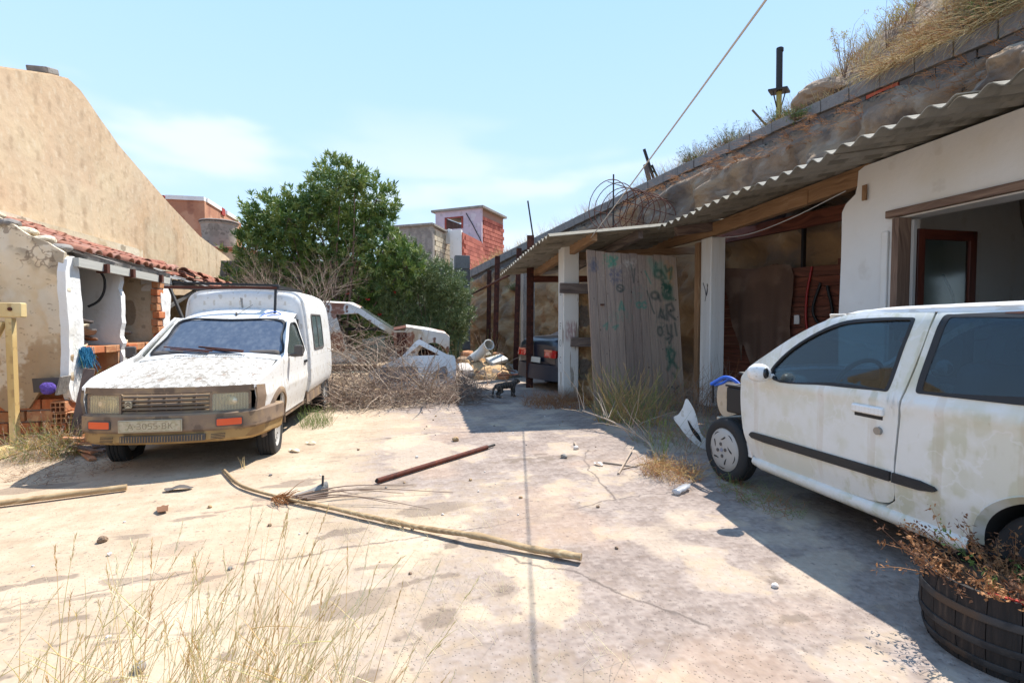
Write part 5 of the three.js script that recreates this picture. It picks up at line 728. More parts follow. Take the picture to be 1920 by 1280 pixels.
{
  const CX = 3.40, v = thing('white_hatchback', 'stripped white three door hatchback with algae stains and no bonnet or front wings', 'car', [CX, 0, 0]);
  const hw = (z, y) => { let w = .75 - .045 * sst(.5, .22, y) - .3 * Math.max(0, y - .93) - .14 * Math.pow(Math.max(0, y - 1.33) / .12, 2) * .35 + .01 * Math.exp(-Math.pow((y - .9) / .035, 2)); const a = clamp((z + 3.15) / -.55); w -= .05 * a * a; const r = clamp((z + 1.0) / .45); w -= .11 * r * r; return w; };
  const side = (c, h, o = {}) => panel(c, h, (z, y) => V3(-(hw(z, y) + (o.off || 0)), y, z), { L: .07, t: .016, ...o });
  const uvs = g => { g = plain(g); const p = g.attributes.position, uv = g.attributes.uv; for (let i = 0; i < p.count; i++) uv.setXY(i, -p.getZ(i) / 3, p.getY(i) / 1.5); return g; };
  const both = (name, g, m, p = v) => { g = uvs(g); return [obj(name, g, m, p), obj(name, mirX(g), m, p)]; };
  const win = smoothOutline([[-3.11, .935], [-2.65, .955], [-2.32, .966], [-2.262, .97], [-2.252, 1.0], [-2.235, 1.2], [-2.219, 1.34], [-2.222, 1.372], [-2.27, 1.377], [-2.45, 1.375], [-2.68, 1.35], [-2.93, 1.235], [-3.1, 1.10], [-3.17, .99]], 5);
  const grow = (o, k) => { const c = [0, 0]; o.forEach(p => { c[0] += p[0] / o.length; c[1] += p[1] / o.length; }); return o.map(p => { const dx = p[0] - c[0], dy = p[1] - c[1], l = Math.hypot(dx, dy); return [p[0] + dx / l * k, p[1] + dy / l * k]; }); };
  const doors = both('door', side(smoothOutline([[-3.27, .285], [-2.8, .298], [-2.30, .318], [-2.215, .36], [-2.198, .6], [-2.172, .93], [-2.145, 1.12], [-2.125, 1.38], [-2.14, 1.415], [-2.5, 1.418], [-2.76, 1.38], [-3.0, 1.275], [-3.24, 1.125], [-3.46, .965], [-3.505, .84], [-3.49, .6], [-3.42, .38], [-3.36, .305]], 5), [win]), carPaint);
  const rwin = smoothOutline([[-2.088, 1.02], [-2.082, .988], [-2.03, .986], [-1.6, 1.005], [-1.05, 1.03], [-.93, 1.06], [-.95, 1.2], [-1.02, 1.36], [-1.1, 1.385], [-1.6, 1.39], [-2.0, 1.388], [-2.05, 1.384], [-2.06, 1.35], [-2.075, 1.2]], 5);
  const arch = arc(-1.5, .29, .325, Math.PI, 0, 18);
  both('rear_quarter', side([[-2.27, .30], [-2.203, .36], [-2.186, .6], [-2.161, .93], [-2.134, 1.12], [-2.113, 1.38], [-2.118, 1.425], [-1.6, 1.43], [-1.1, 1.42], [-.88, 1.36], [-.72, 1.1], [-.66, .92], [-.62, .55], [-.66, .32], [-1.17, .29], ...arch.slice().reverse().slice(1, -1), [-1.83, .29]], [rwin]), carPaint);
  both('arch_lip', panel([[0, 0], [1, 0], [1, 1], [0, 1]], [], (s, t) => { const a = s * Math.PI, r = .325 - .03 * t, z = -1.5 - Math.cos(a) * r, y = .29 + Math.sin(a) * r; return V3(-(hw(z, y) + .004 - .03 * t), y, z); }, { L: .05, t: .008 }), carPaint);
  both('wheel_well', panel([[0, 0], [1, 0], [1, 1], [0, 1]], [], (s, t) => { const a = s * Math.PI; return V3(-(.72 - t * .36), .29 + Math.sin(a) * .335, -1.5 - Math.cos(a) * .335); }, { L: .1, t: .01 }), M.dusty);
  both('sill', panel([[-3.38, 0], [-1.84, 0], [-1.84, 1], [-3.38, 1]], [], (z, t) => { const a = t * 3.0; const e = 1 - .25 * sst(-3.28, -3.38, z); return V3(-(.66 + .075 * Math.sin(a) * e), .262 - .055 * Math.cos(a) * e, z); }, { L: .06, t: .01 }), carPaint);
  // glass and black seals
  const tint = mat(rgb(182, 204, 212), { physical: true, transmission: 1, thickness: 0, rough: .02, ior: 1.52 });
  both('door_glass', side(win, [], { off: -.012, t: .004 }), tint); both('quarter_glass', side(grow(rwin, .012), [], { off: .004, t: .004 }), tint);
  both('window_seal', side(grow(win, .006), [grow(win, -.016)], { off: .003, t: .018 }), M.black); both('window_seal', side(grow(rwin, .016), [grow(rwin, -.02)], { off: .006, t: .008 }), M.black);
  both('seal_rust', side([[-1.8, 1.396], [-1.74, 1.392], [-1.66, 1.395], [-1.62, 1.388], [-1.6, 1.398], [-1.7, 1.404], [-1.8, 1.402]], [], { off: .007, t: .003 }), M.rust);
  // rubbing strip in two lengths
  const strip = (z0, z1, y0, y1) => side(smoothOutline([[z0, (y0 + .0) + .02], [z0 + .05, y0], [(z0 + z1) / 2, (y0 + y1) / 2 - .004], [z1 - .05, y1], [z1, y1 + .025], [z1 - .05, y1 + .05], [(z0 + z1) / 2, (y0 + y1) / 2 + .055], [z0 + .05, y0 + .05]], 4), [], { off: .016, t: .02 });
  const stripM = mat(WHITE, { map: mottle(512, [56, 52, 48], [[76, 62, 50, 5, 5, 5, .5, .7, .8], [40, 38, 38, 9, 9, 4, .5, .7, .8]], 83, 10), rough: .9 });
  both('rubbing_strip', side([[-3.37, .475], [-3.34, .456], [-3.2, .452], [-2.215, .468], [-2.212, .522], [-3.2, .508], [-3.34, .502]], [], { off: .016, t: .02 }), stripM); both('rubbing_strip', side([[-2.2, .468], [-2.05, .472], [-1.98, .486], [-1.965, .5], [-1.98, .512], [-2.05, .522], [-2.197, .522]], [], { off: .016, t: .02 }), stripM);
  for (const d of doors) { const s = d === doors[0] ? -1 : 1; obj('handle', [place(box(.035, .05, .2, 0, 0, 0, .012), s * .755, .845, -2.36, 0, 0, 0)], carWhite, d); obj('handle_recess', box(.01, .035, .18, s * .748, .815, -2.36, .004), M.black, d); obj('lock', place(cyl(.022, .022, .02, 18), s * .758, .735, -2.29, 0, 0, Math.PI / 2), M.steel, d); }
  // mirror
  for (const s of [-1, 1]) { const mm = obj('mirror', [place(new THREE.SphereGeometry(1, 20, 14), s * .86, .985, -3.14, 0, s * .3, 0, [.085, .068, .055]), place(box(.1, .04, .05, 0, 0, 0, .015), s * .77, .955, -3.16)], carWhite, v); obj('mirror_glass', place(new THREE.SphereGeometry(1, 18, 12), s * .835, .985, -3.098, 0, s * -.5, 0, [.036, .04, .02]), mat(rgb(60, 60, 62), { rough: .15, metal: .6 }), mm); }
  // roof, windscreen, tailgate
  const ry = (x, z) => 1.425 + .035 * (1 - Math.pow(Math.abs(x) / .56, 2.2)) + .012 * Math.sin((z + 2.7) / 1.9 * Math.PI) - .10 * Math.pow(clamp((-2.55 - z) / .3), 2) - .09 * Math.pow(clamp((z + 1.1) / .35), 2);
  obj('roof', uvM(panel([[-.565, -2.78], [0, -2.86], [.565, -2.78], [.575, -2.4], [.575, -1.1], [.54, -.86], [0, -.8], [-.54, -.86], [-.575, -1.1], [-.575, -2.4]], [], (x, z) => V3(x, ry(x, z), z), { L: .09, t: .02, flip: true }), 1), carWhite, v);
  both('roof_rail', panel([[-2.8, 0], [-.9, 0], [-.9, 1], [-2.8, 1]], [], (z, t) => V3(-lerp(hw(z, 1.412) + .002, .56, t), lerp(1.41, ry(.56, z) + .004, Math.sin(t * 1.57)), z), { L: .1, t: .012 }), carWhite);
  const ws = (x, s) => V3(x * lerp(1, .84, s), .965 + .425 * s, -(3.50 - .70 * s) - .08 * (1 - Math.pow(Math.abs(x) / .68, 2)));
  const wo = smoothOutline([[-.60, .07], [0, .05], [.60, .07], [.6, .5], [.58, .93], [0, .95], [-.58, .93], [-.6, .5]], 4);
  obj('windscreen_frame', uvM(panel([[-.69, 0], [.69, 0], [.69, 1], [-.69, 1]], [wo], ws, { L: .08, t: .03, flip: true }), 1), carWhite, v); obj('windscreen', panel(wo, [], ws, { L: .1, t: .005, flip: true }), tint, v);
  const tg = (x, s) => V3(x * lerp(1, .9, s), lerp(.5, 1.36, s), -lerp(.58, .86, Math.pow(Math.max(0, s), 2.2)));
  const tw = smoothOutline([[-.52, .55], [0, .53], [.52, .55], [.5, .92], [0, .94], [-.5, .92]], 4);
  obj('tailgate', uvM(panel([[-.66, 0], [.66, 0], [.62, 1], [-.62, 1]], [tw], tg, { L: .1, t: .02 }), 1), carWhite, v); obj('rear_screen', panel(tw, [], tg, { L: .12, t: .004 }), tint, v);
  obj('rear_bumper', uvM(sweepPlan([[-.73, -1.1], [-.72, -.8], [-.62, -.6], [-.3, -.52], [0, -.5], [.3, -.52], [.62, -.6], [.72, -.8], [.73, -1.1]].reverse(), [[-.05, .28], [.02, .26], [.04, .4], [.03, .52], [-.05, .52]]), 1), carWhite, v);
  for (const s of [-1, 1]) obj('tail_lamp', box(.1, .34, .1, s * .62, .78, -.64, .03), M.red, v);
  // cabin
  const cabin = mat(rgb(62, 68, 78), { rough: .95 });
  obj('floor_pan', [box(1.3, .05, 2.5, 0, .28, -2.0), box(1.3, .3, .04, 0, .45, -3.42), box(1.3, .6, .04, 0, .6, -.78)], M.black, v);
  obj('dashboard', place(box(1.28, .26, .38, 0, 0, 0, .09), 0, .84, -3.15, .1), cabin, v);
  for (const s of [-1, 1]) { obj('seat', [place(box(.46, .66, .15, 0, 0, 0, .07), s * .32, .82, -2.05, .22), box(.46, .15, .48, s * .32, .46, -2.35, .06)], cabin, v); const hr = panel(rrect(-.12, -.1, .12, .1, .05), [rrect(-.045, -.035, .045, .045, .015)], (x, y) => V3(x, y, 0), { t: .08 }); obj('headrest', place(hr, s * .32, 1.23, -1.9, .15), cabin, v); }
  obj('rear_bench', [place(box(1.2, .5, .15, 0, 0, 0, .06), 0, .8, -1.15, .2), box(1.2, .14, .45, 0, .48, -1.4, .05), place(box(.26, .2, .1, 0, 0, 0, .04), -.38, 1.16, -1.08), place(box(.26, .2, .1, 0, 0, 0, .04), .38, 1.16, -1.08)], cabin, v);
  obj('steering_wheel', [place(new THREE.TorusGeometry(.185, .015, 8, 30), -.32, .93, -2.83, .45), place(box(.34, .06, .02), -.32, .93, -2.83, .45)], M.black, v);
  obj('rear_view_mirror', [box(.23, .065, .03, 0, 1.33, -2.78, .012), rod([0, 1.34, -2.8], [0, 1.40, -2.88], .01)], M.black, v);
  obj('hanging_charm', [place(new THREE.SphereGeometry(.03, 10, 8), .0, 1.23, -2.77, 0, 0, 0, [1, .8, 1]), place(box(.025, .09, .025, 0, 0, 0, .01), .01, 1.17, -2.77)], mat(rgb(170, 60, 56), { rough: .7 }), v);
  both('inner_door', side(grow(win, .1).map(p => [p[0], Math.min(p[1], .93)]), [], { off: -.07, t: .02 }), cabin);
  // bare front end: inner wing, bulkhead, black air box, straps
  obj('inner_wing', uvM(panel(smoothOutline([[-3.42, .46], [-3.42, .9], [-3.75, .83], [-4.02, .79], [-4.05, .62], [-3.98, .50], [-3.75, .56]], 4), [], (z, y) => V3(-.56 - .03 * Math.sin(z * 7), y, z), { L: .1, t: .02 }), 1), ochreWhite(), v);
  obj('inner_wing', uvM(panel(smoothOutline([[-3.42, .46], [-3.42, .9], [-3.75, .83], [-4.02, .79], [-4.05, .62], [-3.98, .50], [-3.75, .56]], 4), [], (z, y) => V3(.56, y, z), { L: .1, t: .02 }), 1), ochreWhite(), v);
  obj('scuttle', [place(box(1.2, .06, .2, 0, 0, 0, .02), 0, .88, -3.5, .3), place(box(.5, .02, .3, 0, 0, 0, .006), -.35, .915, -3.58, .1, .2)], M.black, v);
  obj('air_box', [place(box(.2, .22, .22, 0, 0, 0, .02), -.60, .70, -3.62, 0, .15), place(box(.21, .02, .23, 0, 0, 0, .006), -.60, .82, -3.62, 0, .15)], M.black, v);
  obj('engine', [box(.5, .4, .35, .05, .56, -3.75, .04), box(.2, .25, .3, .38, .6, -3.7, .03), rod([-.3, .66, -3.8], [.3, .68, -3.85], .05), place(cyl(.09, .09, .2, 20), -.2, .55, -3.9, 0, 0, Math.PI / 2)], M.darkMetal, v);
  obj('front_panel', uvM(box(1.1, .12, .05, 0, .42, -4.05, .01), 1), ochreWhite(), v); obj('cross_member', bar([-.55, .28, -3.95], [.55, .28, -3.95], .07, .07, .01), M.rust, v);
  obj('blue_strap', [tube([[-.66, .79, -4.0], [-.64, .83, -3.94], [-.62, .87, -3.86], [-.60, .86, -3.78], [-.58, .82, -3.72]], .016, 20, 6), tube([[-.64, .785, -3.98], [-.62, .81, -3.9], [-.59, .85, -3.84], [-.57, .83, -3.74]], .012, 20, 6)], M.blue, v);
  obj('strut_rod', rod([-.64, .62, -4.0], [-.65, .80, -3.99], .01), M.darkMetal, v); obj('strut_top', place(cyl(.06, .06, .05, 18), -.6, .50, -3.72), M.darkMetal, v);
  obj('door_hinge_post', uvM(box(.06, .66, .08, -.66, .6, -3.44, .01), 1), carWhite, v);
  // wheels with a curved slot cover in front, bare steel behind
  const cap = mat(rgb(168, 164, 158), { rough: .6 });
  for (const s of [-1, 1]) {
    const w = wheel(v, 'wheel', .268, .15, .182, [s * .655, .265, -3.72], { flat: .02, turn: s < 0 ? Math.PI + .02 : 0, capMat: cap });
    const c = obj('wheel_cover', new THREE.LatheGeometry([[0, .088], [.06, .09], [.12, .086], [.16, .076], [.178, .062], [.182, .05]].map(p => V2(...p)), 40).rotateZ(-Math.PI / 2), cap, w.g), sl = [], ho = [];
    for (let k = 0; k < 5; k++) { const a = k / 5 * 6.283 + .3; const q = panel(smoothOutline([[-.045, .135], [-.01, .125], [.03, .13], [.048, .142], [.02, .158], [-.02, .158]], 3), [], (y, z) => V3(0, y, z), { t: .004, L: .05 }); sl.push(place(q, .078, 0, 0, a)); const q2 = panel(smoothOutline([[-.012, .085], [.018, .09], [.05, .112], [.045, .118], [.012, .1]], 3), [], (y, z) => V3(0, y, z), { t: .003, L: .05 }); sl.push(place(q2, .0895, 0, 0, a + .7)); }
    for (let k = 0; k < 4; k++) { const a = k / 4 * 6.283 + .2; ho.push(place(cyl(.015, .015, .006, 12), .092, Math.cos(a) * .05, Math.sin(a) * .05, 0, 0, Math.PI / 2)); }
    for (const q of sl) obj('cover_slot', q, M.black, c); obj('bolt_hole', ho, M.dusty, c); obj('cover_badge', place(cyl(.016, .016, .005, 14), .092, 0, 0, 0, 0, Math.PI / 2), mat(rgb(130, 132, 150), { rough: .5 }), c);
    wheel(v, 'wheel', .268, .15, .17, [s * .62, .262, -1.5], { flat: .02, turn: s < 0 ? Math.PI : 0, capMat: M.dusty });
  }
}
function ochreWhite() { return mat(WHITE, { map: paintDirt, tint: rgb(226, 208, 184), rough: .7 }); }
// torn off front bumper propped beside the front wheel
{
  const b = thing('torn_bumper', 'torn off white car bumper standing on end in the weeds', 'bumper', [2.95, 0, -4.75], -.1);
  const o = smoothOutline([[-.02, .55], [.03, .47], [.065, .36], [.085, .25], [.13, .16], [.22, .115], [.36, .11], [.52, .12], [.52, .02], [.36, .005], [.2, .01], [.08, .06], [-.02, .15], [-.09, .25], [-.145, .345], [-.10, .38], [-.06, .45]], 5), bend = (x, y) => .10 - .55 * (x - .05) * (x - .05) - .25 * Math.pow(y - .2, 2) + .05 * Math.sin(x * 9);
  obj('skin', uvM(panel(o, [], (x, y) => V3(x, y, bend(x, y)), { L: .04, t: .012 }), 1), carWhite, b);
  obj('black_strip', panel(smoothOutline([[-.02, .33], [.0, .25], [.05, .16], [.11, .1], [.09, .17], [.03, .25]], 4), [], (x, y) => V3(x, y, bend(x, y) + .004), { L: .05, t: .006 }), M.black, b);
}
// ---------- half barrel planter ----------
{
  const b = thing('barrel_planter', 'dark half barrel planter with iron hoops and dead brown plants', 'planter', [2.42, 0, -1.51]);
  const R = y => .235 + .045 * Math.sin(clamp(y / .31) * 2.2 + .35), n = 18; reseed(101);
  const sm = [0, 1, 2].map(i => mat(WHITE, { map: woodTex(256, [[18, 15, 14], [30, 25, 23], [44, 36, 32], [78, 64, 52]], 181 + i * 5), bump: bumpWood, bs: .004, rough: .9 }));
  for (let k = 0; k < n; k++) { const a0 = k / n * 6.2832, a1 = (k + 1) / n * 6.2832 - .012, top = .31 + rr(-.006, .004), d = rr(-.002, .003); obj('stave', uvM(panel([[a0, 0], [a1, 0], [a1, top], [a0, top]], [], (a, y) => V3(Math.cos(a) * (R(y) + d), y, Math.sin(a) * (R(y) + d)), { L: .07, t: .022, flip: true }), .5, 1, rnd(), rnd()), sm[k % 3], b); }
  const hm = mat(WHITE, { map: mottle(256, [62, 60, 60], [[84, 66, 52, 5, 5, 5, .5, .7, .8], [40, 40, 42, 9, 9, 4, .5, .7, .8]], 85, 10), rough: .7, metal: .4 });
  for (const y of [.045, .125, .225]) obj('hoop', uvM(new THREE.LatheGeometry([[R(y - .014) - .001, y - .014], [R(y - .014) + .006, y - .014], [R(y + .014) + .006, y + .014], [R(y + .014) - .001, y + .014]].map(p => V2(...p)), 48), .5), hm, b);
  obj('soil', uvM(new THREE.CircleGeometry(.25, 28).rotateX(-Math.PI / 2).translate(0, .25, 0), .3), mat(rgb(92, 68, 50), { rough: 1, bump: bumpFine, bs: .02 }), b);
  obj('rim_paint', [place(box(.12, .012, .02), -.2, .312, .13, 0, -.9)], mat(rgb(170, 52, 40), { rough: .9 }), b);
}
// ---------- dark saloon in the carport ----------
{
  const v = thing('dark_saloon', 'dark saloon car with red tail lamps parked in the carport', 'car', [2.69, 0, -9.85], -Math.PI / 2 + .24);
  // local: rear faces +z, body runs to -z; +x is the near side
  const dk = mat(rgb(26, 32, 46), { physical: true, rough: .35, clearcoat: .5, clearcoatRoughness: .25, bump: bumpFine, bs: .001 });
  const ring = (lz, w, y0, belt, top, tw) => { const P = [[w - .06, y0], [w, y0 + .12], [w + .01, .55], [w - .01, belt - .08], [w - .05, belt], [tw + (top - belt > .1 ? .04 : 0), Math.max(belt + .01, top - .1)], [tw - .06, top - .01], [0, top + .015]]; const c = new THREE.CatmullRomCurve3(P.map(p => V3(p[0], p[1], 0)), false, 'centripetal').getPoints(30), r = c.map(p => V3(p.x, p.y - .09, -lz)); return [...r, ...r.slice(0, -1).reverse().map(p => V3(-p.x, p.y, p.z))]; };
  const S = [[0, .74, .48, .80, .98, .62], [.02, .80, .40, .84, 1.06, .70], [.12, .85, .32, .90, 1.13, .74], [.45, .86, .30, .92, 1.15, .76], [.7, .86, .30, .94, 1.17, .74], [1.0, .87, .30, .94, 1.32, .62], [1.4, .87, .30, .94, 1.46, .56], [2.2, .87, .30, .94, 1.48, .57], [2.7, .87, .30, .94, 1.42, .56], [3.3, .86, .30, .93, 1.06, .72], [3.9, .85, .32, .88, .98, .72], [4.4, .78, .40, .74, .84, .66], [4.5, .7, .48, .66, .74, .6]];
  obj('body', uvM(loft(S.map(s => ring(...s))), 1), dk, v);
  obj('bumper', uvM(sweepPlan([[.86, -.55], [.84, -.1], [.7, .03], [.35, .085], [0, .1], [-.35, .085], [-.7, .03], [-.84, -.1], [-.86, -.55]], [[-.04, .22], [.02, .22], [.05, .36], [.045, .5], [-.02, .52]]), 1), mat(rgb(34, 38, 50), { rough: .5 }), v);
  for (const s of [-1, 1]) { const t = obj('tail_lamp', place(panel(rrect(-.2, -.075, .2, .075, .025), [], (x, y) => V3(x, y, .01 - .35 * x * x * (x * s > 0 ? 2 : .5)), { L: .06, t: .05 }), s * .6, .74, .04, -.12), mat(rgb(176, 16, 18), { physical: true, rough: .2, clearcoat: 1 }), v); obj('lamp_band', place(box(.3, .04, .02, 0, 0, 0, .006), s * .55, .80, .045, -.1), mat(rgb(200, 120, 90), { rough: .3 }), t); }
  obj('number_plate', place(box(.5, .11, .01), 0, .60, .055, -.1), mat(rgb(186, 184, 172), { rough: .6 }), v);
  obj('rear_screen', place(new THREE.PlaneGeometry(1.0, .5), 0, 1.22, -.98, -1.05), mat(rgb(24, 28, 34), { rough: .1 }), v);
  for (const s of [-1, 1]) for (const z of [-.85, -3.5]) wheel(v, 'wheel', .3, .19, .19, [s * .76, .27, z], { flat: .04, turn: s < 0 ? Math.PI : 0, capMat: M.dusty });
}
// ---------- plants ----------
class Acc {                                     // collects thin stalks and leaves into one geometry
  constructor() { this.p = []; this.n = []; this.c = null; }
  tri(a, b, c, n) { this.p.push(a.x, a.y, a.z, b.x, b.y, b.z, c.x, c.y, c.z); for (let i = 0; i < 3; i++) this.n.push(n.x, n.y, n.z); }
  stalk(pts, r0, r1, sides = 3) { const g = stalk(pts, r0, r1, sides).toNonIndexed(); this.p.push(...g.attributes.position.array); this.n.push(...g.attributes.normal.array); return this; }
  // a folded leaf from a along d, width w
  leaf(a, d, side, w) { const m = a.clone().addScaledVector(d, .45), t = a.clone().add(d), n = d.clone().cross(side).normalize(), l = m.clone().addScaledVector(side, w).addScaledVector(n, w * .35), r = m.clone().addScaledVector(side, -w).addScaledVector(n, w * .35); const e = b => b.clone().sub(a).cross(t.clone().sub(a)).normalize(); this.tri(a, l, t, e(l)); this.tri(a, t, r, e(r).negate()); return this; }
  geo() { const g = new THREE.BufferGeometry(); g.setAttribute('position', new THREE.Float32BufferAttribute(this.p, 3)); g.setAttribute('normal', new THREE.Float32BufferAttribute(this.n, 3)); g.setAttribute('uv', new THREE.Float32BufferAttribute(new Float32Array(this.p.length / 3 * 2), 2)); return g; }
}
const rv = () => { let v; do v = V3(rr(-1, 1), rr(-1, 1), rr(-1, 1)); while (v.lengthSq() > 1); return v.normalize(); };
function wander(a, dir, len, n, curl, droop = 0) { const pts = [a.clone()], d = dir.clone().normalize(); let p = a.clone(); for (let i = 0; i < n; i++) { d.addScaledVector(rv(), curl); d.y -= droop; d.normalize(); p = p.clone().addScaledVector(d, len / n); pts.push(p); } return pts; }
function blade(acc, x, y, z, h, lean, r, head = 0) { const az = rr(0, 6.283), d = V3(Math.cos(az) * lean, 1, Math.sin(az) * lean), pts = wander(V3(x, y, z), d, h, 5, .07, .03 + lean * .05); acc.stalk(pts, r, r * .4, 3); if (head) { const t = pts[5], dd = pts[5].clone().sub(pts[4]).normalize(); for (let k = 0; k < head; k++) acc.leaf(t.clone().addScaledVector(dd, -rr(0, .07)), dd.clone().addScaledVector(rv(), .5).multiplyScalar(rr(.012, .03)), rv(), .002); } }
const leafMat = (c, tr = .25) => mat(c, { physical: true, rough: .55, transmission: tr, thickness: 0 });
// leaves in clumps over a list of blobs [x, y, z, r]
function crown(accs, blobs, n, len, w, wob) {
  const vol = blobs.map(b => b[3] * b[3]), sum = vol.reduce((a, b) => a + b);
  blobs.forEach((b, bi) => {
    const cl = Math.round(n * vol[bi] / sum / 16);
    for (let k = 0; k < cl; k++) {
      const d = rv(), r = b[3] * Math.pow(rnd(), .28) * (1 + wob * (fbm(d.x * 3 + bi, d.y * 3 + d.z * 2, 3, 5) - .5) * 2), c = V3(b[0], b[1], b[2]).addScaledVector(d, r), ax = d.clone().addScaledVector(rv(), .7); ax.y += .55; ax.normalize(); const A = accs[Math.floor(rnd() * accs.length)];
      for (let q = 0; q < 16; q++) { const dir = ax.clone().addScaledVector(rv(), .85).normalize(), L = len * rr(.65, 1.2), s = dir.clone().cross(rv()).normalize(); A.leaf(c.clone().addScaledVector(ax, rr(-.09, .05)).addScaledVector(rv(), .035), dir.multiplyScalar(L), s, w); }
    }
  });
}
{
  reseed(201);
  const blobs = [[-1.53, 5.03, -13.71, 0.76], [-2.02, 5.04, -14.40, 0.58], [-1.17, 5.05, -13.46, 0.48], [-0.67, 4.63, -13.89, 0.64], [-0.55, 4.22, -14.25, 0.56], [-3.55, 4.24, -14.32, 0.59], [-3.87, 3.88, -14.76, 0.58], [-2.89, 4.06, -13.98, 0.69], [-2.41, 4.42, -14.26, 0.71], [-1.94, 4.41, -14.77, 0.82], [-1.20, 4.07, -14.38, 0.81], [-2.27, 3.70, -15.03, 1.06], [-3.21, 3.48, -14.80, 0.88], [-3.82, 3.13, -14.53, 0.64], [-1.39, 3.24, -14.82, 0.98], [-0.48, 3.31, -13.99, 0.65], [-3.97, 2.42, -14.53, 0.64], [-2.83, 2.47, -14.89, 0.90], [-1.72, 2.20, -15.07, 1.00], [-0.51, 2.49, -14.59, 0.91], [0.09, 2.87, -13.85, 0.58], [-3.65, 2.01, -14.85, 0.66], [-0.96, 1.43, -14.65, 0.76], [-2.29, 1.43, -14.95, 0.83]];
  const t = thing('oleander_tree', 'tall dense dark green oleander tree behind the white van', 'tree', [-1.9, 0, -14.6]);
  const loc = blobs.map(b => [b[0] + 1.9, b[1], b[2] + 14.6, b[3] * (b[1] > 3.7 ? .82 : .98)]);
  const as = [new Acc(), new Acc(), new Acc()]; crown(as, loc, 70000, .15, .019, .55);
  as.forEach((a, i) => obj('crown', a.geo(), leafMat([rgb(112, 138, 60), rgb(84, 114, 50), rgb(142, 158, 84)][i], .36), t));
  const w = new Acc(), g0 = gh(-1.9, -14.6); for (const b of loc) { const s = V3(rr(-.3, .3), g0 - .05, rr(-.3, .3)), e = V3(b[0], b[1], b[2]), m = s.clone().lerp(e, .5).add(V3(rr(-.2, .2), .3, rr(-.2, .2))); w.stalk(new THREE.CatmullRomCurve3([s, m, e]).getPoints(8), .045, .008, 6); for (let k = 0; k < 6; k++) w.stalk(wander(e, rv(), b[3] * .8, 4, .3), .01, .004, 4); }
  obj('trunk', w.geo(), twigM[1], t);
  const fl = new Acc(); for (const [x, y, z] of [[1.32, 1.55, 1.05], [1.0, 1.95, .95], [.5, 2.1, .9], [1.7, 2.15, .8]]) for (let k = 0; k < 8; k++) { const d = rv(); d.y = Math.abs(d.y); d.z = Math.abs(d.z); fl.leaf(V3(x, y, z), d.multiplyScalar(.07), rv(), .022); }
  obj('flower', fl.geo(), mat(rgb(180, 36, 40), { rough: .7 }), t);
  // lighter feathery bush to the right
  reseed(203);
  const bb = [[0.53, 2.64, -14.37, 0.61], [1.14, 2.50, -14.46, 0.58], [1.50, 2.26, -14.13, 0.45], [0.54, 1.90, -14.79, 0.66], [1.25, 1.75, -14.87, 0.67], [1.62, 1.58, -14.07, 0.38], [0.24, 3.21, -14.24, 0.45], [0.69, 1.27, -14.74, 0.55], [1.43, 1.20, -14.34, 0.46], [-0.22, 1.58, -14.3, 0.54], [-0.29, 2.27, -14.2, 0.46], [.5, .9, -14.3, .5], [1.2, .8, -14.3, .5]];
  const u = thing('feathery_bush', 'pale feathery green bush in front of the block pillar', 'bush', [.8, 0, -14.4]), lb = bb.map(b => [b[0] - .8, b[1], b[2] + 14.4, b[3]]), bs = [new Acc(), new Acc()]; crown(bs, lb, 60000, .09, .010, .5);
  bs.forEach((a, i) => obj('crown', a.geo(), leafMat([rgb(128, 142, 92), rgb(104, 122, 74)][i], .3), u));
  const ww = new Acc(); for (const b of lb) ww.stalk(new THREE.CatmullRomCurve3([V3(rr(-.2, .2), gh(.8, -14.4) - .05, rr(-.2, .2)), V3(b[0] * .6, b[1] * .6, b[2] * .6), V3(b[0], b[1], b[2])]).getPoints(7), .025, .006, 5); obj('stem', ww.geo(), twigM[1], u);
  // agave by the pillar
  const a = thing('agave', 'dark agave rosette at the foot of the block pillar', 'plant', [1.35, gh(1.35, -13.4), -13.4]), am = mat(rgb(64, 84, 62), { rough: .6 });
  for (let k = 0; k < 16; k++) { const az = k * 2.4, el = rr(.35, 1.2), L = rr(.55, .95); obj('leaf', place(panel([[-1, 0], [1, 0], [.9, .4], [0, 1], [-.9, .4]], [], (x, s) => V3(x * .045, s * L, -.10 * s * s - .35 * x * x * .045), { L: .5, t: .012 }), 0, .02, 0, 0, 0, 0), am, a).rotation.set(0, 0, 0); const o = a.children[a.children.length - 1]; o.rotation.order = 'YXZ'; o.rotation.y = az; o.rotation.x = (Math.PI / 2 - el); }
}
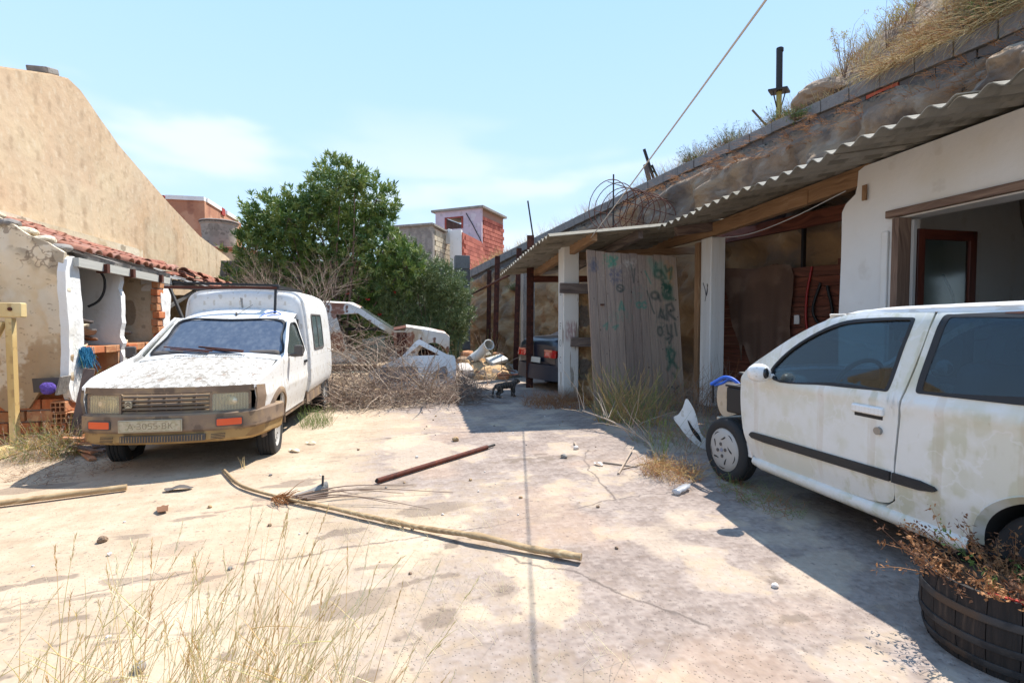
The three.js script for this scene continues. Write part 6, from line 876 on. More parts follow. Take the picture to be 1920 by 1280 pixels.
// ---------- dead brush heap ----------
{
  reseed(211);
  const A = [new Acc(), new Acc(), new Acc()], top = (x, z) => .12 + .92 * sst(1.3, -.9, x) * sst(-8.3, -9.5, z) + .15 * fbm(x * 2, z * 2, 3, 9);
  for (let i = 0; i < 2600; i++) { const x = rr(-1.55, 1.35) * (rnd() < .3 ? .9 : 1), z = rr(-9.95, -7.9), edge = sst(-7.6, -8.7, z - .45 * Math.max(0, -x)); if (x < -1.0 && z > -8.0) continue; if (rnd() > edge + .15) continue; const y = gh(x, z) + rnd() * top(x, z); const d = rv(); d.y = d.y * .55 + .12; const pts = wander(V3(x, y, z), d, rr(.2, .85), 6, .32, .03); for (const p of pts) p.y = Math.max(p.y, gh(p.x, p.z) + .006); A[Math.floor(rnd() * 3)].stalk(pts, rr(.003, .0065), .0015, 3); }
  for (let i = 0; i < 46; i++) { const x = rr(-1.3, .8), z = rr(-9.6, -8.3), y = gh(x, z) + .05 + rnd() * top(x, z) * .7, d = rv(); d.y = d.y * .6 + .25; const pts = wander(V3(x, y, z), d, rr(.6, 1.5), 8, .16, .03); for (const p of pts) p.y = Math.max(p.y, gh(p.x, p.z) + .012); A[2].stalk(pts, rr(.009, .016), .004, 5); }
  // one big upright dead shrub rising beside the van roof
  const grow = (p, d, len, r, lv) => { const pts = wander(p, d, len, 5, .16, -.01); A[lv % 3].stalk(pts, r, r * .55, lv > 2 ? 3 : 4); if (lv >= 4) return; const k = lv < 2 ? 5 : 4; for (let i = 0; i < k; i++) { const q = pts[2 + Math.floor(rnd() * 4)], dd = pts[5].clone().sub(pts[3]).normalize().addScaledVector(rv(), .75); dd.y += .12; grow(q, dd, len * rr(.5, .75), r * .52, lv + 1); } };
  for (const [dx, dy, dz] of [[-.5, 1, .1], [.1, 1, .2], [-1.0, .75, 0], [.4, 1, -.1], [-.2, 1, -.3], [-1.3, .6, .2], [.0, .9, .5]]) grow(V3(-2.0 + rr(-.1, .1), .5, -10.0 + rr(-.1, .1)), V3(dx, dy, dz), rr(.95, 1.2), .02, 0);
  const acc = thing('dead_brush', 'heap of grey brown dead branches between the van and the wrecked car', 'brush'); acc.userData.kind = 'stuff';
  A.forEach((a, i) => obj('twigs', a.geo(), twigM[i], acc));
}
// ---------- weeds, dry grass ----------
function clump(name, label, cat, [x, z], n, h, spread, lean, mats, o = {}) {
  const g = thing(name, label, cat, [x, 0, z], 0, o.group), as = mats.map(() => new Acc()); if (o.stuff) g.userData.kind = 'stuff';
  for (let i = 0; i < n; i++) { const a = rr(0, 6.283), r = spread * Math.sqrt(rnd()), px = Math.cos(a) * r * (o.sx || 1), pz = Math.sin(a) * r * (o.sz || 1); const A = as[Math.floor(rnd() * as.length)]; const y = (o.y0 ?? gh(x + px, z + pz)) - .01; blade(A, px, y, pz, h * rr(.35, 1.1), lean * rr(.3, 1.4), o.r || .0022, o.head || 0); if (o.curly) { const pts = wander(V3(px, y + rr(0, h * .5), pz), rv().setY(.2), h * rr(.3, .8), 5, .5, .02); A.stalk(pts, .0016, .001, 3); } }
  as.forEach((a, i) => { if (a.p.length) obj(o.part || 'stems', a.geo(), mats[i], g); }); return g;
}
reseed(221);
{ // tall pale grass in the foreground: thin stems leaning to the right, seed heads on top
  const g = thing('tall_dry_grass', 'tall pale straw grass stems with seed heads in the sandy foreground', 'grass'); g.userData.kind = 'stuff';
  const gm = [rgb(214, 190, 134), rgb(196, 160, 102), rgb(186, 174, 112), rgb(222, 208, 166)].map(c => mat(c, { rough: .9 })), as = gm.map(() => new Acc());
  for (const [cx, cz, n, hh, sp] of [[-1.02, -1.86, 40, .6, .16], [-.72, -1.72, 60, .68, .14], [-.5, -1.66, 84, .72, .14], [-.28, -1.55, 56, .6, .15], [-.05, -1.45, 8, .35, .12], [-1.35, -2.0, 24, .45, .2]]) for (let i = 0; i < n; i++) {
    const x = cx + rr(-sp, sp), z = cz + rr(-sp, sp) * .6, k = Math.floor(rnd() * 4), h = hh * rr(.35, 1.08), pts = wander(V3(x, -.005, z), V3(rr(-.15, .75), 1, rr(-.35, .2)), h, 7, .045, .028); as[k].stalk(pts, rr(.0008, .0016), .0005, 4);
    if (rnd() < .7) { const t = pts[7], d = t.clone().sub(pts[6]).normalize(); for (let q = 0; q < 16; q++) as[k === 2 ? 0 : k].leaf(t.clone().addScaledVector(d, -q * .006), d.clone().addScaledVector(rv(), .28).multiplyScalar(rr(.014, .03)), rv(), .0016); }
    if (rnd() < .5) { const q = pts[2 + Math.floor(rnd() * 3)], d = V3(rr(-1, 1), rr(.2, 1), rr(-.5, .5)), bl = wander(q, d, rr(.1, .25), 4, .1, .08); as[k].stalk(bl, .0018, .0004, 3); }
  }
  as.forEach((a, i) => obj('stems', a.geo(), gm[i], g));
  const s = thing('low_dry_grass', 'sparse low bleached grass scattered over the pale sand', 'grass'); s.userData.kind = 'stuff'; const sa = new Acc();
  for (let i = 0; i < 900; i++) { const x = rr(-1.9, .9), z = rr(-3.4, -1.5); if (fbm(x * 2, z * 2, 4, 61) < .52) continue; blade(sa, x, 0, z, rr(.04, .2), .7, .0008); } obj('stems', sa.geo(), gm[3], s);
}
clump('dry_weed', 'tall arching dry weed before the plank door', 'weed', [3.0, -6.2], 220, .8, .45, .55, [strawM[0], strawM[1], greenM[1]], { head: 8, r: .0038, curly: 1 });
clump('dry_weed', 'tangle of thin grey weeds between the plank door and the post', 'weed', [4.3, -6.5], 170, .85, .55, .6, [twigM[0], twigM[2], brownDry[1]], { curly: 1, r: .0035 });
clump('dry_weed', 'low rusty brown weeds at the foot of the white corner pillar', 'weed', [2.55, -7.75], 420, .3, .55, .9, [brownDry[0], brownDry[1]], { curly: 1, sx: 1.2, r: .003 });
clump('dry_weed', 'bright straw tuft beside the bare front wheel', 'weed', [2.32, -3.95], 300, .24, .26, .9, [strawM[0], brownDry[1]], { curly: 1, r: .0016 });
clump('dry_weed', 'thin brown weeds growing under the door of the white hatchback', 'weed', [2.62, -3.25], 150, .16, .35, .9, [brownDry[0], greenM[1]], { curly: 1, sx: .5, sz: 1.2, r: .0016 });
clump('dry_weed', 'brown weeds in the shade behind the torn bumper', 'weed', [3.0, -5.0], 160, .5, .5, .6, [twigM[0], brownDry[1], greenM[1]], { curly: 1 });
clump('green_weed', 'small flowering green weed beside the front wheel', 'weed', [2.38, -4.25], 16, .42, .06, .25, [greenM[1]], { head: 12 });
clump('dry_weed', 'scrubby grey green shrub at the brick corner beside the van', 'weed', [-3.5, -5.85], 320, .42, .3, .7, [twigM[2], strawM[1], greenM[1]], { curly: 1, head: 3, r: .0016 });
clump('dry_litter', 'brown plant litter on the ground under the van front', 'litter', [-3.0, -5.3], 260, .1, .5, 2.2, [brownDry[0], twigM[1]], { curly: 1, r: .0015, stuff: 1 });
clump('green_weed', 'fine green weed growing under the side of the van', 'weed', [-1.12, -6.9], 170, .3, .2, .5, [greenM[0], greenM[1]], { sz: 1.6 });
clump('green_weed', 'green grass blade growing in the brick shelf of the lean-to', 'weed', [-3.5, -6.55], 7, .5, .03, .5, [greenM[1]], { y0: .6, head: 5, r: .003 });
clump('pale_weed', 'tiny bleached weed standing before the flat front tyre', 'weed', [-1.45, -5.0], 7, .14, .03, .3, [strawM[2]], { r: .003 });
clump('dry_weed', 'dry pale weed standing among the rubble by the rusty posts', 'weed', [2.15, -12.4], 40, 1.1, .15, .25, [twigM[2], greenM[1]], { head: 8, r: .004 });
{ // dead plants in the barrel
  const g = thing('dead_planter_plants', 'withered brown leafy plants filling the half barrel', 'plant', [2.42, .25, -1.51]), as = [new Acc(), new Acc(), new Acc(), new Acc()];
  for (let i = 0; i < 120; i++) { const a = rr(0, 6.283), r = .23 * Math.sqrt(rnd()), pts = wander(V3(Math.cos(a) * r, -.005, Math.sin(a) * r), V3(Math.cos(a) * .7 - .25, 1, Math.sin(a) * .7 - .2), rr(.08, .3), 6, .2, .05); const k = i % 14 === 0 ? 3 : i % 3; as[k].stalk(pts, .002, .001, 3); for (let q = 0; q < 26; q++) { const p = pts[2 + Math.floor(rnd() * 5)]; as[k].leaf(p.clone().addScaledVector(rv(), .018), rv().multiplyScalar(rr(.012, .03)), rv(), rr(.004, .008)); } }
  as.forEach((a, i) => obj(i === 3 ? 'green_leaves' : 'withered_leaves', a.geo(), i === 3 ? greenM[1] : brownDry[i], g));
}
{ // plants on the hillside
  reseed(241);
  const s = thing('crest_grass', 'bleached dry grass covering the top of the rocky hillside', 'grass'); s.userData.kind = 'stuff'; const as = [new Acc(), new Acc(), new Acc(), new Acc()];
  for (let i = 0; i < 1700; i++) { const z = rnd() < .5 ? rr(-8.6, -2.5) : rr(-19, -2.5), near = z > -8.5, d = near ? rr(.22, 3.8) : rr(.2, 1.3), x = interp(XR, z) + d; if (fbm(x * 1.5, z * 1.5, 4, 3) < (near ? .42 : .4)) continue; const y = hillTop(x, z) - .02, k = rnd() < .07 ? 3 : Math.floor(rnd() * 3), n = 9 + Math.floor(rnd() * 8), hh = near ? rr(.15, .42) : rr(.22, .55); for (let q = 0; q < n; q++) blade(as[k], x + rr(-.1, .1), y, z + rr(-.1, .1), hh * rr(.5, 1.1), .5, .0032); }
  // grass hanging over the wall near the house
  for (let i = 0; i < 620; i++) { const z = rr(-6.0, -2.6), dd = rr(-.05, 1.0), x = interp(XR, z) + dd, y = dd > .3 ? hillTop(x, z) : interp(WT, z) + rr(-.05, .06); for (let q = 0; q < 7; q++) { const pts = wander(V3(x, y, z + rr(-.1, .1)), V3(-1 + rr(-.3, .5), rr(-.2, .9), rr(-.6, .6)), rr(.25, .6), 6, .14, .16); as[Math.floor(rnd() * 3)].stalk(pts, .003, .001, 3); } }
  for (let i = 0; i < 150; i++) { const z = rr(-11, -3.5), x = interp(XR, z) - .3, y = interp(WB, z) - rr(-.05, .35); for (let q = 0; q < 9; q++) as[1].stalk(wander(V3(x, y, z + rr(-.06, .06)), V3(-.7, rr(-.1, .7), rr(-.6, .6)), rr(.12, .3), 5, .2, .12), .0026, .001, 3); }
  [strawM[0], brownDry[1], strawM[2], greenM[1]].forEach((m, i) => obj('tufts', as[i].geo(), m, s));
  const shrub = (lbl, x, z, r, n, h, mi, y) => { const g = thing('crest_shrub', lbl, 'shrub', [x, y ?? hillTop(x, z), z]), a = new Acc(), b = new Acc(); for (let i = 0; i < n; i++) { const d = rv(); d.y = Math.abs(d.y) + .35; const pts = wander(V3(rr(-.05, .05), -.02, rr(-.05, .05)), d, h * rr(.5, 1), 6, .15, .0); a.stalk(pts, .004, .0015, 3); for (let q = 0; q < 9; q++) { const p = pts[2 + Math.floor(rnd() * 5)]; b.leaf(p, rv().multiplyScalar(rr(.03, .07)), rv(), .005); } } obj('stems', a.geo(), twigM[1], g); obj('foliage', b.geo(), greenM[mi], g); };
  shrub('rounded green shrub at the end of the crest wall beside the cage', 6.2, -9.7, .3, 260, .6, 1); shrub('grey green shrub on the crest next to the first rounded shrub', 6.45, -8.9, .3, 260, .66, 1); shrub('small shrub on the crest under the stove pipe', 6.9, -8.1, .3, 160, .5, 1);
  shrub('bright green feathery shrub high on the hillside', 7.2, -4.85, .3, 220, .5, 0); shrub('small bright green plant in the face of the block wall', 6.2, -6.9, .2, 70, .26, 0, 4.62); shrub('green plant growing on the rock under the corrugated roof edge', 3.5, -15.6, .2, 70, .35, 0, 2.4);
  for (const [x, z, h, lbl] of [[7.15, -6.95, 1.0, 'tall bare stemmed plant with yellow flowers on the slope'], [7.35, -6.4, .9, 'yellow flowering plant beside the boulder on the slope'], [7.5, -5.1, .6, 'yellow flowering plant next to the bright green shrub']]) { const g = thing('yellow_flower_plant', lbl, 'plant', [x, hillTop(x, z), z]), a = new Acc(), f = new Acc(); for (let i = 0; i < 9; i++) { const pts = wander(V3(0, -.03, 0), V3(rr(-.4, .4), 1, rr(-.4, .4)), h * rr(.5, 1), 7, .1); a.stalk(pts, .006, .002, 4); for (let k = 0; k < 4; k++) { const q = pts[4 + Math.floor(rnd() * 4)], tw = wander(q, V3(rr(-.6, .6), .8, rr(-.6, .6)), rr(.1, .25), 4, .2); a.stalk(tw, .002, .001, 3); for (let j = 0; j < 14; j++) f.leaf(tw[4].clone().addScaledVector(rv(), .03), rv().multiplyScalar(.022), rv(), .008); } } obj('stems', a.geo(), twigM[1], g); obj('flower', f.geo(), mat(rgb(196, 178, 60), { rough: .8 }), g); }
  // boulders on the slope
  for (const [x, z, r, lbl] of [[7.0, -7.2, .42, 'rounded grey brown boulder at the end of the slope above the wall'], [8.3, -4.6, .75, 'long pale rock slab on the upper slope']]) { const g = new THREE.IcosahedronGeometry(1, 5), p = g.attributes.position; for (let i = 0; i < p.count; i++) { const v = V3(p.getX(i), p.getY(i), p.getZ(i)), k = 1 + (fbm(v.x * 1.3 + x, v.y * 1.3 + v.z * 1.1, 4, 7) - .5) * .6; p.setXYZ(i, v.x * k * r * 1.2, v.y * k * r * .7, v.z * k * r * (r > .6 ? 2 : 1.1)); } g.computeVertexNormals(); const o = obj('boulder', uvM(g, 1.6), M.rock); o.position.set(x, hillTop(x, z) - .05, z); tag(o, lbl, 'boulder'); }
}
// ---------- wrecked car behind the brush ----------
{
  const v = thing('wrecked_car', 'rusty doorless white car wreck half buried in dead brush', 'car', [0, 0, -10.6]);
  const wp = mat(WHITE, { map: mottle(1024, [206, 202, 194], [[176, 150, 116, 4, 4, 5, .5, .68, .7], [126, 74, 50, 6, 6, 6, .62, .72, .9], [222, 220, 216, 9, 9, 4, .5, .7, .5], [96, 58, 42, 14, 14, 5, .68, .76, .8]], 87, 8), rough: .6, bump: bumpFine, bs: .002 });
  const cx = (x, y) => .06 * sst(.6, 1.0, y) * sst(1.8, 1.15, y) - .16 * Math.max(0, y - 1.2) * 1.2 - .04;
  const archc = arc(.62, .60, .33, Math.PI * .97, Math.PI * .05, 14);
  const out = [[-3.1, .58], [-2.55, .55], [-.1, .55], [.22, .58], ...archc, [.97, .78], [.96, 1.05], [.9, 1.12], [.5, 1.2], [.07, 1.26], [.05, 1.19], [-.17, 1.19], [-.5, 1.4], [-.84, 1.645], [-1.06, 1.745], [-1.6, 1.77], [-2.7, 1.72], [-3.05, 1.3]];
  const hole = [[-1.10, .72], [-1.2, 1.1], [-1.33, 1.52], [-.9, 1.55], [-.5, 1.27], [-.2, 1.08], [-.14, .66], [-.3, .63], [-.9, .63]], hole2 = [[-2.75, 1.05], [-2.65, 1.52], [-1.7, 1.56], [-1.55, 1.1]];
  const sd = panel(out, [hole, hole2], (x, y) => V3(x, y, cx(x, y)), { L: .1, t: .04 });
  obj('side', uvM(sd, 1.3), wp, v); const holeF = [[-1.62, .66], [-1.62, 1.56], [-.92, 1.6], [-.5, 1.3], [-.1, 1.1], [-.06, .64]]; const fs = panel(out, [holeF], (x, y) => V3(x, y, -1.52 - cx(x, y)), { L: .1, t: .04, flip: true }); obj('side', uvM(fs, 1.3), wp, v);
  const strip = (pts, n, m) => obj(n, uvM(panel([[0, 0], [pts.length - 1, 0], [pts.length - 1, 1], [0, 1]], [], (s, t) => { const i = clamp(Math.floor(s), 0, pts.length - 2), f = s - i, x = lerp(pts[i][0], pts[i + 1][0], f), y = lerp(pts[i][1], pts[i + 1][1], f); return V3(x, y + .05 * Math.sin(t * Math.PI), lerp(cx(x, y) - .01, -1.51 - cx(x, y), t)); }, { L: .2, t: .02 }), 1.3), m, v);
  strip([[-3.05, 1.3], [-2.7, 1.72], [-1.6, 1.77], [-1.06, 1.745], [-.86, 1.655]], 'roof', wp); strip([[.07, 1.262], [.5, 1.202], [.9, 1.122], [.97, 1.05]], 'bonnet', wp); strip([[-.2, 1.2], [.06, 1.25]], 'cowl', M.rust);
  strip([[-.84, 1.63], [-.19, 1.2]], 'windscreen', mat(rgb(205, 216, 216), { physical: true, transmission: .9, thickness: 0, rough: .1 })); strip([[.975, 1.05], [.97, .78]], 'front_panel', wp);
  obj('interior', [box(1.9, .12, 1.3, -1.4, .62, -.76), box(.12, .4, 1.3, -.12, 1.0, -.76), place(box(.14, .7, .5, 0, 0, 0, .05), -1.35, .98, -.4, 0, 0, .25), place(box(.14, .7, .5, 0, 0, 0, .05), -1.35, .98, -1.1, 0, 0, .25), bar([-1.3, 1.2, -1.4], [-.5, 1.22, -1.4], .05, .08)], M.dusty, v);
  obj('inner_arch', uvM(panel([[0, 0], [1, 0], [1, 1], [0, 1]], [], (s, t) => V3(.62 - Math.cos(s * Math.PI) * .33, .60 + Math.sin(s * Math.PI) * .34, -.04 - t * .4), { L: .1, t: .01 }), 1), ochrePlastic, v);
  obj('hinge_pillar', uvM(box(.2, .5, .06, -.02, .9, .0, .01), .6), M.rust, v);
  const w = wheel(v, 'wheel', .27, .16, .17, [.62, .52, -1.35], { turn: Math.PI / 2, capMat: M.rust }); w.g.position.y = .36 + .22; wheel(v, 'wheel', .27, .16, .17, [-2.3, .61, -.14], { turn: Math.PI / 2 * -1, capMat: M.rust }); wheel(v, 'wheel', .27, .16, .17, [-2.3, .61, -1.4], { turn: Math.PI / 2, capMat: M.rust });
  const d = thing('loose_car_door', 'white car door with triangular window frame lying on the brush', 'car door', [0, 0, -9.45]);
  const g = panel(smoothOutline([[-.62, .40], [-.3, .58], [-.02, .72], [.24, .99], [.31, 1.03], [.38, 1.0], [.84, .74], [.98, .70], [1.0, .4], [.94, .18], [.3, .12], [-.3, .1], [-.55, .22]], 4), [[[.05, .72], [.31, .93], [.70, .73]], rrect(-.42, .24, .28, .52, .05), smoothOutline([[.5, .34], [.66, .46], [.8, .52], [.84, .36], [.7, .26]], 3)], (x, y) => V3(x, y, -.25 * y + .04 * Math.sin(x * 4)), { L: .08, t: .035 });
  obj('frame', uvM(g, 1.3), mat(WHITE, { map: paintDirt, rough: .5 }), d); obj('panel_back', uvM(panel(rrect(-.44, .22, .9, .54, .04), [], (x, y) => V3(x, y, -.25 * y - .05 + .04 * Math.sin(x * 4)), { L: .1, t: .01 }), 1), mat(rgb(132, 134, 140), { rough: .6 }), d);
  tag(obj('window_pane', place(new THREE.BoxGeometry(.42, .5, .006), -.52, .82, -9.95, -.15, .25, .2), mat(rgb(186, 190, 172), { physical: true, transmission: .75, thickness: 0, rough: .25 })), 'dusty loose glass pane standing in the brush by the wreck', 'glass pane');
}
// ---------- rubble by the rusty posts ----------
{
  reseed(301);
  const stone = (r, s) => { const g = new THREE.IcosahedronGeometry(1, 2), p = g.attributes.position, map = new Map(); for (let i = 0; i < p.count; i++) { const v = V3(p.getX(i), p.getY(i), p.getZ(i)), q = Math.max(Math.abs(v.x), Math.abs(v.y) * 1.1, Math.abs(v.z)); v.multiplyScalar(lerp(1, .8 / q, .55) * (1 + (fbm(v.x * 1.1 + s, v.y * 1.1 + v.z, 4, s) - .5) * .5)); p.setXYZ(i, v.x * r, v.y * r * .7, v.z * r); } return toCreasedNormals(g, .5); };
  const rm = [M.concrete, M.mortar, M.ochreRock, M.bricks[0], M.rock];
  for (let i = 0; i < 26; i++) { const x = rr(1.45, 2.75), z = rr(-13.6, -11.4), r = rr(.09, .24), o = obj('rubble_lump', uvM(stone(r, i), .8), rm[i % 5]); o.position.set(x, gh(x, z) + r * .35 + sst(-11.6, -12.6, z) * rnd() * .42, z); o.rotation.set(rr(-.4, .4), rr(0, 6), rr(-.4, .4)); tag(o, 'broken lump of masonry in the rubble heap by the rusty posts', 'rubble', 'rubble heap by the rusty posts'); }
  const hs = new THREE.SphereGeometry(1, 28, 14, 0, 6.283, 0, 1.5), hp = hs.attributes.position; for (let i = 0; i < hp.count; i++) hp.setXYZ(i, hp.getX(i) * .85 + 2.05, hp.getY(i) * .42 * (.8 + .5 * fbm(hp.getX(i) * 3, hp.getZ(i) * 3, 3, 2)) - .03, hp.getZ(i) * 1.2 - 12.7); hs.computeVertexNormals(); tag(obj('rubble_mound', uvM(hs, 1), M.ochreRock), 'mound of earth and broken stone under the loose rubble', 'mound', null, 'stuff');
  const p = thing('drain_pipe', 'bent white drain pipe with open end on the rubble', 'pipe', [2.0, .5, -12.4]); const pm = mat(rgb(196, 194, 186), { rough: .6 });
  obj('elbow', new THREE.TubeGeometry(new THREE.CatmullRomCurve3([V3(-.3, -.05, .1), V3(-.1, .1, .12), V3(.02, .24, .16), V3(.08, .3, .3)]), 20, .12, 18), pm, p); obj('rim', place(new THREE.TorusGeometry(.125, .018, 8, 24), .085, .305, .3, -.4, .2), pm, p);
  const q = thing('broken_sink', 'broken white ceramic piece lying in the rubble', 'ceramic', [2.3, .42, -12.2], .5); obj('slab', place(box(.5, .1, .34, 0, 0, 0, .03), 0, 0, 0, .35, 0, .2), pm, q);
  for (let i = 0; i < 5; i++) { const a = [2.2 + rr(-.5, .5), .12 + i * .02, -11.6 + rr(-.5, .3)], o = obj('rusty_lath', uvM(bar(a, [a[0] + rr(-.6, .6), a[1] + rr(0, .15), a[2] + rr(-.5, .4)], .05, .025), .5, 0), M.redWood[i % 3]); tag(o, 'reddish wooden lath lying at the edge of the rubble', 'lath', 'laths at the rubble'); }
  for (let i = 0; i < 7; i++) { const s = V3(rr(1.0, 2.3), .02, rr(-10.6, -9.6)), a = new Acc(); a.stalk(wander(s, V3(rr(-1, 1), rr(.1, .6), rr(-.4, .4)), rr(.5, 1.1), 7, .25, .06).map(q => { q.y = Math.max(q.y, .012); return q; }), .012, .004, 5); tag(obj('fallen_branch', a.geo(), twigM[i % 3]), 'bare fallen branch on the shaded ground before the carport', 'branch', 'fallen branches before the carport'); }
}
// ---------- cat ----------
function sdfMesh(res, c, half, bones, k = .03) {
  const mc = new MarchingCubes(res, new THREE.MeshBasicMaterial(), false, false, 60000); mc.isolation = 0; const P = V3(0, 0, 0), q = V3(0, 0, 0), e = V3(0, 0, 0);
  for (let z = 0; z < res; z++) for (let y = 0; y < res; y++) for (let x = 0; x < res; x++) {
    P.set(c[0] + (x / res * 2 - 1) * half, c[1] + (y / res * 2 - 1) * half, c[2] + (z / res * 2 - 1) * half); let d = 1e3;
    for (const [a, b, r0, r1] of bones) { e.set(b[0] - a[0], b[1] - a[1], b[2] - a[2]); q.set(P.x - a[0], P.y - a[1], P.z - a[2]); const t = clamp(q.dot(e) / Math.max(1e-9, e.lengthSq())), dd = q.addScaledVector(e, -t).length() - lerp(r0, r1, t); const h = clamp(.5 + .5 * (d - dd) / k); d = lerp(d, dd, h) - k * h * (1 - h); }
    mc.field[x + y * res + z * res * res] = -d;
  }
  mc.update(); const n = mc.count, g = new THREE.BufferGeometry(); const pa = mc.positionArray.slice(0, n * 3); for (let i = 0; i < n; i++) for (let j = 0; j < 3; j++) pa[i * 3 + j] = c[j] + pa[i * 3 + j] * half; g.setAttribute('position', new THREE.BufferAttribute(pa, 3)); g.setAttribute('normal', new THREE.BufferAttribute(mc.normalArray.slice(0, n * 3), 3)); return g;
}
{
  const c = thing('cat', 'dark tabby cat standing in the shade under the shed roof edge', 'cat', [1.82, 0, -8.8], .35);
  const B = [[[-.15, .20, 0], [.02, .215, 0], .062, .058], [[.02, .215, 0], [.15, .22, 0], .058, .062], [[.15, .225, 0], [.22, .26, 0], .045, .034], [[.23, .275, 0], [.25, .275, 0], .043, .040], [[.27, .262, 0], [.30, .256, 0], .022, .015], [[.222, .30, .026], [.218, .336, .032], .014, .004], [[.222, .30, -.026], [.218, .336, -.032], .014, .004]];
  for (const s of [-1, 1]) { B.push([[.15, .19, s * .035], [.16, .10, s * .036], .03, .018], [[.16, .10, s * .036], [.155, .018, s * .036], .017, .014], [[.155, .016, s * .036], [.18, .014, s * .036], .014, .013], [[-.14, .19, s * .036], [-.10, .115, s * .042], .042, .024], [[-.10, .115, s * .042], [-.165, .075, s * .042], .022, .014], [[-.165, .075, s * .042], [-.15, .015, s * .042], .013, .012], [[-.15, .015, s * .042], [-.12, .013, s * .042], .014, .013]); }
  B.push([[-.2, .22, 0], [-.25, .17, 0], .02, .017], [[-.25, .17, 0], [-.275, .09, .01], .017, .015], [[-.275, .09, .01], [-.29, .03, .02], .015, .012], [[-.29, .03, .02], [-.27, .016, .03], .012, .01]);
  const fur = makeTex(256, 256, (u, v, o) => { const s = Math.sin((u + fbm(u * 4, v * 4, 3, 3) * .12) * 60) * .5 + .5, f = fbm(u * 20, v * 20, 4, 5); const k = clamp(s * .6 + f * .5 - .2); o[0] = lerp(50, 112, k); o[1] = lerp(45, 98, k); o[2] = lerp(42, 86, k); });
  obj('body', uvM(sdfMesh(84, [0, .17, 0], .34, B, .03), .5), mat(WHITE, { map: fur, rough: .95 }), c);
  obj('eye', [place(new THREE.SphereGeometry(.007, 8, 6), .283, .285, .018), place(new THREE.SphereGeometry(.007, 8, 6), .283, .285, -.018)], mat(rgb(150, 150, 60), { rough: .2 }), c);
}
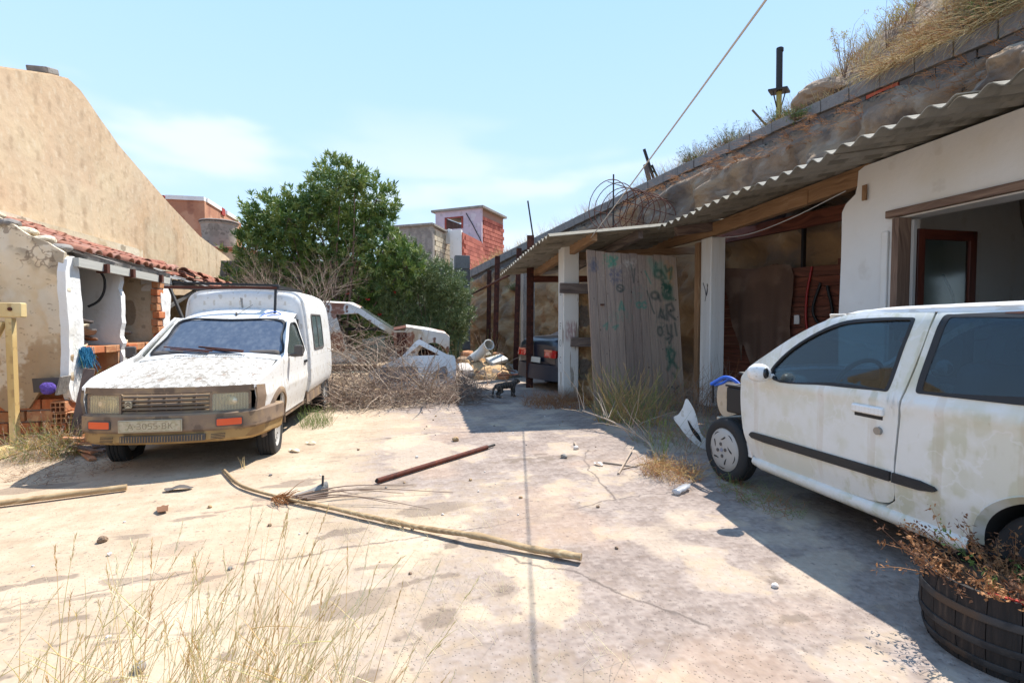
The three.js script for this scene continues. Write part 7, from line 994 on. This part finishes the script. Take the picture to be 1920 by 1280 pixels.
// ---------- things lying in the yard ----------
{
  reseed(311);
  const f = thing('palm_stalk', 'long dry palm frond stalk lying across the yard', 'palm stalk', [0, 0, 0]);
  const line = [[-1.61, -4.9], [-1.31, -4.39], [-.85, -3.96], [-.59, -3.76], [-.2, -3.44], [.14, -3.18], [.45, -2.94], [.73, -2.75], [.97, -2.59]], rad = [.007, .009, .013, .016, .018, .019, .02, .021, .024];
  const cm = mat(WHITE, { map: woodTex(256, [[92, 72, 50], [136, 110, 78], [166, 140, 104], [188, 166, 130]], 191), bump: bumpWood, bs: .004, rough: .85 });
  const cur = new THREE.CatmullRomCurve3(line.map((p, i) => V3(p[0], rad[i] + .012 + (i === 6 ? .02 : 0), p[1]))), rings = []; for (let i = 0; i <= 60; i++) { const t = i / 60, p = cur.getPoint(t), tg = cur.getTangent(t), s = V3(-tg.z, 0, tg.x).normalize(), r = interp(rad.map((q, j) => [j / 8, q]), t) * (1 + (fbm(t * 40, 1, 5, 4) - .5) * .7); rings.push(Array.from({ length: 9 }, (_, k) => { const a = k / 9 * 6.283; return p.clone().addScaledVector(s, Math.cos(a) * r * 1.15).add(V3(0, Math.sin(a) * r * (.62 + .5 * fbm(t * 60, k * 1.7, 5, 6)), 0)); })); }
  { const g = loft(rings); obj('stalk', uvM(g, .6, 0), cm, f); }
  obj('husk', tube(line.slice(0, 4).map(([x, z]) => [x + .03, .03, z + .035]), .011, 20, 5), cm, f); const ka = new Acc(); for (let i = 0; i < 60; i++) ka.stalk(wander(V3(-.92 + rr(-.06, .06), rr(.02, .05), -3.97 + rr(-.04, .04)), V3(.8, rr(-.1, .4), .5).addScaledVector(rv(), .5), rr(.06, .2), 4, .2, .05).map(q => { q.y = Math.max(q.y, .01); return q; }), .004, .001, 3); obj('fibres', ka.geo(), brownDry[1], f);
  const sa = new Acc(); for (const [a, b] of [[[-.78, -3.92], [.38, -3.89]], [[-.82, -3.94], [.1, -4.12]], [[-.76, -3.88], [-.05, -3.72]], [[-.7, -3.86], [.18, -3.58]], [[-.8, -3.95], [-.35, -4.0]], [[-.74, -3.9], [.0, -3.95]]]) { const A = V3(a[0], .05, a[1]), Bv = V3(b[0], .008, b[1]), m = A.clone().lerp(Bv, .4).add(V3(0, .03, -.05)); sa.stalk(new THREE.CatmullRomCurve3([A, m, Bv]).getPoints(10), .007, .002, 5); } obj('side_stems', sa.geo(), twigM[0], f);
  const pp = thing('rusty_pipe', 'rusty iron pipe lying on the sunlit concrete', 'pipe', [.325, 0, -4.72]); obj('tube', uvM(rod([-.545, .026, .46], [.545, .026, -.46], .022, 14), .4), mat(WHITE, { map: T.rust, tint: rgb(255, 220, 200), rough: .85, bump: bumpFine, bs: .002 }), pp); obj('bare_end', rod([.55, .026, -.464], [.64, .026, -.54], .013, 10), M.darkMetal, pp); obj('bore', place(cyl(.016, .016, .004, 12), -.548, .026, .463, Math.PI / 2, -.87), M.black, pp);
  const pl = thing('wooden_pole', 'short split wooden pole on the sand before the van', 'pole', [-2.6, 0, -4.4]); obj('shaft', uvM(rod([-.75, .03, .22], [.42, .03, -.12], .02, 10, .024), .7, 0), cm, pl);
  // worn shoe
  const sh = thing('old_shoe', 'worn grey shoe lying beside the palm stalk', 'shoe', [-.70, 0, -4.02], .35);
  const sec = [[-.14, .028, .012, .03], [-.11, .038, .012, .05], [-.05, .042, .012, .058], [.0, .038, .012, .07], [.05, .036, .012, .088], [.09, .036, .012, .105], [.115, .03, .014, .115], [.125, .018, .02, .1]].map(([x, w, y0, y1]) => Array.from({ length: 12 }, (_, k) => { const a = k / 12 * 6.283; return V3(x, (y0 + y1) / 2 + Math.sin(a) * (y1 - y0) / 2, Math.cos(a) * w); }));
  obj('upper', uvM(loft(sec), .3), mat(rgb(128, 126, 122), { rough: .95, bump: bumpFine, bs: .006 }), sh); obj('sole', panel(smoothOutline([[-.15, 0], [-.11, .042], [0, .04], [.1, .038], [.128, 0], [.1, -.038], [0, -.04], [-.11, -.042]], 3), [], (x, z) => V3(x, .014, z), { L: .06, t: .013, flip: true }), M.dusty, sh); obj('tongue', place(box(.045, .08, .012, 0, 0, 0, .005), .085, .125, .012, 0, 1.2, -.35), M.black, sh);
  const st = (x, z, r, lbl, m) => { const g = new THREE.IcosahedronGeometry(1, 2), p = g.attributes.position; for (let i = 0; i < p.count; i++) { const v = V3(p.getX(i), p.getY(i), p.getZ(i)); v.multiplyScalar(1 + (fbm(v.x * 1.2 + x * 7, v.y + v.z * 1.2, 4, 3) - .5) * .9); p.setXYZ(i, v.x * r, v.y * r * .75, v.z * r * .85); } const o = obj('stone', uvM(toCreasedNormals(g, .6), .3), m); o.position.set(x, r * .5 + gh(x, z), z); o.rotation.y = rr(0, 6); tag(o, lbl, 'stone', lbl.startsWith('small') ? 'small stones scattered on the yard' : undefined); };
  st(1.57, -4.69, .035, 'dark stone on the concrete near the fallen branch', M.concrete); st(1.8, -4.98, .03, 'pale stone beside the grey stick on the concrete', M.mortar); st(-1.81, -3.47, .03, 'single round pebble on the pale sand by the wooden pole', M.rock); st(1.85, -2.14, .018, 'tiny pale pebble close to the half barrel', M.mortar); st(.58, -5.62, .04, 'brown stone at the edge of the shed shadow', M.ochreRock);
  for (let i = 0; i < 75; i++) { const x = rr(-2.6, 2.6), z = rr(-7.6, -2.0); if (x < -1.2 && z < -4.5) continue; st(x, z, rr(.005, .016) * (rnd() < .1 ? 1.6 : 1), 'small stone scattered on the yard floor', pick([M.concrete, M.rock, M.mortar, M.ochreRock])); }
  // dead branch with twigs near the weeds
  const br = thing('dead_branch', 'pale dead branch with twigs beside the torn bumper', 'branch', [2.5, 0, -5.0]), ba = new Acc(), p0 = [V3(-.1, .02, .72), V3(-.02, .03, .45), V3(.1, .05, .1), V3(.08, .09, -.3), V3(-.05, .16, -.7), V3(-.25, .22, -1.0)]; ba.stalk(new THREE.CatmullRomCurve3(p0).getPoints(16), .02, .008, 6); for (let i = 0; i < 16; i++) { const q = p0[2 + i % 4].clone().addScaledVector(rv(), .03); ba.stalk(wander(q, V3(rr(-1, .6), rr(.2, 1), rr(-.8, .5)), rr(.25, .7), 6, .18, .03), .006, .002, 4); } obj('limb', ba.geo(), twigM[2], br);
  for (const [a, b, r] of [[[1.86, .012, -4.05], [2.35, .05, -4.75], .011], [[1.87, .012, -4.42], [2.12, .012, -4.2], .01], [[1.92, .012, -4.16], [2.4, .012, -4.36], .007], [[1.86, .014, -5.2], [1.82, .012, -5.02], .014]]) tag(obj('loose_stick', uvM(rod(a, b, r, 6, r * .6), .4, 0), twigM[2]), 'loose grey stick on the concrete near the weeds', 'stick', 'loose sticks near the weeds');
  const bot = thing('crushed_bottle', 'crushed clear plastic bottle in the straw by the front wheel', 'bottle', [2.17, 0, -3.53], .5); obj('body', place(new THREE.LatheGeometry([[0, 0], [.028, .002], [.03, .02], [.024, .05], [.031, .09], [.026, .13], [.03, .16], [.012, .2], [.011, .215], [0, .216]].map(p => V2(...p)), 14), -.1, .02, 0, 0, 0, -1.5, [.7, 1, 1.2]), mat(rgb(206, 208, 212), { physical: true, rough: .25, transmission: .55, thickness: 0 }), bot);
  for (const [x, z, s, lbl, m] of [[-1.77, -4.43, .1, 'curled dark leaf scrap on the sand by the wooden pole', M.dusty], [-1.69, -3.97, .08, 'dried brown husk on the sand', brownDry[2]], [-1.01, -5.82, .06, 'crumpled pale paper scrap beyond the flat tyre', M.paper], [-1.12, -5.52, .07, 'flat piece of pale bark beside the flat tyre', M.paper], [1.8, -4.36, .05, 'white plastic scrap on the concrete by the sticks', M.plastic]]) { const g = panel(smoothOutline([[-1, -.3], [-.3, -.5], [.5, -.35], [1, 0], [.6, .4], [-.2, .35], [-.9, .2]], 3), [], (u, w) => V3(u * s, .012 + .02 * Math.abs(Math.sin(u * 2.1 + x)) + .015 * w * w, w * s), { L: .3, t: .002, flip: true }); const o = obj('scrap', g, m); o.position.set(x, 0, z); o.rotation.y = rr(0, 3); tag(o, lbl, 'scrap'); }
}
// ---------- yellow timber trestle and junk at the lean-to ----------
{
  const t = thing('yellow_trestle', 'pale yellow bolted frame standing against the plastered end wall', 'frame', [-4.0, 0, -6.08]);
  const ym = mat(WHITE, { map: mottle(512, [204, 180, 128], [[186, 154, 96, 4, 4, 5, .45, .68, .7], [214, 198, 154, 6, 6, 4, .55, .72, .6], [150, 118, 74, 12, 12, 5, .66, .78, .5]], 89, 6), rough: .6, bump: bumpFine, bs: .001 });
  obj('upright', uvM(box(.06, 1.36, .07, .07, .72, 0, .006), .8), ym, t); obj('upright', uvM(box(.06, 1.36, .07, -1.1, .72, 0, .006), .8), ym, t);
  obj('rail', uvM(box(1.32, .15, .09, -.47, 1.48, 0, .012), .8), ym, t); obj('rail', uvM(box(.12, .2, .1, -.22, 1.64, -.03, .01), .8), ym, t); obj('foot', uvM(box(.1, .1, .62, .09, .06, .06, .01), .8), ym, t); obj('foot', uvM(box(1.3, .08, .09, -.5, .06, .15, .01), .8), ym, t); obj('foot', uvM(box(.1, .1, .62, -1.1, .06, .06, .01), .8), ym, t);
  obj('brace', uvM(bar([.02, 1.36, .03], [-.45, .1, .1], .09, .04), .8), ym, t); obj('brace', uvM(bar([-.06, .96, .06], [-.3, .1, .14], .06, .04), .8), ym, t);
  for (const [x, y, z] of [[.1, 1.49, .05], [.09, .06, .38], [-.2, .06, .2]]) obj('bolt', place(cyl(.018, .018, .02, 10), x, y, z, Math.PI / 2), M.rust, t);
  const b = thing('junk_box', 'broken grey box with purple cloth on the brick corner', 'box', [-3.75, .6, -6.3]); obj('box_side', uvM(panel([[-.14, 0], [.16, 0], [.14, .16], [-.15, .15]], [], (x, y) => V3(x, y, 0), { t: .015 }), .5), M.dusty, b); obj('box_end', place(box(.02, .2, .16), .17, .08, .06, 0, 0, -.25), M.concrete, b);
  obj('cloth', (() => { const g = new THREE.IcosahedronGeometry(.055, 4), p = g.attributes.position; for (let i = 0; i < p.count; i++) { const k = .75 + .7 * fbm(p.getX(i) * 28, p.getY(i) * 28 + p.getZ(i) * 22, 3, 4); p.setXYZ(i, p.getX(i) * k * 1.1 + .04, p.getY(i) * k + .05, p.getZ(i) * k * .6 + .08); } g.computeVertexNormals(); return g; })(), mat(rgb(96, 74, 160), { rough: .9, bump: bumpFine, bs: .02 }), b);
  tag(obj('leaning_plank', uvM(place(box(.1, .86, .03, 0, 0, 0, .006), -3.4, .43, -6.2, -.1, .4, -.14), .9, 1), M.greyWood[1]), 'weathered grey plank leaning at the shed corner beside the van', 'plank');
  reseed(331);
  const net = thing('blue_net', 'bundle of blue netting hanging over the brick shelf', 'net', [-3.56, 1.02, -6.62]), na = new Acc(); for (let i = 0; i < 300; i++) na.stalk(wander(V3(rr(-.05, .04), rr(-.02, .06), rr(-.07, .07)), V3(rr(-.25, .25), -1, rr(-.25, .25)), rr(.08, .24), 5, .3, .12), .0028, .002, 3); obj('strands', na.geo(), M.blueNet, net);
  const jm = [M.paper, M.dusty, M.cloth, M.greyWood[2], M.concrete]; for (let i = 0; i < 16; i++) { const first = i < 10, z = first ? rr(-7.3, -6.85) : rr(-8.3, -7.75), k = first ? i : i - 10, o = obj('junk_sack', uvM(panel(smoothOutline([[-1, -.6], [0, -.7], [1, -.5], [1.1, .3], [.3, .7], [-.8, .6]], 3), [], (u, w) => V3(u * .2, .02 * Math.sin(u * 4 + i) + .015 * Math.sin(w * 5), w * .16), { L: .4, t: .022, flip: true }), .4), jm[i % 5]); o.position.set(-3.98 + rr(-.12, .12), 1.09 + k * .036, z); o.rotation.set(rr(-.2, .2), rr(0, 6), rr(-.2, .2)); tag(o, first ? 'crumpled sheet in the stack of rags on the first shelf bay' : 'crumpled sheet in the small stack on the second shelf bay', 'rag', first ? 'rags on the first shelf bay' : 'rags on the second shelf bay'); }
  tag(obj('leaning_board', uvM(place(box(.02, .4, .16), -3.95, 1.28, -7.75, 0, .3, .35), .6), M.paper), 'white board leaning in the second shelf bay', 'board'); tag(obj('cut_block', uvM(place(box(.16, .2, .12, 0, 0, 0, .01), -3.78, 1.16, -7.68, 0, .4, .2), .6), M.tanWood), 'pale wooden block on the front of the second shelf bay', 'block');
  for (let i = 0; i < 7; i++) tag(obj('broken_lath', uvM(bar([-3.3 + rr(-.15, .15), .03 + i * .022, -5.95 + rr(-.1, .1)], [-2.85 + rr(-.2, .2), .02 + i * .02, -5.75 + rr(-.25, .25)], .06, .02), .5, 0), i % 2 ? M.greyWood[1] : M.bricks[0]), 'splintered lath in the scrap beside the van front wheel', 'lath', 'splintered laths by the van');
  for (let i = 0; i < 6; i++) tag(obj('floor_brick', uvM(place(box(.26, .1, .13, 0, 0, 0, .006), -3.75 + rr(-.1, .1), .055 + (i > 3 ? .1 : 0), -6.9 - i * .16, 0, rr(-.4, .4)), .5), M.bricks[i % 3]), 'loose red brick on the floor under the lean-to shelf', 'brick', 'loose bricks under the shelf');
}
renderer.render(scene, camera);
